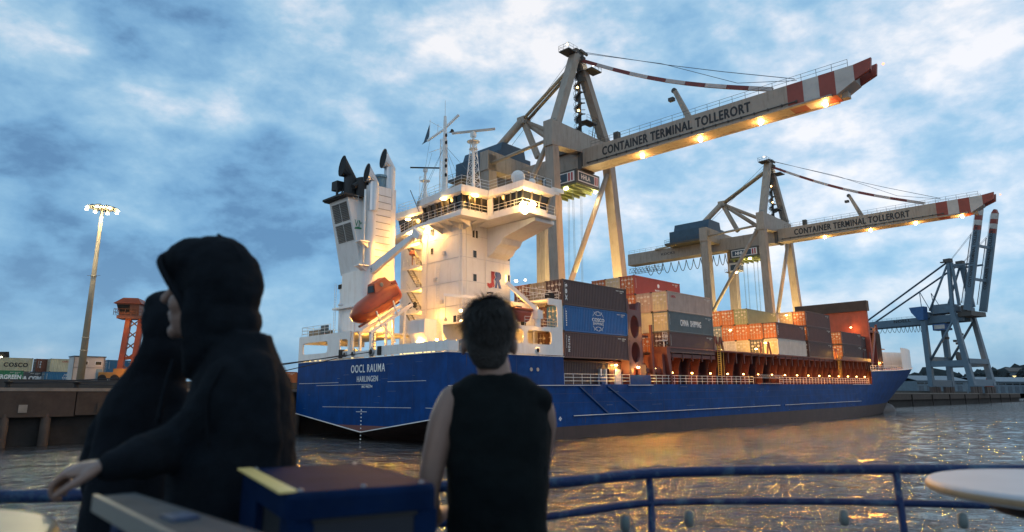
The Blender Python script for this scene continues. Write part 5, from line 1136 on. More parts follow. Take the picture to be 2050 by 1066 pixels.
    hd = MB().box((-2.6, -0.8, 70.4), (-0.2, 0.9, 72.2)).box((-5.2, -1.0, 71.0), (-2.4, 1.6, 71.2)).box((0.0, -2.6, 68.2), (3.2, -0.4, 68.4)); hd.lathe([(0.55, -0.3), (0.55, 0.3)], (-1.0, -1.1, 70.2), 12, axis='x'); hd.beam((-1.5, -0.9, 72), (0.8, -0.9, 71.8), 0.4, 0.5); p('mast_head', hd, 'crane_dark')
    r_ = MB(); grid_rail(r_, [(-5.2, -1.0, 71.2), (-5.2, 1.6, 71.2), (-2.4, 1.6, 71.2)], 1.1, 2, 1.3, 0.04); grid_rail(r_, [(-5.2, -1.0, 71.2), (-2.4, -1.0, 71.2)], 1.1, 2, 1.3, 0.04); grid_rail(r_, [(0.0, -2.6, 68.4), (3.2, -2.6, 68.4)], 1.1, 2, 1.1, 0.04); p('mast_rail', r_, 'crane_dark')
    for q, m in (((-4.4, 0, 72.3), 'lamp_amber'), ((0.9, -2.3, 69.0), 'lamp_white'), ((-2.0, -0.4, 63.8), 'lamp_amber'), ((-1.8, -0.4, 59.0), 'lamp_amber')): p('beacon', MB().lathe([(0.12, 0), (0.24, 0.15), (0.12, 0.35)], q, 8), m)
    # spiral stair round a column
    sc = MB().tube((-0.6, 0.2, 54.0), (-0.9, 0.1, 69.5), 0.32, n=10); p('stair_column', sc, 'crane_dark', smooth=True)
    ss = MB()
    for i in range(96):
        a = R(i * 22.5); z = 54.6 + i * 0.145; c_, s_ = math.cos(a), math.sin(a)
        ss.beam((-0.7 + 0.3 * c_, 0.2 + 0.3 * s_, z), (-0.7 + 1.15 * c_, 0.2 + 1.15 * s_, z), 0.34, 0.09)
    ss.path([(-0.7 + 1.15 * math.cos(R(i * 22.5)), 0.2 + 1.15 * math.sin(R(i * 22.5)), 55.5 + i * 0.145) for i in range(0, 96)], 0.035, 4); ss.tube((-1.9, 0.2, 54), (-1.9, 0.2, 67), 0.06, n=5); p('spiral_stair', ss, 'crane_dark')
    sl = MB().box((0.2, -0.9, 57.6), (3.6, 1.0, 57.8)); grid_rail(sl, [(0.2, -0.9, 57.8), (3.6, -0.9, 57.8), (3.6, 1.0, 57.8)], 1.1, 2, 1.1, 0.035); sl.beam((2.6, -0.8, 57.6), (1.6, -0.8, 53.6), 0.1, 0.1); sl.beam((3.3, -0.8, 57.6), (2.4, -0.8, 53.6), 0.1, 0.1); grid_rail(sl, [(0.6, -1.0, 54.5), (8.2, -1.0, 54.4)], 1.0, 2, 1.2, 0.035); p('stair_platform', sl, 'crane_dark')
    # boom and girder: box with a taper at the tip
    def boxsec(y0, y1, m, mb, za=None, zc=None):
        mb.prism([(-BX, y0, zb if za is None else za), (BX, y0, zb if za is None else za), (BX, y0, zt), (-BX, y0, zt)], (0, y1 - y0, 0), m)
    b = MB(); boxsec(-40.6, -0.5, 0, b); bo = p('boom', b, 'crane_cream')
    for i, (y0, y1) in enumerate(((-43.0, -40.6), (-45.3, -43.0), (-47.6, -45.3), (-50.2, -47.6))):
        s_ = MB(); boxsec(y0, y1, 0, s_) if i < 3 else s_.add([(-BX, y1, zb), (BX, y1, zb), (BX, y1, zt), (-BX, y1, zt), (-BX, y0, zb + 1.4), (BX, y0, zb + 1.4), (BX, y0, zt), (-BX, y0, zt)], [(0, 1, 2, 3), (7, 6, 5, 4), (0, 4, 5, 1), (1, 5, 6, 2), (2, 6, 7, 3), (3, 7, 4, 0)])
        s_.build('boom_stripe', 'crane_red' if i % 2 == 0 else 'crane_white', bo)
    for sx in (-1, 1):
        MB().prism([(sx * 1.3 - 0.25, -50.2, zt), (sx * 1.3 - 0.25, -50.2, zb + 1.5), (sx * 1.3 - 0.25, -52.4, zt - 1.4), (sx * 1.3 - 0.25, -52.6, zt + 0.3)], (0.5, 0, 0)).build('boom_tip_fork', 'crane_red', bo)
    MB().tube((-1.2, -51.6, zt - 0.6), (1.2, -51.6, zt - 0.6), 0.12).build('tip_pin', 'crane_dark', bo); MB().box((-0.6, -48.9, zb - 0.4), (0.6, -48.0, zb + 0.5)).build('tip_buffer', 'crane_cream', bo)
    MB().lathe([(0.1, 0), (0.2, 0.12), (0.1, 0.3)], (1.3, -53.4, zt - 0.1), 8).build('beacon', 'lamp_red', bo)
    gb = MB(); boxsec(-0.45, 50.5, 0, gb); p('girder', gb, 'crane_cream')
    p('boom_hinge', MB().box((-2.1, -1.0, zb - 0.3), (2.1, -0.2, zt + 0.6)).box((-2.2, 1.2, zt), (2.2, 5.5, zt + 1.2)), 'crane_dark')
    # bottom rail flange with hangers, both sides
    fl = MB()
    for sx in (-1, 1):
        fl.box((sx * (BX + 0.02) - 0.35, -47, zb - 0.05), (sx * (BX + 0.02) + 0.35, 50, zb + 0.22))
    p('trolley_rail', fl, 'crane_cream')
    cbx = MB(); cbx.tube((-BX - 0.2, -42, zb + 0.75), (-BX - 0.2, -2, zb + 0.75), 0.09, n=6)
    for k in range(19): cbx.box((-BX - 0.22, -42 + k * 2.2, zb + 0.55), (-BX, -41.8 + k * 2.2, zb + 0.95))
    p('boom_conduit', cbx, 'crane_dark')
    text('boom', bo, (-BX - 0.02, -20.2, zb + 2.2), (0, -1, 0), (0, 0, 1), 29.0, 1.65, 'text_black')
    r_ = MB(); grid_rail(r_, [(-BX, -49.5, zt), (-BX, -3, zt)], 1.1, 2, 2.2, 0.035); p('boom_rail', r_, 'crane_dark'); r_ = MB(); grid_rail(r_, [(BX, -49.5, zt), (BX, -3, zt)], 1.1, 2, 2.2, 0.035); p('boom_rail', r_, 'crane_dark'); r_ = MB(); grid_rail(r_, [(-BX, 26, zt), (-BX, 50, zt)], 1.1, 2, 2.2, 0.035); p('boom_rail', r_, 'crane_dark')
    # forestay: striped links from the mast head to the boom, sagging
    A, B = Vector((-1.0, -1.0, 69.9)), Vector((-0.4, -38.0, 51.6)); nseg = 10
    pts = [A.lerp(B, i / nseg) + Vector((0, 0, -1.5 * math.sin(math.pi * i / nseg) * (1 - 0.1 * i / nseg))) for i in range(nseg + 1)]
    for i in range(nseg):
        p('forestay_link', MB().beam(pts[i], pts[i + 1], 0.55, 0.62), 'stay_red' if i % 2 == 0 else 'stay_white')
    wr = MB(); wr.path([(-0.6, -0.8, 72.0), (-0.6, -8, 68.3), (-0.6, -20, 62.2), (-0.6, -30, 57.4), (-0.4, -41.5, 52.2)], 0.06, 4); wr.path([(0.4, -0.8, 72.0), (0.4, -18, 63.6), (0.4, -32, 55.0), (0.4, -41.5, 52.2)], 0.05, 4)
    for sx in (-0.7, 0.7): wr.path([(sx - 1, 0.5, 71.5), (sx, 26, 53.8)], 0.05, 4)
    p('hoist_rope', wr, 'wire')
    p('parked_stay_link', MB().beam((0.2, -23.2, 51), (0.2, -20.6, 57.2), 0.8, 1.0, w2=0.6, h2=0.7), 'crane_cream'); p('parked_stay_eye', MB().lathe([(0.5, -0.2), (0.5, 0.2)], (0.2, -20.4, 57.4), 12, axis='x').box((-0.2, -20.3, 55.6), (0.6, -19.3, 56.2)), 'crane_dark')
    p('boom_box', MB().box((-1.2, -9.0, zt), (-0.2, -8.0, zt + 1.6)), 'crane_dark')
    # machinery house
    mh = MB().box((-5.2, 18.5, 51.6), (4.8, 32.0, 55.0)); mh.prism([(-4.2, 19, 55.0), (3.8, 19, 55.0), (3.2, 19, 57.4), (-3.4, 19, 57.4)], (0, 12, 0)); p('machinery_house', mh, 'machine_blue')
    p('machinery_deck', MB().box((-6.4, 17.6, 50.7), (5.8, 33.2, 51.3)), 'crane_dark'); rm = MB(); grid_rail(rm, [(-6.4, 17.6, 51.3), (-6.4, 33.2, 51.3), (5.8, 33.2, 51.3)], 1.1, 2, 1.6, 0.035); p('machinery_rail', rm, 'crane_dark')
    p('machinery_strut', MB().tube((-5.2, 30, 50.7), (-1.8, 39.5, zt), 0.3, n=6), 'crane_stay')
    # festoon cable loops below the rear girder
    fc = MB(); y = 8.0; k = 0
    ys = []
    d = 0.9
    while y < 46: ys.append(y); y += d + 0.14 * k; k += 1
    for y0, y1 in zip(ys, ys[1:]):
        dp = 3.4 if y1 - y0 < 3.5 else 4.0
        fc.path([(BX + 0.5, y0 + (y1 - y0) * i / 10, zb - 0.2 - dp * (1 - (2 * i / 10 - 1) ** 2)) for i in range(11)], 0.11, 5)
    p('festoon_cable', fc, 'cable')
    lt = MB(); y0, y1 = 38.5, 50.4
    for sx in (-1.2, 1.2):
        lt.beam((sx, y0, zb - 2.6), (sx, y1, zb - 2.6), 0.12, 0.12); lt.beam((sx, y0, zb - 1.2), (sx, y1, zb - 1.2), 0.1, 0.1)
        for k in range(10): lt.beam((sx, y0 + k * 1.2, zb - 2.6), (sx, y0 + k * 1.2 + 0.6, zb - 1.2), 0.07, 0.07); lt.beam((sx, y0 + k * 1.2 + 0.6, zb - 1.2), (sx, y0 + k * 1.2 + 1.2, zb - 2.6), 0.07, 0.07)
    for yy in (39, 44, 49.5): lt.beam((1.2, yy, zb - 2.6), (1.2, yy, zb), 0.1, 0.1)
    p('inspection_walkway', lt, 'crane_dark')
    text('kocks', cr, (-BX - 0.02, 35.0, zb + 2.0), (0, -1, 0), (0, 0, 1), 5.0, 0.8, 'text_black')
    # trolley with signboard and driver cabin
    ty = trolley_y
    t = MB().box((-3.6, ty - 4.4, 44.0), (3.6, ty + 4.4, 46.7)); to = p('trolley', t, 'crane_dark')
    us = MB().box((-3.5, ty - 4.3, 43.7), (3.5, ty + 4.3, 44.0))
    for k in range(6): us.box((-3.5, ty - 4.0 + k * 1.5, 43.2), (3.5, ty - 3.75 + k * 1.5, 43.8))
    us.build('trolley_frame', 'trolley_green', to)
    for nx, fx, rt in ((-3.64, ty, 'a'), (0, ty - 4.44, 'b')):
        bd = MB(); w2 = 3.9 if rt == 'a' else 3.2
        def q(u, z, off): return (nx - off, ty - u, z) if rt == 'a' else (u, ty - 4.44 - off, z)
        def rect(u0, u1, z0, z1, off, mi): bd.add([q(u0, z0, off), q(u1, z0, off), q(u1, z1, off), q(u0, z1, off)], [(0, 1, 2, 3)], mi)
        rect(-w2, w2, 44.35, 46.35, 0.0, 0); rect(-w2 + 0.2, w2 * 0.55, 44.55, 46.15, 0.03, 1); rect(w2 * 0.62, w2 * 0.72, 44.55, 46.15, 0.03, 2); rect(w2 * 0.8, w2 * 0.9, 44.55, 46.15, 0.03, 2)
        bo2 = bd.build('signboard', ['text_white', 'machine_blue', 'text_red'], to, recalc=False)
        if rt == 'a': text('hhla', bo2, (nx - 0.06, ty + 1.0, 45.35), (0, -1, 0), (0, 0, 1), 3.4, 0.95, 'text_white')
        else: text('hhla', bo2, (-0.9, ty - 4.5, 45.35), (1, 0, 0), (0, 0, 1), 2.8, 0.95, 'text_white')
    cab = MB().box((-2.6, ty + 2.4, 40.4), (0.2, ty + 5.6, 42.9)); co = cab.build('driver_cabin', 'crane_white', to); MB().box((-2.66, ty + 2.34, 40.7), (0.0, ty + 5.0, 42.3)).build('cabin_glass', 'window_dark', co)
    MB().box((-2.4, ty + 2.8, 42.9), (0, ty + 5.2, 43.8)).build('cabin_hanger', 'crane_dark', to); cr_ = MB(); cr_.box((-2.8, ty + 5.6, 40.3), (0.2, ty + 6.8, 40.4)); grid_rail(cr_, [(-2.8, ty + 6.8, 40.4), (0.2, ty + 6.8, 40.4)], 1.0, 2, 1, 0.03); cr_.build('cabin_rail', 'crane_dark', to)
    hr = MB()
    for dx in (-1.5, -1.1, 1.1, 1.5):
        for dy in (-1.6, 1.6): hr.tube((dx, ty + dy, 44), (dx * 0.8, ty + dy, 24), 0.035, n=4)
    hr.build('spreader_rope', 'wire', to)
    # lamps
    for y in (-13.2, -24.8, -35.4, -45.4):
        MB().lathe([(0.28, 0), (0.36, -0.2), (0.2, -0.4)], (0.3, y, zb - 0.1), 12).build('boom_lamp', 'lamp_white', bo)
        light(cr, (0.3, y, zb - 0.85), 170, WARM if first else YEL, 0.3); light(cr, (0.3, y, zb - 0.7), 3600, YEL, 0.4, spot=150, aim=(-6, y - 2, 0))
    for dx, dy in ((-3.2, -1.5), (2.6, -4.1)):
        MB().lathe([(0.3, 0), (0.4, -0.15), (0.2, -0.3)], (dx, ty + dy, 43.5), 12).build('trolley_lamp', 'lamp_white', to); light(cr, (dx, ty + dy, 42.9), 160, NEUTRAL, 0.3)
    MB().lathe([(0.2, 0), (0.3, -0.15), (0.2, -0.3)], (-1.2, ty + 4.0, 40.3), 10).build('cabin_lamp', 'lamp_white', to)
    # sill floodlights that wash the legs from below
    for x, y in ((-4.0, -1.5), (8.5, -1.5), (4.0, 9.0), (-5.5, 13.5)):
        light(cr, (x, y, 20.5), 2300, (1.0, 0.72, 0.26), 0.5)
    return cr
sts_crane(QT(59.4, 30, 0), 'nearest cream container crane, boom stretching highest over the blue ship', True, 3.4)
sts_crane(QT(149.4, 30, 0), 'second cream container crane, smaller, beyond the stacked containers', False, 8.5)

# ---------------- blue-grey crane with its twin boom raised, at the pier end
def blue_crane():
    M = Matrix.Translation((251, 366, 0)) @ Matrix.Rotation(R(90 - 60), 4, 'Z')
    cr = empty('raised_boom_crane', M, 'blue grey container crane with twin booms raised, far down the pier', 'crane')
    def p(name, mb, mats, par=None, smooth=False): return mb.build(name, mats, par or cr, smooth)
    G = 21.0; Z0 = QZ; B_ = 'crane_blue'
    for x in (-10, 10):
        p('leg', MB().beam((x, -0.0, Z0 + 4), (x, 5.5, 52), 2.4, 2.8, up=(0, 1, 0), w2=2.0, h2=2.2), B_)
        p('leg', MB().beam((x, G, Z0 + 4), (x, G, 47 if x > 0 else 50), 2.4, 2.6, up=(0, 1, 0)), B_)
        p('portal_beam', MB().beam((x, 0.8, 21), (x, G, 21), 1.8, 3.2), B_)
        p('side_brace', MB().tube((x, G - 1, 23), (x, 4.6, 45), 0.7, n=8), B_, smooth=True)
    for y in (0, G):
        p('sill_beam', MB().beam((-11.5, y, Z0 + 5.5), (11.5, y, Z0 + 5.5), 2.2, 3.4), B_)
        for x in (-9.5, -4.5, 4.5, 9.5):
            for dx in (-1.1, 1.1): p('bogie', MB().box((x + dx - 0.9, y - 0.7, Z0), (x + dx + 0.9, y + 0.7, Z0 + 3.4)), 'bogie_brown')
    p('portal_beam', MB().beam((-10, 0.6, 22), (10, 0.6, 22), 1.6, 2.6), B_); p('portal_beam', MB().beam((-10, G, 24), (10, G, 24), 1.6, 2.4), B_)
    p('upper_beam', MB().beam((-11, G, 48.5), (11, G, 48.5), 2.4, 3.4), B_); p('upper_beam', MB().beam((-11, 5, 50.5), (11, 5, 50.5), 2.4, 3.0), B_)
    p('corner_box', MB().prism([(-12.5, G - 2, 53), (-12.5, G + 6, 53), (-12.5, G + 5, 50), (-12.5, G + 1.5, 45.5), (-12.5, G - 1.5, 45.5)], (4.2, 0, 0)), 'crane_blue_dark')
    for x in (-4, 4):
        p('girder', MB().beam((x, 3, 45.8), (x, G + 54, 45.8), 2.0, 4.0), B_)
    for k in range(4): p('girder_tie', MB().beam((-4, 24 + k * 16, 46), (4, 24 + k * 16, 46), 1, 2), B_)
    text('noell', cr, (-5.05, G + 15, 46.6), (0, -1, 0), (0, 0, 1), 10, 1.7, 'text_black')
    r_ = MB(); grid_rail(r_, [(-5, G + 6, 47.8), (-5, G + 54, 47.8)], 1.1, 2, 3, 0.06); p('girder_rail', r_, 'crane_dark')
    p('girder_end', MB().box((-5, G + 50, 47.8), (5, G + 54, 50)), 'crane_dark')
    fc = MB(); y = G + 2
    for k in range(14):
        w_ = 1.5 + 0.16 * k; fc.path([(-5.4, y + w_ * i / 8, 43.6 - (4.4 - 0.12 * k) * (1 - (2 * i / 8 - 1) ** 2)) for i in range(9)], 0.14, 4); y += w_
    p('festoon_cable', fc, 'cable')
    p('machinery_house', MB().box((-5, G - 12, 49), (5, G - 2, 54)), 'machine_blue2'); p('driver_cabin', MB().box((-7.5, G - 10, 39.5), (-2, G - 3, 43)), 'crane_blue_dark'); p('cabin_board', MB().box((-7.8, G - 9.6, 40.2), (-7.55, G - 4, 42.4)), 'crane_white')
    tl = MB()
    for k in range(8): tl.box((-2 + (k % 3) * 2, G - 14 + (k % 4) * 2.2, 30 + k * 1.6), (0 + (k % 3) * 2, G - 12.4 + (k % 4) * 2.2, 31.2 + k * 1.6))
    p('trolley', tl, 'crane_dark'); p('cable_reel', MB().lathe([(2.6, -0.4), (2.8, 0), (2.6, 0.4)], (-6, 7, 24.5), 16, axis='y'), 'crane_dark')
    # A frames
    ap = Vector((0, 5.5, 77))
    for x in (-7.5, 7.5):
        a = Vector((x * 0.85, 5.5, 77)); p('mast_leg', MB().beam((x * 1.3, 5, 52), a, 1.6, 1.8), B_); p('mast_leg', MB().beam((x * 1.0, 2.5, 52), a + Vector((0, -1.5, -1)), 1.2, 1.4), B_)
        p('mast_strut', MB().tube(a, (x * 1.1, G - 3, 50.5), 0.6, n=8), B_, smooth=True); p('mast_head', MB().box((a.x - 1.6, 4.0, 76.4), (a.x + 1.6, 7.6, 78.4)).box((a.x - 2.2, 6.5, 76.4), (a.x - 0.4, 9, 77)), 'crane_dark')
        p('back_stay', MB().tube(a, (x * 0.6, G + 38, 48), 0.5, n=6), 'crane_blue_line'); p('stay_post', MB().beam((x * 0.9, G + 2, 50), (x * 0.8, G + 2.5, 62.4), 0.3, 0.3).beam((x * 0.9, G - 3, 50), (x * 0.8, G + 2.5, 62.4), 0.3, 0.3), B_)
        p('boom_tie', MB().beam(a + Vector((0, -1, -2.5)), (x * 0.55, -6.5, 74), 0.7, 1.0), B_)
    p('mast_tie', MB().beam((-6.4, 5.5, 74.5), (6.4, 5.5, 74.5), 0.8, 1.0), B_)
    # raised booms
    for x in (-8.0, 8.0):
        h, t_ = Vector((x, -1.5, 49)), Vector((x, -15.0, 104)); d = (t_ - h)
        stops = [0, 0.765, 0.81, 0.86, 0.905, 0.96, 1.0]
        cols = ['crane_blue', 'crane_red', 'crane_white', 'crane_red', 'crane_white', 'crane_red']
        for i, c in enumerate(cols):
            a, b = h + d * stops[i], h + d * stops[i + 1]; taper = 3.0 if i < 5 else 1.2
            o = p('raised_boom' if i == 0 else 'boom_stripe', MB().beam(a, b, 2.0, 3.4 if i == 0 else 3.2, up=(0, 1, 0), h2=3.2 if i == 0 else (taper * 0.8 if i == 5 else 3.1)), c)
        rr = MB(); u_ = Vector((0, 1, 0.25)).normalized()
        rr.tube(h + d * 0.06 + u_ * 3.4, h + d * 0.72 + u_ * 2.9, 0.22, n=5); rr.tube(h + d * 0.06 + u_ * 2.6, h + d * 0.95 + u_ * 2.3, 0.07, n=4); p('boom_walkway', rr, 'cable')
        bl = MB()
        for k in range(30): q = h + d * (0.08 + k * 0.022); bl.box((x - 1.02, q.y - 0.7, q.z - 0.35 - (k % 3) * 0.1), (x - 0.99, q.y + 0.6, q.z + 0.35))
        wr = MB(); wr.path([(x * 0.8, 5, 77), h + d * 0.74 + u_ * 2.4], 0.09, 4); wr.path([(x * 0.8 + 0.8, 5, 77), h + d * 0.72 + u_ * 2.4], 0.09, 4); p('topping_rope', wr, 'wire')
    text('boom', cr, (-9.03, -8.4, 77.5), Vector((0, 13.5, -55)).normalized() * -1, (0, 1, 0.2454), 34.0, 1.5, 'text_black')
    text('boom', cr, (6.97, -8.4, 77.5), Vector((0, 13.5, -55)).normalized() * -1, (0, 1, 0.2454), 34.0, 1.5, 'text_black')
    for k in (0.30, 0.62): q = Vector((0, -1.5, 49)) + Vector((0, -13.5, 55)) * k; p('boom_cross_tie', MB().beam((-7.5, q.y, q.z), (7.5, q.y, q.z), 0.9, 1.4), B_)
    p('hinge_deck', MB().box((-7.5, -3, 46), (7.5, 4, 48.5)).box((-7, -1, 48.5), (-3, 2, 52)), 'crane_dark'); r2 = MB(); grid_rail(r2, [(-8, -2.5, 52), (-8, 3, 52)], 2, 3, 1.5, 0.07); p('hinge_rail', r2, 'rail_white')
    p('work_lamp', MB().lathe([(0.3, 0), (0.5, 0.3), (0.3, 0.6)], (-3, 8, 24.8), 8), 'lamp_warm'); light(cr, (-3.5, 7.5, 25), 300, WARM, 0.3)
blue_crane()

LM = 1.5

# ================================================================== the yard on the quay, seen to the left of the ship
GY = 'containers stacked on the quay yard'
def on_quay(x, y, z, colour, label, texts=(), **k): return container(QT(x, y, QZ + 1.25 + z), 2.6, colour, label, GY, texts, L_=6.06, name='yard_container', **k)
on_quay(-15.2, 116, 2.62, 'cream', 'cream yard container with wide dark letters on the upper tier at the picture edge', [('cosco', 3.35, 1.25, 3.9, 0.85, 'text_black')])
on_quay(-8.4, 117, 2.62, 'rust', 'rust red yard container end between two cream ones', [('tex', 0.8, 1.4, 1.4, 0.3, 'text_white', 'v')])
on_quay(-6.5, 114.5, 2.62, 'cream', 'cream yard container with small red letters beside the white cabin', [('capital', 2.8, 2.05, 1.5, 0.32, 'text_red')])
cma = on_quay(-13.2, 116, 0, 'darkgrey', 'dark grey yard container with large white initials on the lower tier', [('cma', 3.6, 1.25, 4.4, 0.95, 'text_white')])
sw = MB()
for a0, c in ((60, (3.2, 2.1)), (240, (3.2, 0.35))):
    for i in range(9):
        t0, t1 = R(a0 + i * 10), R(a0 + i * 10 + 10)
        sw.face([(c[0] + 1.3 * math.cos(t0), 0.03, c[1] + 0.36 * math.sin(t0)), (c[0] + 1.4 * math.cos(t0), 0.03, c[1] + 0.44 * math.sin(t0)), (c[0] + 1.4 * math.cos(t1), 0.03, c[1] + 0.44 * math.sin(t1)), (c[0] + 1.3 * math.cos(t1), 0.03, c[1] + 0.36 * math.sin(t1))])
sw.build('swoosh_mark', 'text_white', cma, recalc=False)
on_quay(-17.6, 110, 0, 'green', 'green yard container cut by the picture edge', [('ever', 3.5, 1.4, 4.6, 0.85, 'text_white')])
yb = on_quay(-7.4, 113.5, 0, 'teal', 'blue yard container with white globe logo beside the white cabin')
globe(yb, 4.0, 1.3, 0.95)
on_quay(-9.2, 118.5, 0, 'teal', 'blue yard container end behind the globe logo container', [('triton', 0.7, 1.3, 1.4, 0.3, 'text_white', 'v')])
on_quay(3.0, 112, 2.62, 'teal', 'blue grey yard container behind the orange harbour crane')
on_quay(3.0, 112, 0, 'darkgrey', 'dark grey yard container behind the orange harbour crane, lower tier')
for i, (x, z, c, lab) in enumerate(((16.0, 0, 'red', 'red yard container seen low between the two hooded people'), (22.5, 0, 'orange', 'orange yard container seen between the two hooded people'), (29.0, 0, 'rust', 'rust yard container just left of the ship stern'), (35.5, 0, 'orange', 'orange yard container just left of the ship stern, next to the rust one'))):
    on_quay(x, 78 + 2 * i, z, c, lab)

def cabin():
    M = QT(-11.7, 75, QZ + 1.25); c = empty('site_cabin', M, 'white two storey site cabin with small windows on the quay', 'cabin')
    w_, d_, h = 4.3, 3.0, 3.9
    MB().box((0, 0, 0.15), (w_, d_, h)).build('wall', 'crane_white', c)
    MB().box((-0.1, -0.1, h), (w_ + 0.1, d_ + 0.1, h + 0.16)).build('roof', 'machine_blue', c)
    MB().box((-0.05, -0.06, 2.25), (w_ + 0.05, 0.0, 2.32)).build('floor_band', 'louver', c)
    for x, z in ((1.0, 2.65), (2.9, 2.65)):
        o = MB().box((x, -0.05, z), (x + 0.95, 0.0, z + 0.65)).build('window', 'text_white', c); MB().box((x + 0.07, -0.07, z + 0.07), (x + 0.88, -0.05, z + 0.58)).build('pane', 'window_dark', o)
    o = MB().box((0.6, -0.05, 0.9), (1.1, 0, 1.6)).build('window', 'text_white', c); MB().box((0.66, -0.07, 0.96), (1.04, -0.05, 1.54)).build('pane', 'window_dark', o)
    MB().box((3.2, -0.06, 0.15), (4.0, 0, 2.1)).build('door', 'bluegrey_metal', c)
    p_ = MB(); 
    for x in (0.0, 4.2): p_.tube((x, -0.1, 0.1), (x, -0.1, h), 0.06, n=6)
    p_.build('downpipe', 'louver', c)
    MB().box((0.2, 0.2, -0.0), (w_ - 0.2, d_ - 0.2, 0.16)).build('plinth', 'concrete', c)
cabin()

def light_mast():
    m = empty('light_mast', Matrix.Translation((-63, 100, QZ + 1.25)), 'tall tapering floodlight mast with a lit ring of lamps', 'lamp post')
    H = 26.3
    MB().tube((0, 0, 0), (0, 0, H), 0.52, 0.22, n=16).build('pole', 'mast_steel', m, smooth=True)
    for z in (4.4, 6.3, 15.5): MB().lathe([(0.55 - z * 0.011, 0), (0.60 - z * 0.011, 0.05), (0.55 - z * 0.011, 0.12)], (0, 0, z), 16).build('pole_joint', 'louver', m)
    MB().beam((-1.0, 0, 15.7), (1.0, 0, 15.7), 0.05, 0.05).build('aerial_bar', 'louver', m)
    MB().lathe([(1.3, 0), (1.9, 0.05), (1.9, 0.16), (1.3, 0.16)], (0, 0, H - 0.2), 20).build('lamp_ring', 'louver', m)
    for k in range(8):
        a = R(45 * k + 12); x, y = 1.95 * math.cos(a), 1.95 * math.sin(a)
        o = MB().beam((x * 0.75, y * 0.75, H + 0.1), (x * 1.15, y * 1.15, H - 0.25), 0.55, 0.25).build('floodlight', 'grey_metal', m)
        MB().lathe([(0.12, -0.1), (0.24, 0), (0.12, 0.1)], (x * 1.12, y * 1.12, H - 0.42), 10).build('lens', 'lamp_mast', o)
    light(m, (0.9, -1.4, H - 1.6), 1100, NEUTRAL, 0.4)
    for sx in (-1.5, 1.5): light(m, (sx, -1.5, H - 0.9), 9000, NEUTRAL, 0.45, spot=120, aim=(10, -60, -30))
light_mast()

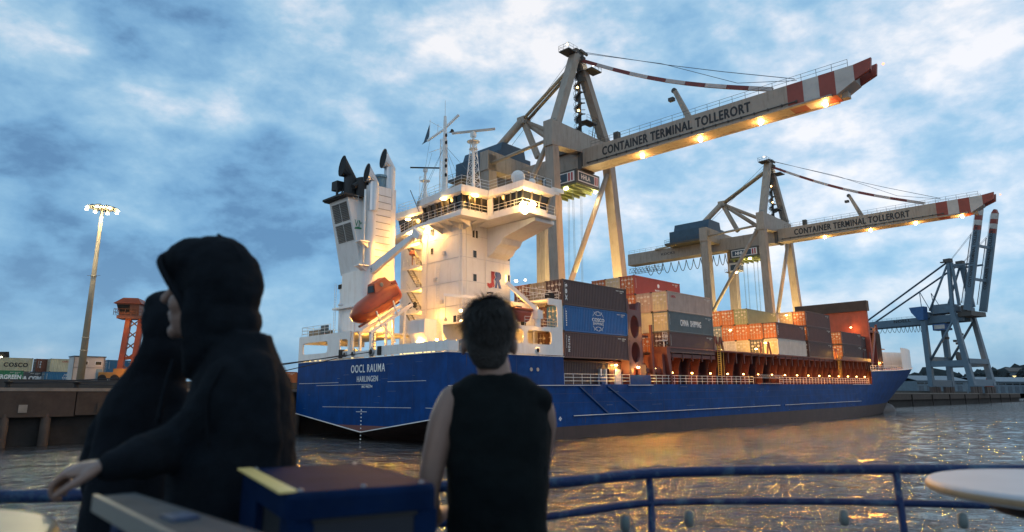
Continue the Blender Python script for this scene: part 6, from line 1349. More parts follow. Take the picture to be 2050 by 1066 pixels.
def harbour_crane():
    m = empty('harbour_crane', Matrix.Translation((-62.5, 110, QZ + 1.25)) @ Matrix.Rotation(R(12), 4, 'Z'), 'orange harbour crane with a cabin on top of two columns', 'crane')
    for x in (-0.6, 1.3): MB().beam((x, 0, 1.2), (x + 0.5, 0, 10.4), 0.75, 0.8).build('column', 'harbour_orange', m)
    MB().beam((-0.4, 0.2, 3.8), (5.5, 0.2, 5.0), 0.5, 0.5).build('cross_brace', 'harbour_orange', m)
    for k in range(5):
        z0 = 1.4 + k * 1.8; a0, a1 = -0.6 + 0.5 * (z0 - 1.2) / 9.2, 1.3 + 0.5 * (z0 + 0.6) / 9.2
        MB().beam((a0, -0.1, z0), (a1, -0.1, z0 + 1.7), 0.16, 0.16).build('lattice_bar', 'harbour_dark', m); MB().beam((a0, 0.1, z0 + 1.7), (a1, 0.1, z0), 0.16, 0.16).build('lattice_bar', 'harbour_dark', m)
    for k in range(6): MB().beam((2.9 + k, 0, 12.0), (3.4 + k, 0, 13.0), 0.12, 0.12).build('lattice_bar', 'harbour_dark', m); MB().beam((3.4 + k, 0, 13.0), (3.9 + k, 0, 12.0), 0.12, 0.12).build('lattice_bar', 'harbour_dark', m)
    MB().box((-1.6, -1.2, 10.2), (2.2, 1.6, 10.7)).build('cabin_floor', 'harbour_dark', m)
    cb = MB().add([(-1.3, -1.0, 10.7), (1.6, -1.0, 10.7), (1.6, 1.4, 10.7), (-1.3, 1.4, 10.7), (-1.8, -1.3, 12.6), (1.6, -1.3, 12.6), (1.6, 1.4, 12.6), (-1.8, 1.4, 12.6)], [(3, 2, 1, 0), (4, 5, 6, 7), (0, 1, 5, 4), (1, 2, 6, 5), (2, 3, 7, 6), (3, 0, 4, 7)]); o = cb.build('driver_cabin', 'harbour_dark', m)
    MB().add([(-1.32, -1.06, 11.1), (0.2, -1.06, 11.1), (0.2, -1.3, 12.4), (-1.7, -1.3, 12.4)], [(0, 1, 2, 3)]).build('cabin_glass', 'window_dark', o)
    MB().prism([(-2.2, -1.6, 12.6), (2.0, -1.6, 12.6), (1.4, -1.6, 13.5), (-0.8, -1.6, 13.5)], (0, 3.3, 0)).build('cabin_roof', 'harbour_orange', m)
    r_ = MB(); grid_rail(r_, [(-2.0, -1.5, 10.7), (2.2, -1.5, 10.7)], 1.0, 2, 0.8, 0.04); grid_rail(r_, [(-2.0, -1.5, 10.7), (-2.0, 1.6, 10.7)], 1.0, 2, 0.8, 0.04); r_.build('cabin_rail', 'harbour_dark', m)
    MB().beam((2.4, 0, 1.0), (3.0, 0, 13.4), 0.35, 0.6).build('mast', 'harbour_blue', m); MB().beam((2.6, 0, 12.9), (9.0, 0, 13.2), 0.9, 1.3).build('jib', 'harbour_orange', m)
    MB().beam((2.6, 0, 12.0), (9.0, 0, 11.9), 0.5, 0.5).build('jib_chord', 'harbour_dark', m)
    MB().box((-3.0, -1.8, 0.6), (4.0, 1.8, 1.6)).build('chassis', 'harbour_yellow', m)
    for x in (-2.4, -0.6, 1.4, 3.2): MB().lathe([(0.5, -0.25), (0.62, -0.2), (0.62, 0.2), (0.5, 0.25)], (x, -1.7, 0.62), 16, axis='y').build('wheel', 'black', m)
    MB().box((-1.2, -1.0, 1.6), (0.6, 1.0, 2.2)).build('engine_housing', 'harbour_yellow', m)
    rp = MB()
    for x in (4.5, 5.2, 6.5): rp.tube((x, 0, 12.4), (x + 0.2, 0, 3), 0.04, n=4)
    rp.build('hoist_rope', 'harbour_orange', m)
    light(m, (1.0, -3.2, 2.6), 150, AMBER, 0.2); light(m, (3.6, -1.5, 9.0), 70, AMBER, 0.2); light(m, (-0.5, -2.6, 9.4), 120, AMBER, 0.2)
harbour_crane()

# forklift top seen at the picture edge
tr = empty('yard_truck', QT(-21.5, 117, QZ + 1.25), 'dark yard vehicle roof just showing over the cream container', 'vehicle')
MB().box((0, 0, 5.3), (4.2, 2, 6.5)).prism([(4.2, 0, 5.3), (8.6, 0, 5.3), (8.4, 0, 6.4), (4.6, 0, 6.2)], (0, 2, 0)).build('body', 'black', tr); MB().box((0.4, 0.4, 0), (1.0, 1.0, 5.3)).box((7.4, 0.4, 0), (8, 1, 5.3)).build('frame', 'black', tr); MB().lathe([(0.12, 0), (0.2, 0.1), (0.12, 0.2)], (7.2, -0.1, 5.2), 8).build('work_lamp', 'lamp_white', tr)

# mooring lines from the stern
def line(a, b, sag, label, r=0.05):
    a, b = SHIPM @ Vector(a), Q @ Vector(b); mb = MB(); pts = [a.lerp(b, i / 16) + Vector((0, 0, -sag * math.sin(math.pi * i / 16))) for i in range(17)]
    mb.path(pts, r, 6); tag(mb.build('mooring_line', 'rope_dark', smooth=True), label, 'rope', 'mooring lines from the ship stern')
line((-0.25, 11.85, 8.95), (-27.3, 29.0, QZ + 0.45), 0.55, 'upper mooring line, from the largest fairlead on the transom to the quay')
line((-0.2, 16.8, 8.9), (-27.6, 29.1, QZ + 0.4), 0.8, 'middle mooring line running from the stern to the quay')
line((-0.2, 15.25, 8.9), (-22.0, 29.0, QZ + 0.4), 1.3, 'lowest and most sagging mooring line from the stern')
for i, x in enumerate((-27.4, -22.0)):
    bo = empty('mooring_bollard', QT(x, 29.0, QZ), ('dark mooring bollard holding two lines at the quay edge', 'dark mooring bollard holding the sagging line, hidden by the hooded people')[i], 'bollard')
    MB().lathe([(0.34, 0), (0.22, 0.12), (0.2, 0.4), (0.36, 0.5), (0.36, 0.6), (0.1, 0.66)], (0, 0, 0), 14).build('post', 'black', bo, smooth=True)

# far sheds, beacon and wooded bank
def shed(x, y, w_, d_, h, rz, label, m='shed_pale'):
    s = empty('warehouse', Matrix.Translation((x, y, QZ)) @ Matrix.Rotation(R(rz), 4, 'Z'), label, 'warehouse', 'warehouses behind the pier')
    MB().box((0, 0, 0), (w_, d_, h)).build('wall', m, s)
    MB().prism([(-0.8, -0.8, h), (w_ + 0.8, -0.8, h), (w_ + 0.8, d_ / 2, h + 3.4), (-0.8, d_ / 2, h + 3.4)], (0, 0, 0.4)).prism([(-0.8, d_ / 2, h + 3.4), (w_ + 0.8, d_ / 2, h + 3.4), (w_ + 0.8, d_ + 0.8, h), (-0.8, d_ + 0.8, h)], (0, 0, 0.4)).build('roof', 'shed_roof', s)
    k = int(w_ / 7)
    for i in range(k): MB().box((i * 7 + 1.5, -0.15, 0.4), (i * 7 + 5.5, -0.02, h * 0.62)).build('door', 'shed_door', s)
    for i in range(k): MB().box((i * 7 + 0.3, -0.12, h * 0.75), (i * 7 + 6.4, -0.02, h * 0.88)).build('window', 'window_dark', s)
shed(262, 444, 46, 24, 8, 20, 'long pale warehouse standing left of the blue grey crane')
shed(330, 480, 70, 26, 8, 18, 'pale warehouse seen between the legs of the blue grey crane')
shed(395, 470, 90, 34, 15, 14, 'largest pale warehouse, right of the blue grey crane')
bc = empty('harbour_beacon', Q @ Matrix.Translation((455, 34, QZ)), 'red harbour beacon with a green light at the pier end', 'beacon')
MB().lathe([(2.4, 0), (2.2, 6), (1.2, 8), (1.2, 9)], (0, 0, 0), 14).build('tower', 'crane_red', bc); MB().lathe([(0.5, 0), (0.9, 0.6), (0.5, 1.2)], (0, 0, 9), 10).build('lantern', 'lamp_green', bc)
hb = empty('lit_house', Matrix.Translation((640, 880, 20)), 'small house with a lit window on the far wooded bank', 'house')
MB().box((0, 0, 0), (26, 14, 13)).build('wall', 'shed_pale', hb); MB().prism([(-1, -1, 13), (27, -1, 13), (27, 7, 18), (-1, 7, 18)], (0, 0, 0.5)).build('roof', 'crane_dark', hb); MB().box((2, -0.4, 4), (22, -0.1, 8)).build('window', 'warm_glow', hb)
def far_trees():
    random.seed(11); mb = MB()
    for k in range(520):
        a = R(27.5 + 30 * random.random()); d = 1060 + 90 * random.random(); u = (math.degrees(a) - 27) / 30
        h = (10 + 9 * noise.noise((math.degrees(a) * 0.9, 2.2, 0)) + 7 * random.random()) * (0.55 + 0.75 * min(1, u * 2.2)); r = 7 + 7 * random.random()
        c = Vector((d * math.sin(a), d * math.cos(a), 5 + h))
        for j in range(9):
            o = Vector((random.uniform(-1, 1) * r, random.uniform(-0.4, 0.4) * r, random.uniform(-0.9, 0.75) * r)); rr = r * random.uniform(0.25, 0.5)
            vs = [c + o + Vector(v) * rr for v in ((1, 0, 0.1), (0.2, 0.3, 1), (-1, 0, -0.1), (-0.2, -0.4, -1), (0.1, -1, 0.2))]
            mb.add(vs, [(0, 1, 4), (1, 2, 4), (2, 3, 4), (3, 0, 4)])
    tag(mb.build('far_trees', 'far_green', recalc=False), 'dark mass of trees on the far bank behind the pier', 'trees', kind='stuff')
far_trees()

# ================================================================== tour boat in the foreground
DZ = 3.30; RZ = 4.27
bt = empty('tour_boat_deck', Matrix.Identity(4), 'open upper deck of the tour boat under the people', None); bt['kind'] = 'structure'
MB().prism([(-3.2, -3, DZ - 0.1), (3.8, -3, DZ - 0.1), (3.8, 3.3, DZ - 0.1), (1.2, 3.12, DZ - 0.1), (-1.5, 2.7, DZ - 0.1), (-3.2, 2.3, DZ - 0.1)], (0, 0, 0.1)).build('deck_planks', 'deck_floor', bt)
MB().prism([(-3.2, -3, 0.4), (3.8, -3, 0.4), (3.8, 3.1, 0.4), (1.2, 2.9, 0.4), (-1.5, 2.5, 0.4), (-3.2, 2.1, 0.4)], (0, 0, 2.8)).build('boat_side', 'boat_blue_light', bt)
rail = empty('boat_railing', Matrix.Identity(4), 'blue painted tubular railing with peeling paint round the boat deck', 'railing')
top = [(-3.1, 2.25, RZ + 0.01), (-2.4, 2.42, RZ + 0.01), (-1.9, 2.54, RZ), (-1.2, 2.66, RZ), (-0.5, 2.78, RZ), (0.14, 2.92, RZ), (0.62, 3.18, RZ + 0.01), (1.3, 3.34, RZ + 0.01), (2.0, 3.36, RZ + 0.01), (2.9, 3.30, RZ + 0.01), (3.7, 3.2, RZ)]
def smooth_path(pts, k=6):
    P = [Vector(p) for p in pts]; out = []
    for i in range(len(P) - 1):
        a, b, c, d = P[max(i - 1, 0)], P[i], P[i + 1], P[min(i + 2, len(P) - 1)]
        for j in range(k):
            t = j / k; out.append(0.5 * ((2 * b) + (c - a) * t + (2 * a - 5 * b + 4 * c - d) * t * t + (3 * b - a - 3 * c + d) * t ** 3))
    return out + [P[-1]]
MB().path(smooth_path(top), 0.0235, 14).build('top_rail', 'boat_blue', rail, smooth=True)
low = [(x, y - 0.0, z - (0.125 + 0.055 * max(0, min(1, (x - 0.6) / 2.4)) + 0.02 * max(0, 0.3 - x))) for x, y, z in top]
MB().path(smooth_path(low), 0.0165, 12).build('lower_rail', 'boat_blue', rail, smooth=True)
low2 = [(x, y, z - 0.52) for x, y, z in top]; MB().path(smooth_path(low2), 0.0165, 12).build('lower_rail', 'boat_blue', rail, smooth=True)
for (x, y, z), dx in (((0.62, 3.18, RZ), 0.0), ((1.83, 3.36, RZ), 0.03), ((-0.5, 2.78, RZ), 0), ((-1.9, 2.54, RZ), 0), ((3.2, 3.26, RZ), 0.03)):
    MB().tube((x, y, z), (x + dx, y, DZ), 0.0175, n=12).build('post', 'boat_blue', rail, smooth=True)
for x, y in ((0.49, 3.10), (0.80, 3.23), (1.56, 3.355), (2.12, 3.36)):
    zz = RZ - 0.15 - 0.055 * max(0, min(1, (x - 0.6) / 2.4))
    MB().lathe([(0.008, 0), (0.02, -0.008), (0.022, -0.055), (0.014, -0.07)], (x, y, zz), 10).build('hook_peg', 'peg', rail, smooth=True)

def round_table(name, c, r, th, label, top_m, rim_m):
    t = empty(name, Matrix.Translation((c[0], c[1], DZ)), label, 'table')
    h = c[2] - DZ
    MB().lathe([(r - 0.012, h), (r - 0.004, h - 0.004), (r, h - 0.012), (r, h - th + 0.008), (r - 0.008, h - th)], (0, 0, 0), 72).build('table_top', [top_m], t, smooth=False)
    MB().lathe([(r + 0.001, h - 0.011), (r + 0.0025, h - 0.015), (r + 0.0025, h - th + 0.01), (r + 0.001, h - th + 0.006)], (0, 0, 0), 72).build('rim', rim_m, t)
    MB().lathe([(0.15, h - th - 0.045), (0.16, h - th - 0.01), (0.14, h - th)], (0, 0, 0), 24).build('mounting_plate', 'black', t)
    MB().tube((0, 0, 0.02), (0, 0, h - th - 0.04), 0.04, n=16).build('column', 'black', t, smooth=True); MB().lathe([(0.25, 0), (0.25, 0.02), (0.06, 0.05)], (0, 0, 0), 24).build('foot', 'black', t)
    return t
rt = round_table('bar_table', (1.71, 2.02, 4.375), 0.455, 0.034, 'round pale bar table at the edge of the boat rail', 'table_top', 'table_wood')
MB().lathe([(0.285, 4.375 - DZ - 0.085), (0.30, 4.375 - DZ - 0.07), (0.30, 4.375 - DZ - 0.05), (0.27, 4.375 - DZ - 0.036)], (0, 0, 0), 40).build('under_ring', 'black', rt)
round_table('beige_table', (-1.22, 1.18, 4.385), 0.40, 0.03, 'beige round table in the lower corner under the resting hand', 'table_beige', 'table_rim')

# blue metal deck locker with a reflective edge strip
def locker():
    M = Matrix.Translation((-0.425, 1.345, DZ)) @ Matrix.Rotation(R(30.5), 4, 'Z')      # near corner; x to the right-back, y to the left-back
    lk = empty('deck_locker', M, 'dark blue metal deck locker with a yellow lit edge strip in front', 'locker')
    W_, D_, h = 0.315, 0.52, 4.445 - DZ; rr = 0.03
    pts = []
    for cx_, cy_, a0 in ((rr, rr, 180), (W_ - rr, rr, 270), (W_ - rr, D_ - rr, 0), (rr, D_ - rr, 90)):
        for k in range(5): a = R(a0 + 22.5 * k); pts.append((cx_ + rr * math.cos(a), cy_ + rr * math.sin(a)))
    cx_, cy_ = W_ / 2, D_ / 2
    top_ = MB(); n = len(pts)
    for z, s in ((h - 0.05, 1.0), (h - 0.012, 1.0), (h - 0.003, 0.985), (h, 0.955)): top_.v += [(cx_ + (x - cx_) * s, cy_ + (y - cy_) * s, z) for x, y in pts]
    for j in range(3):
        for k in range(n): top_.f.append((j * n + k, j * n + (k + 1) % n, (j + 1) * n + (k + 1) % n, (j + 1) * n + k)); top_.mi.append(0)
    top_.f.append(tuple(range(3 * n, 4 * n))); top_.mi.append(0); top_.f.append(tuple(range(n))[::-1]); top_.mi.append(0); top_.build('lid', 'locker_blue', lk, smooth=False)
    for x, y, w2, d2 in ((0.004, 0.004, 0.05, 0.065), (0.004, D_ - 0.20, 0.05, 0.196), (W_ - 0.054, 0.004, 0.05, 0.05), (W_ - 0.054, D_ - 0.054, 0.05, 0.05)): MB().box((x, y, 0.03), (x + w2, y + d2, h - 0.05)).build('corner_post', 'locker_blue', lk)
    MB().box((0.02, 0.02, 0.05), (W_ - 0.02, D_ - 0.02, h - 0.051)).build('inner_box', 'locker_dark', lk)
    MB().box((0.055, 0.006, 0.06), (W_ - 0.055, 0.02, h - 0.05)).build('front_panel', 'locker_panel', lk)
    MB().lathe([(0.016, 0.0), (0.02, -0.006), (0.012, -0.016)], (0.14, 0.004, h - 0.12), 16, axis='y').build('lock', 'grey_metal', lk, smooth=True)
    MB().lathe([(0.012, 0.0), (0.016, -0.006), (0.01, -0.012)], (0.2, 0.004, h - 0.165), 16, axis='y').build('lock', 'grey_metal', lk, smooth=True)
    for y in (0.12, 0.36): MB().tube((W_ + 0.004, y, h - 0.055), (W_ + 0.004, y + 0.05, h - 0.055), 0.007, n=10).build('hinge', 'grey_metal', lk, smooth=True)
    for q in ((0.03, 0.03), (W_ - 0.03, 0.03), (0.03, D_ - 0.03), (W_ - 0.03, D_ - 0.03), (W_ / 2, 0.03)): MB().lathe([(0.006, 0), (0.006, 0.002), (0.003, 0.004)], (q[0], q[1], h), 8).build('rivet', 'grey_metal', lk)
    MB().box((0.05, -0.002, h - 0.058), (W_ - 0.05, 0.006, h - 0.052)).build('lid_gasket', 'black', lk)
    MB().beam((0.004, 0.02, h + 0.0015), (0.004, D_ - 0.02, h + 0.0015), 0.034, 0.005).build('edge_strip', 'strip_yellow', lk)
locker()
# grey ledge board running diagonally towards the camera, pale cushion at the bottom edge
bn = empty('ledge_board', Matrix.Translation((-0.735, 1.40, DZ)) @ Matrix.Rotation(R(-45), 4, 'Z'), 'grey ledge board with a pale edge strip running beside the beige table', 'ledge')
hB = 4.437 - DZ
MB().add([(-0.03, -0.07, hB - 0.028), (0.62, -0.105, hB - 0.028), (0.62, 0.0, hB - 0.028), (-0.03, 0.0, hB - 0.028), (-0.03, -0.07, hB), (0.62, -0.105, hB), (0.62, 0.0, hB), (-0.03, 0.0, hB)], [(3, 2, 1, 0), (4, 5, 6, 7), (0, 1, 5, 4), (1, 2, 6, 5), (2, 3, 7, 6), (3, 0, 4, 7)]).build('board', 'boat_grey', bn)
MB().beam((-0.02, -0.073, hB - 0.010), (0.62, -0.109, hB - 0.010), 0.008, 0.03).build('edge_strip', 'ledge_pale', bn)
MB().box((0.30, -0.06, hB), (0.36, -0.02, hB + 0.004)).build('hinge_plate', 'boat_blue', bn)
for x in (0.02, 0.55): MB().box((x, -0.05, 0), (x + 0.04, -0.01, hB - 0.03)).build('leg', 'boat_blue', bn)
cu = empty('seat_cushion', Matrix.Translation((-0.46, 1.06, 0)), 'pale blue cushion edge at the bottom of the picture', 'cushion')
MB().lathe([(0.02, 4.352), (0.10, 4.35), (0.125, 4.335), (0.13, 4.315), (0.115, 4.295), (0.02, 4.29)], (0, 0, 0), 24).build('cushion_pad', 'cushion_blue', cu, smooth=True); MB().tube((0, 0, DZ), (0, 0, 4.29), 0.03, n=12).build('support', 'boat_blue_light', cu, smooth=True)

# ================================================================== people
def ell(mb, c, r, rot=None, nu=16, nv=10):
    o = len(mb.v); c = Vector(c); M = rot or Matrix.Identity(3)
    for j in range(1, nv):
        b = math.pi * j / nv - math.pi / 2
        for i in range(nu):
            a = 2 * math.pi * i / nu; mb.v.append(tuple(c + M @ Vector((r[0] * math.cos(a) * math.cos(b), r[1] * math.sin(a) * math.cos(b), r[2] * math.sin(b)))))
    mb.v += [tuple(c + M @ Vector((0, 0, -r[2]))), tuple(c + M @ Vector((0, 0, r[2])))]
    B_, T_ = len(mb.v) - 2, len(mb.v) - 1
    for j in range(nv - 2):
        for i in range(nu): mb.f.append((o + j * nu + i, o + j * nu + (i + 1) % nu, o + (j + 1) * nu + (i + 1) % nu, o + (j + 1) * nu + i)); mb.mi.append(0)
    for i in range(nu):
        mb.f.append((B_, o + (i + 1) % nu, o + i)); mb.mi.append(0); mb.f.append((T_, o + (nv - 2) * nu + i, o + (nv - 2) * nu + (i + 1) % nu)); mb.mi.append(0)
def limb(mb, pts, rs, n=14, k=5):
    P = smooth_path(pts, k); m = len(pts) - 1; R_ = []
    for i in range(len(P)):
        t = i / (len(P) - 1) * m; a = min(int(t), m - 1); R_.append(rs[a] + (rs[a + 1] - rs[a]) * (t - a))
    mb.path(P, R_, n); ell(mb, P[0], (R_[0],) * 3, nu=12, nv=8); ell(mb, P[-1], (R_[-1],) * 3, nu=12, nv=8)
def loft(mb, rings, n=28, e=0.85):
    """rings of (cx, cy, z, rx, ry)"""
    o = len(mb.v)
    for cx_, cy_, z, rx, ry in rings:
        for k in range(n):
            a = 2 * math.pi * k / n; c_, s_ = math.cos(a), math.sin(a); mb.v.append((cx_ + rx * math.copysign(abs(c_) ** e, c_), cy_ + ry * math.copysign(abs(s_) ** e, s_), z))
    m = len(rings)
    for j in range(m - 1):
        for k in range(n): mb.f.append((o + j * n + k, o + j * n + (k + 1) % n, o + (j + 1) * n + (k + 1) % n, o + (j + 1) * n + k)); mb.mi.append(0)
    mb.f.append(tuple(o + k for k in range(n))[::-1]); mb.mi.append(0); mb.f.append(tuple(o + (m - 1) * n + k for k in range(n))); mb.mi.append(0)
def fleshed(mb, name, m, parent, voxel=0.008, sm=6, fold=0.0, fs=0.12):
    o = mb.build(name, m, parent, smooth=True)
    r_ = o.modifiers.new('skin', 'REMESH'); r_.mode = 'VOXEL'; r_.voxel_size = voxel; r_.use_smooth_shade = True
    s = o.modifiers.new('soft', 'SMOOTH'); s.factor = 0.6; s.iterations = sm
    if fold:
        tx = bpy.data.textures.get('folds') or bpy.data.textures.new('folds', 'CLOUDS'); tx.noise_scale = fs; tx.noise_depth = 2
        d = o.modifiers.new('folds', 'DISPLACE'); d.texture = tx; d.strength = fold; d.mid_level = 0.5; d.texture_coords = 'LOCAL'
    return o
def hand(mb, wrist, fwd, side, up, s=1.0, curl=0.5, spread=0.10):
    """palm and five unequal bent fingers; side points to the thumb"""
    w0, f, sd, u = Vector(wrist), Vector(fwd).normalized(), Vector(side).normalized(), Vector(up).normalized()
    palm = w0 + f * 0.045 * s
    Mx = Matrix((sd, f, u)).transposed(); ell(mb, palm + f * 0.005, (0.041 * s, 0.052 * s, 0.017 * s), Mx)
    for i, (off, ln) in enumerate(((0.031, 0.072), (0.010, 0.080), (-0.011, 0.074), (-0.030, 0.058))):
        b0 = palm + sd * off * s + f * 0.040 * s + u * 0.004; d = (f + sd * off * spread * 20 * 0.1).normalized(); pts = [b0]; ang = 0.10
        for k, fr in enumerate((0.45, 0.30, 0.25)):
            ang += curl * (0.55, 0.75, 0.6)[k]; dd = (d * math.cos(ang) - u * math.sin(ang)); pts.append(pts[-1] + dd * ln * fr * s)
        limb(mb, pts, [0.0095 * s, 0.0088 * s, 0.008 * s, 0.007 * s], 10, 3)
    t0 = palm + sd * 0.030 * s - f * 0.025 * s; limb(mb, [t0, t0 + (sd * 0.03 + f * 0.018 - u * 0.008) * s, t0 + (sd * 0.042 + f * 0.045 - u * 0.018) * s, t0 + (sd * 0.043 + f * 0.066 - u * 0.030) * s], [0.014 * s, 0.0115 * s, 0.0095 * s, 0.0075 * s], 10, 3)

def boy():
    x0, y0 = -0.045, 2.2
    p = empty('person', Matrix.Translation((x0, y0, DZ)), 'person with short dark hair in a black sleeveless top, seen from behind', 'person', 'people on the tour boat')
    def z(v): return v - DZ
    b = MB()
    hc = (-0.03, 0.01)
    ell(b, (hc[0], hc[1] + 0.005, z(4.825)), (0.076, 0.094, 0.105)); ell(b, (hc[0], hc[1] + 0.045, z(4.765)), (0.058, 0.06, 0.07)); ell(b, (hc[0], hc[1] + 0.105, z(4.79)), (0.013, 0.02, 0.02))
    for sx in (-1, 1): ell(b, (hc[0] + sx * 0.083, hc[1] + 0.005, z(4.785)), (0.012, 0.02, 0.033)); ell(b, (hc[0] + sx * 0.028, hc[1] + 0.09, z(4.825)), (0.014, 0.012, 0.01))
    ell(b, (hc[0], hc[1] + 0.098, z(4.748)), (0.024, 0.012, 0.008))
    limb(b, [(-0.005, 0.015, z(4.63)), (-0.012, 0.01, z(4.70)), (hc[0], 0.01, z(4.77))], [0.062, 0.054, 0.055])
    loft(b, [(0, 0.02, z(3.99), 0.135, 0.10), (0, 0.02, z(4.12), 0.125, 0.095), (0, 0.02, z(4.25), 0.135, 0.10), (0, 0.02, z(4.42), 0.15, 0.105), (0, 0.02, z(4.56), 0.155, 0.095), (0, 0.02, z(4.635), 0.12, 0.075), (0, 0.02, z(4.675), 0.06, 0.05)])
    # arms: left arm rests forward on the locker, right arm forward to the rail
    limb(b, [(-0.145, 0.01, z(4.615)), (-0.172, -0.005, z(4.55)), (-0.195, -0.02, z(4.44)), (-0.212, -0.02, z(4.335)), (-0.205, 0.05, z(4.255)), (-0.19, 0.20, z(4.24))], [0.045, 0.046, 0.041, 0.034, 0.032, 0.023])
    hand(b, (-0.19, 0.20, z(4.24)), (0.1, 1, 0.0), (1, 0, 0), (0, 0, 1), 0.95, 0.6)
    limb(b, [(0.138, 0.03, z(4.59)), (0.148, 0.06, z(4.53)), (0.135, 0.14, z(4.42)), (0.11, 0.25, z(4.36)), (0.10, 0.42, z(4.31)), (0.09, 0.55, z(4.31))], [0.042, 0.042, 0.036, 0.032, 0.026, 0.021])
    hand(b, (0.09, 0.55, z(4.31)), (-0.1, 1, -0.1), (-1, 0, 0), (0, 0, 1), 0.95, 0.8)
    for sx in (-1, 1): limb(b, [(sx * 0.075, 0.02, z(4.02)), (sx * 0.085, 0.03, z(3.72)), (sx * 0.085, 0.02, z(3.40)), (sx * 0.085, 0.0, DZ - DZ + 0.04)], [0.085, 0.062, 0.05, 0.036]); ell(b, (sx * 0.088, 0.06, 0.04), (0.042, 0.12, 0.04))
    fleshed(b, 'body', 'skin', p, 0.007, 4)
    # sleeveless top
    t = MB()
    loft(t, [(0.004, 0.02, z(3.92), 0.155, 0.118), (0.004, 0.02, z(4.06), 0.148, 0.115), (0.0, 0.02, z(4.22), 0.152, 0.117), (-0.0, 0.02, z(4.36), 0.160, 0.120), (0, 0.02, z(4.46), 0.164, 0.120), (0, 0.02, z(4.55), 0.163, 0.112), (0, 0.02, z(4.615), 0.156, 0.10), (-0.002, 0.02, z(4.655), 0.135, 0.088), (-0.006, 0.018, z(4.68), 0.102, 0.075), (-0.012, 0.016, z(4.696), 0.072, 0.064)], 32, 0.8)
    ell(t, (0.118, 0.02, z(4.605)), (0.058, 0.07, 0.052)); limb(t, [(0.115, 0.03, z(4.60)), (0.125, 0.04, z(4.50)), (0.12, 0.04, z(4.38))], [0.05, 0.048, 0.042]); ell(t, (-0.122, 0.02, z(4.622)), (0.048, 0.06, 0.042))
    fleshed(t, 'sleeveless_top', 'tank_black', p, 0.006, 4, 0.02, 0.085)
    tr_ = MB(); loft(tr_, [(0, 0.02, z(3.72), 0.172, 0.115), (0, 0.02, z(3.98), 0.155, 0.118)]); 
    for sx in (-1, 1): limb(tr_, [(sx * 0.08, 0.02, z(3.95)), (sx * 0.086, 0.03, z(3.70)), (sx * 0.086, 0.02, z(3.38))], [0.096, 0.078, 0.065])
    fleshed(tr_, 'trousers', 'fabric_navy', p, 0.01, 4)
    # hair: cap plus strands
    hcap = MB(); HX, HY = hc
    loft(hcap, [(HX, HY - 0.045, z(4.705), 0.035, 0.02), (HX, HY - 0.04, z(4.725), 0.052, 0.032), (HX, HY - 0.034, z(4.75), 0.064, 0.046), (HX, HY - 0.028, z(4.78), 0.074, 0.06), (HX, HY - 0.02, z(4.81), 0.082, 0.076), (HX, HY - 0.01, z(4.84), 0.088, 0.092), (HX, HY - 0.006, z(4.87), 0.087, 0.096), (HX + 0.002, HY - 0.004, z(4.90), 0.077, 0.088), (HX + 0.004, HY, z(4.922), 0.056, 0.066), (HX + 0.004, HY, z(4.934), 0.028, 0.035)], 30, 0.95)
    fleshed(hcap, 'hair', 'hair', p, 0.007, 3, 0.012, 0.03)
    random.seed(5); st = MB(); cnt = 0
    while cnt < 6500:
        a, bb = random.uniform(0, 2 * math.pi), math.asin(random.uniform(-0.55, 1)); d = Vector((math.cos(a) * math.cos(bb), math.sin(a) * math.cos(bb), math.sin(bb)))
        if d.z < 0.15 and d.y > 0.25: continue
        q = Vector((hc[0] + 0.083 * d.x, hc[1] - 0.008 + 0.095 * d.y, z(4.838) + 0.10 * d.z))
        tan = (Vector((0, 0, -1)) + Vector((0.15, -0.3, 0)) - d * 0.2); tan = (tan - d * tan.dot(d)).normalized() + Vector((random.uniform(-.38, .38), random.uniform(-.38, .38), random.uniform(-.25, .25)))
        L_ = random.uniform(0.016, 0.042) * (1.35 if d.z > 0.25 else 0.75); sd = d.cross(tan).normalized() * 0.0011; p1 = q + (tan * 0.85 + d * 0.30) * L_ * 0.55; p2 = p1 + (tan * 1.0 + d * 0.12) * L_ * 0.5
        st.add([q - sd, q + sd, p1 + sd * 0.8, p1 - sd * 0.8, p2], [(0, 1, 2, 3), (3, 2, 4)]); cnt += 1
    st.build('hair_strands', 'hair', p, recalc=False)
boy()

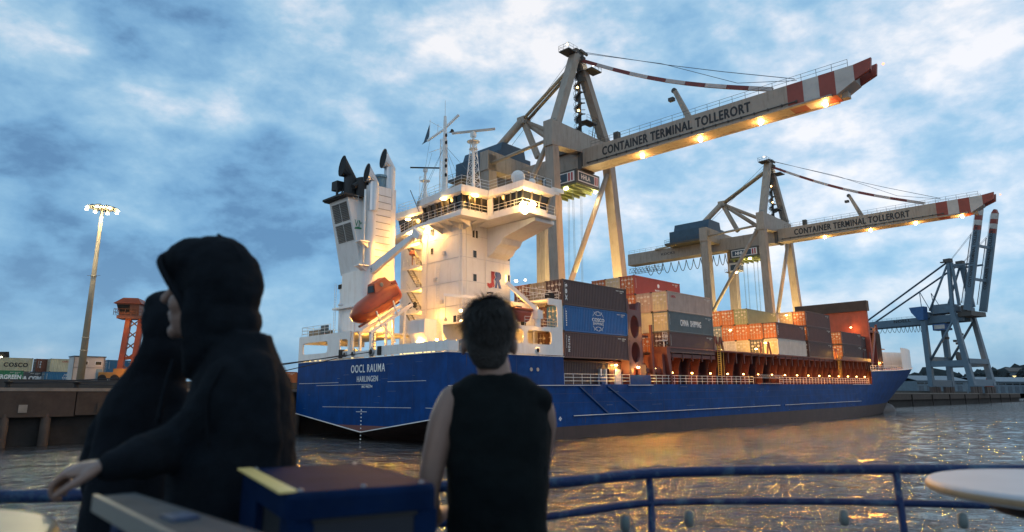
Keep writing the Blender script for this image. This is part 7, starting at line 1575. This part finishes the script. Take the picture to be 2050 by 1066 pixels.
def hooded_near():
    # stands sideways, turned to the left of the picture, one arm out to the table
    p = empty('person', Matrix.Translation((-0.80, 1.95, DZ)), 'nearest hooded person in black, face in profile, hand on the beige table', 'person', 'people on the tour boat')
    def z(v): return v - DZ
    hx = -0.085     # head centre
    f = MB()        # head: facing -x
    ell(f, (hx, 0, z(4.93)), (0.10, 0.078, 0.115)); ell(f, (hx - 0.035, 0, z(4.86)), (0.07, 0.058, 0.075)); ell(f, (hx - 0.085, 0, z(4.955)), (0.03, 0.05, 0.04)); limb(f, [(hx - 0.095, 0, z(4.945)), (hx - 0.125, 0, z(4.903))], [0.012, 0.0155], 10, 3); ell(f, (hx - 0.098, 0, z(4.858)), (0.014, 0.024, 0.010)); ell(f, (hx - 0.094, 0, z(4.842)), (0.014, 0.022, 0.010)); ell(f, (hx - 0.086, 0, z(4.808)), (0.022, 0.028, 0.022)); ell(f, (hx - 0.062, -0.035, z(4.885)), (0.035, 0.03, 0.035))
    for sy in (-1, 1): ell(f, (hx - 0.082, sy * 0.03, z(4.925)), (0.013, 0.014, 0.011))
    limb(f, [(hx - 0.0, 0, z(4.84)), (hx + 0.03, 0, z(4.74))], [0.055, 0.06])
    # hands come from the same body mesh
    hand(f, (-0.135, -0.325, z(4.470)), (-0.90, -0.12, -0.16), (0.15, -0.95, -0.25), (-0.14, -0.2, 0.96), 0.95, 1.0, 0.16)
    limb(f, [(-0.135, -0.325, z(4.470)), (-0.115, -0.295, z(4.474))], [0.022, 0.022])
    hand(f, (0.02, -0.06, z(4.1)), (0.75, -0.45, -0.15), (0, -0.5, 0.4), (0.1, 0.3, 0.9), 0.95, 0.7); limb(f, [(0.02, -0.06, z(4.1)), (0.0, -0.05, z(4.2))], [0.024, 0.03])
    limb(f, [(hx + 0.05, 0, z(4.78)), (0.0, 0, z(4.5)), (0.0, 0, z(4.1))], [0.06, 0.1, 0.1]); limb(f, [(0.03, -0.10, z(4.64)), (-0.01, -0.11, z(4.56)), (-0.08, -0.11, z(4.50)), (-0.10, -0.20, z(4.482)), (-0.11, -0.29, z(4.474))], [0.04, 0.035, 0.03, 0.022, 0.02]); limb(f, [(0, 0.0, z(4.4)), (0.0, -0.05, z(4.2))], [0.05, 0.035])
    for sx in (-1, 1): limb(f, [(sx * 0.02, sx * 0.09, z(4.05)), (sx * 0.03, sx * 0.1, z(3.7)), (sx * 0.03, sx * 0.1, 0.05)], [0.09, 0.065, 0.04]); ell(f, (sx * 0.03 - 0.06, sx * 0.1, 0.045), (0.12, 0.045, 0.045))
    fleshed(f, 'body', 'skin_pale', p, 0.0055, 3)
    h = MB()        # hood, open at the front
    n = 30; rings = []
    prof = [(0.0, 1.0)]
    # closed hood volume with a forward rim; the face mesh pokes out below the rim
    ell(h, (hx + 0.022, 0, z(4.955)), (0.122, 0.105, 0.132), nu=26, nv=18); ell(h, (hx - 0.045, 0, z(5.005)), (0.088, 0.092, 0.074)); ell(h, (hx - 0.078, 0, z(4.99)), (0.046, 0.082, 0.066)); ell(h, (hx + 0.055, 0, z(4.92)), (0.096, 0.10, 0.12)); ell(h, (hx + 0.058, 0, z(4.83)), (0.098, 0.105, 0.10)); ell(h, (hx + 0.052, 0.0, z(4.775)), (0.088, 0.10, 0.06))
    limb(h, [(hx - 0.015, -0.085, z(4.90)), (hx + 0.0, -0.095, z(4.82)), (hx + 0.012, -0.088, z(4.74)), (hx - 0.005, -0.05, z(4.69))], [0.018, 0.024, 0.028, 0.024])
    # jacket: back and shoulders, seen from the side
    loft(h, [(0.02, 0.0, z(3.86), 0.175, 0.16), (0.02, 0, z(4.1), 0.17, 0.16), (0.025, 0, z(4.3), 0.168, 0.165), (0.03, 0, z(4.45), 0.158, 0.165), (0.035, 0, z(4.58), 0.142, 0.16), (0.035, 0, z(4.67), 0.122, 0.145), (0.03, 0, z(4.735), 0.098, 0.11), (0.02, 0, z(4.80), 0.08, 0.08)], 34, 0.85)
    limb(h, [(0.04, -0.10, z(4.655)), (0.0, -0.115, z(4.57)), (-0.075, -0.115, z(4.50)), (-0.10, -0.20, z(4.485)), (-0.112, -0.285, z(4.476)), (-0.128, -0.315, z(4.471))], [0.072, 0.068, 0.062, 0.054, 0.047, 0.037])
    limb(h, [(0.04, 0.12, z(4.66)), (0.0, 0.15, z(4.55)), (-0.03, 0.12, z(4.42)), (-0.02, 0.0, z(4.28)), (0.0, -0.04, z(4.2))], [0.07, 0.07, 0.06, 0.055, 0.045])
    limb(h, [(0.09, -0.08, z(4.70)), (0.125, -0.09, z(4.6)), (0.145, -0.08, z(4.45))], [0.055, 0.05, 0.04])
    fleshed(h, 'hooded_jacket', 'fabric_black', p, 0.0065, 3, 0.026, 0.075)
    hm = MB(); limb(hm, [(hx - 0.122, -0.02, z(5.035)), (hx - 0.115, -0.075, z(5.0)), (hx - 0.075, -0.094, z(4.94)), (hx - 0.03, -0.10, z(4.88)), (hx + 0.0, -0.108, z(4.81)), (hx + 0.01, -0.10, z(4.74))], [0.008, 0.009, 0.009, 0.009, 0.009, 0.008], 8); hm.build('hood_hem', 'fabric_navy', p, smooth=True)
    sm2 = MB(); limb(sm2, [(0.045, -0.165, z(4.70)), (0.02, -0.185, z(4.62)), (0.03, -0.175, z(4.5))], [0.004, 0.004, 0.004], 6); limb(sm2, [(hx + 0.02, -0.02, z(5.09)), (hx + 0.08, -0.05, z(5.05)), (hx + 0.125, -0.03, z(4.97))], [0.004, 0.004, 0.004], 6); sm2.build('seam', 'fabric_navy', p, smooth=True)
    cs = MB(); limb(cs, [(hx - 0.045, -0.08, z(4.72)), (hx - 0.05, -0.1, z(4.64)), (hx - 0.055, -0.105, z(4.56))], [0.005, 0.006, 0.008]); cs.build('drawcord', 'fabric_navy', p, smooth=True)
    tr_ = MB()
    for sx in (-1, 1): limb(tr_, [(0.0, sx * 0.08, z(3.95)), (sx * 0.03, sx * 0.1, z(3.7)), (sx * 0.03, sx * 0.1, 0.09)], [0.11, 0.085, 0.065])
    fleshed(tr_, 'trousers', 'fabric_navy', p, 0.01, 4)
hooded_near()

def hooded_far():
    p = empty('person', Matrix.Translation((-1.275, 2.36, DZ)), 'hooded person in black half hidden behind the nearer hooded one', 'person', 'people on the tour boat')
    def z(v): return v - DZ
    b = MB(); ell(b, (0.08, 0.03, z(4.86)), (0.075, 0.09, 0.11)); limb(b, [(0.10, 0.02, z(4.78)), (0.05, 0.0, z(4.66))], [0.055, 0.06]); loft(b, [(0.02, 0, z(4.0), 0.12, 0.1), (0.02, 0, z(4.4), 0.12, 0.1), (0.02, 0, z(4.6), 0.11, 0.09), (0.03, 0, z(4.66), 0.08, 0.07)]); ell(b, (0.08, 0.115, z(4.85)), (0.014, 0.022, 0.02))
    for sx in (-1, 1): limb(b, [(sx * 0.08, 0, z(4.0)), (sx * 0.09, 0, z(3.65)), (sx * 0.09, 0, 0.05)], [0.085, 0.06, 0.04]); ell(b, (sx * 0.09, 0.06, 0.045), (0.045, 0.12, 0.045))
    for sx in (-1, 1):
        limb(b, [(sx * 0.09, 0.02, z(4.54)), (sx * 0.11, 0.06, z(4.28)), (sx * 0.10, 0.24, z(4.2))], [0.03, 0.028, 0.022]); hand(b, (sx * 0.10, 0.24, z(4.2)), (-sx * 0.3, 1, -0.1), (-sx, 0, 0), (0, 0, 1), 1.0, 0.8)
    fleshed(b, 'body', 'skin_pale', p, 0.008, 3)
    h = MB(); ell(h, (0.085, -0.01, z(4.865)), (0.092, 0.105, 0.122), nu=24, nv=16); ell(h, (0.058, 0.0, z(4.925)), (0.064, 0.09, 0.068)); ell(h, (0.09, -0.02, z(4.77)), (0.095, 0.10, 0.09)); ell(h, (0.07, -0.01, z(4.73)), (0.10, 0.10, 0.07))
    loft(h, [(0.01, 0, z(3.86), 0.14, 0.14), (0.01, 0, z(4.2), 0.135, 0.14), (0.01, 0, z(4.4), 0.130, 0.14), (0.015, 0, z(4.55), 0.120, 0.135), (0.03, 0, z(4.64), 0.112, 0.12), (0.05, 0, z(4.72), 0.085, 0.09)], 32, 0.85)
    limb(h, [(-0.05, 0.0, z(4.62)), (-0.10, 0.0, z(4.52)), (-0.125, 0.0, z(4.4)), (-0.12, 0.07, z(4.26)), (-0.09, 0.2, z(4.2))], [0.052, 0.05, 0.048, 0.045, 0.04]); limb(h, [(0.10, 0, z(4.62)), (0.12, 0.02, z(4.46)), (0.11, 0.10, z(4.26)), (0.10, 0.22, z(4.2))], [0.06, 0.055, 0.05, 0.04])
    fleshed(h, 'hooded_jacket', 'fabric_navy', p, 0.009, 5, 0.02, 0.10)
    tr_ = MB()
    for sx in (-1, 1): limb(tr_, [(sx * 0.07, 0, z(3.98)), (sx * 0.09, 0, z(3.65)), (sx * 0.09, 0, 0.09)], [0.11, 0.085, 0.065])
    fleshed(tr_, 'trousers', 'fabric_black', p, 0.01, 4)
hooded_far()
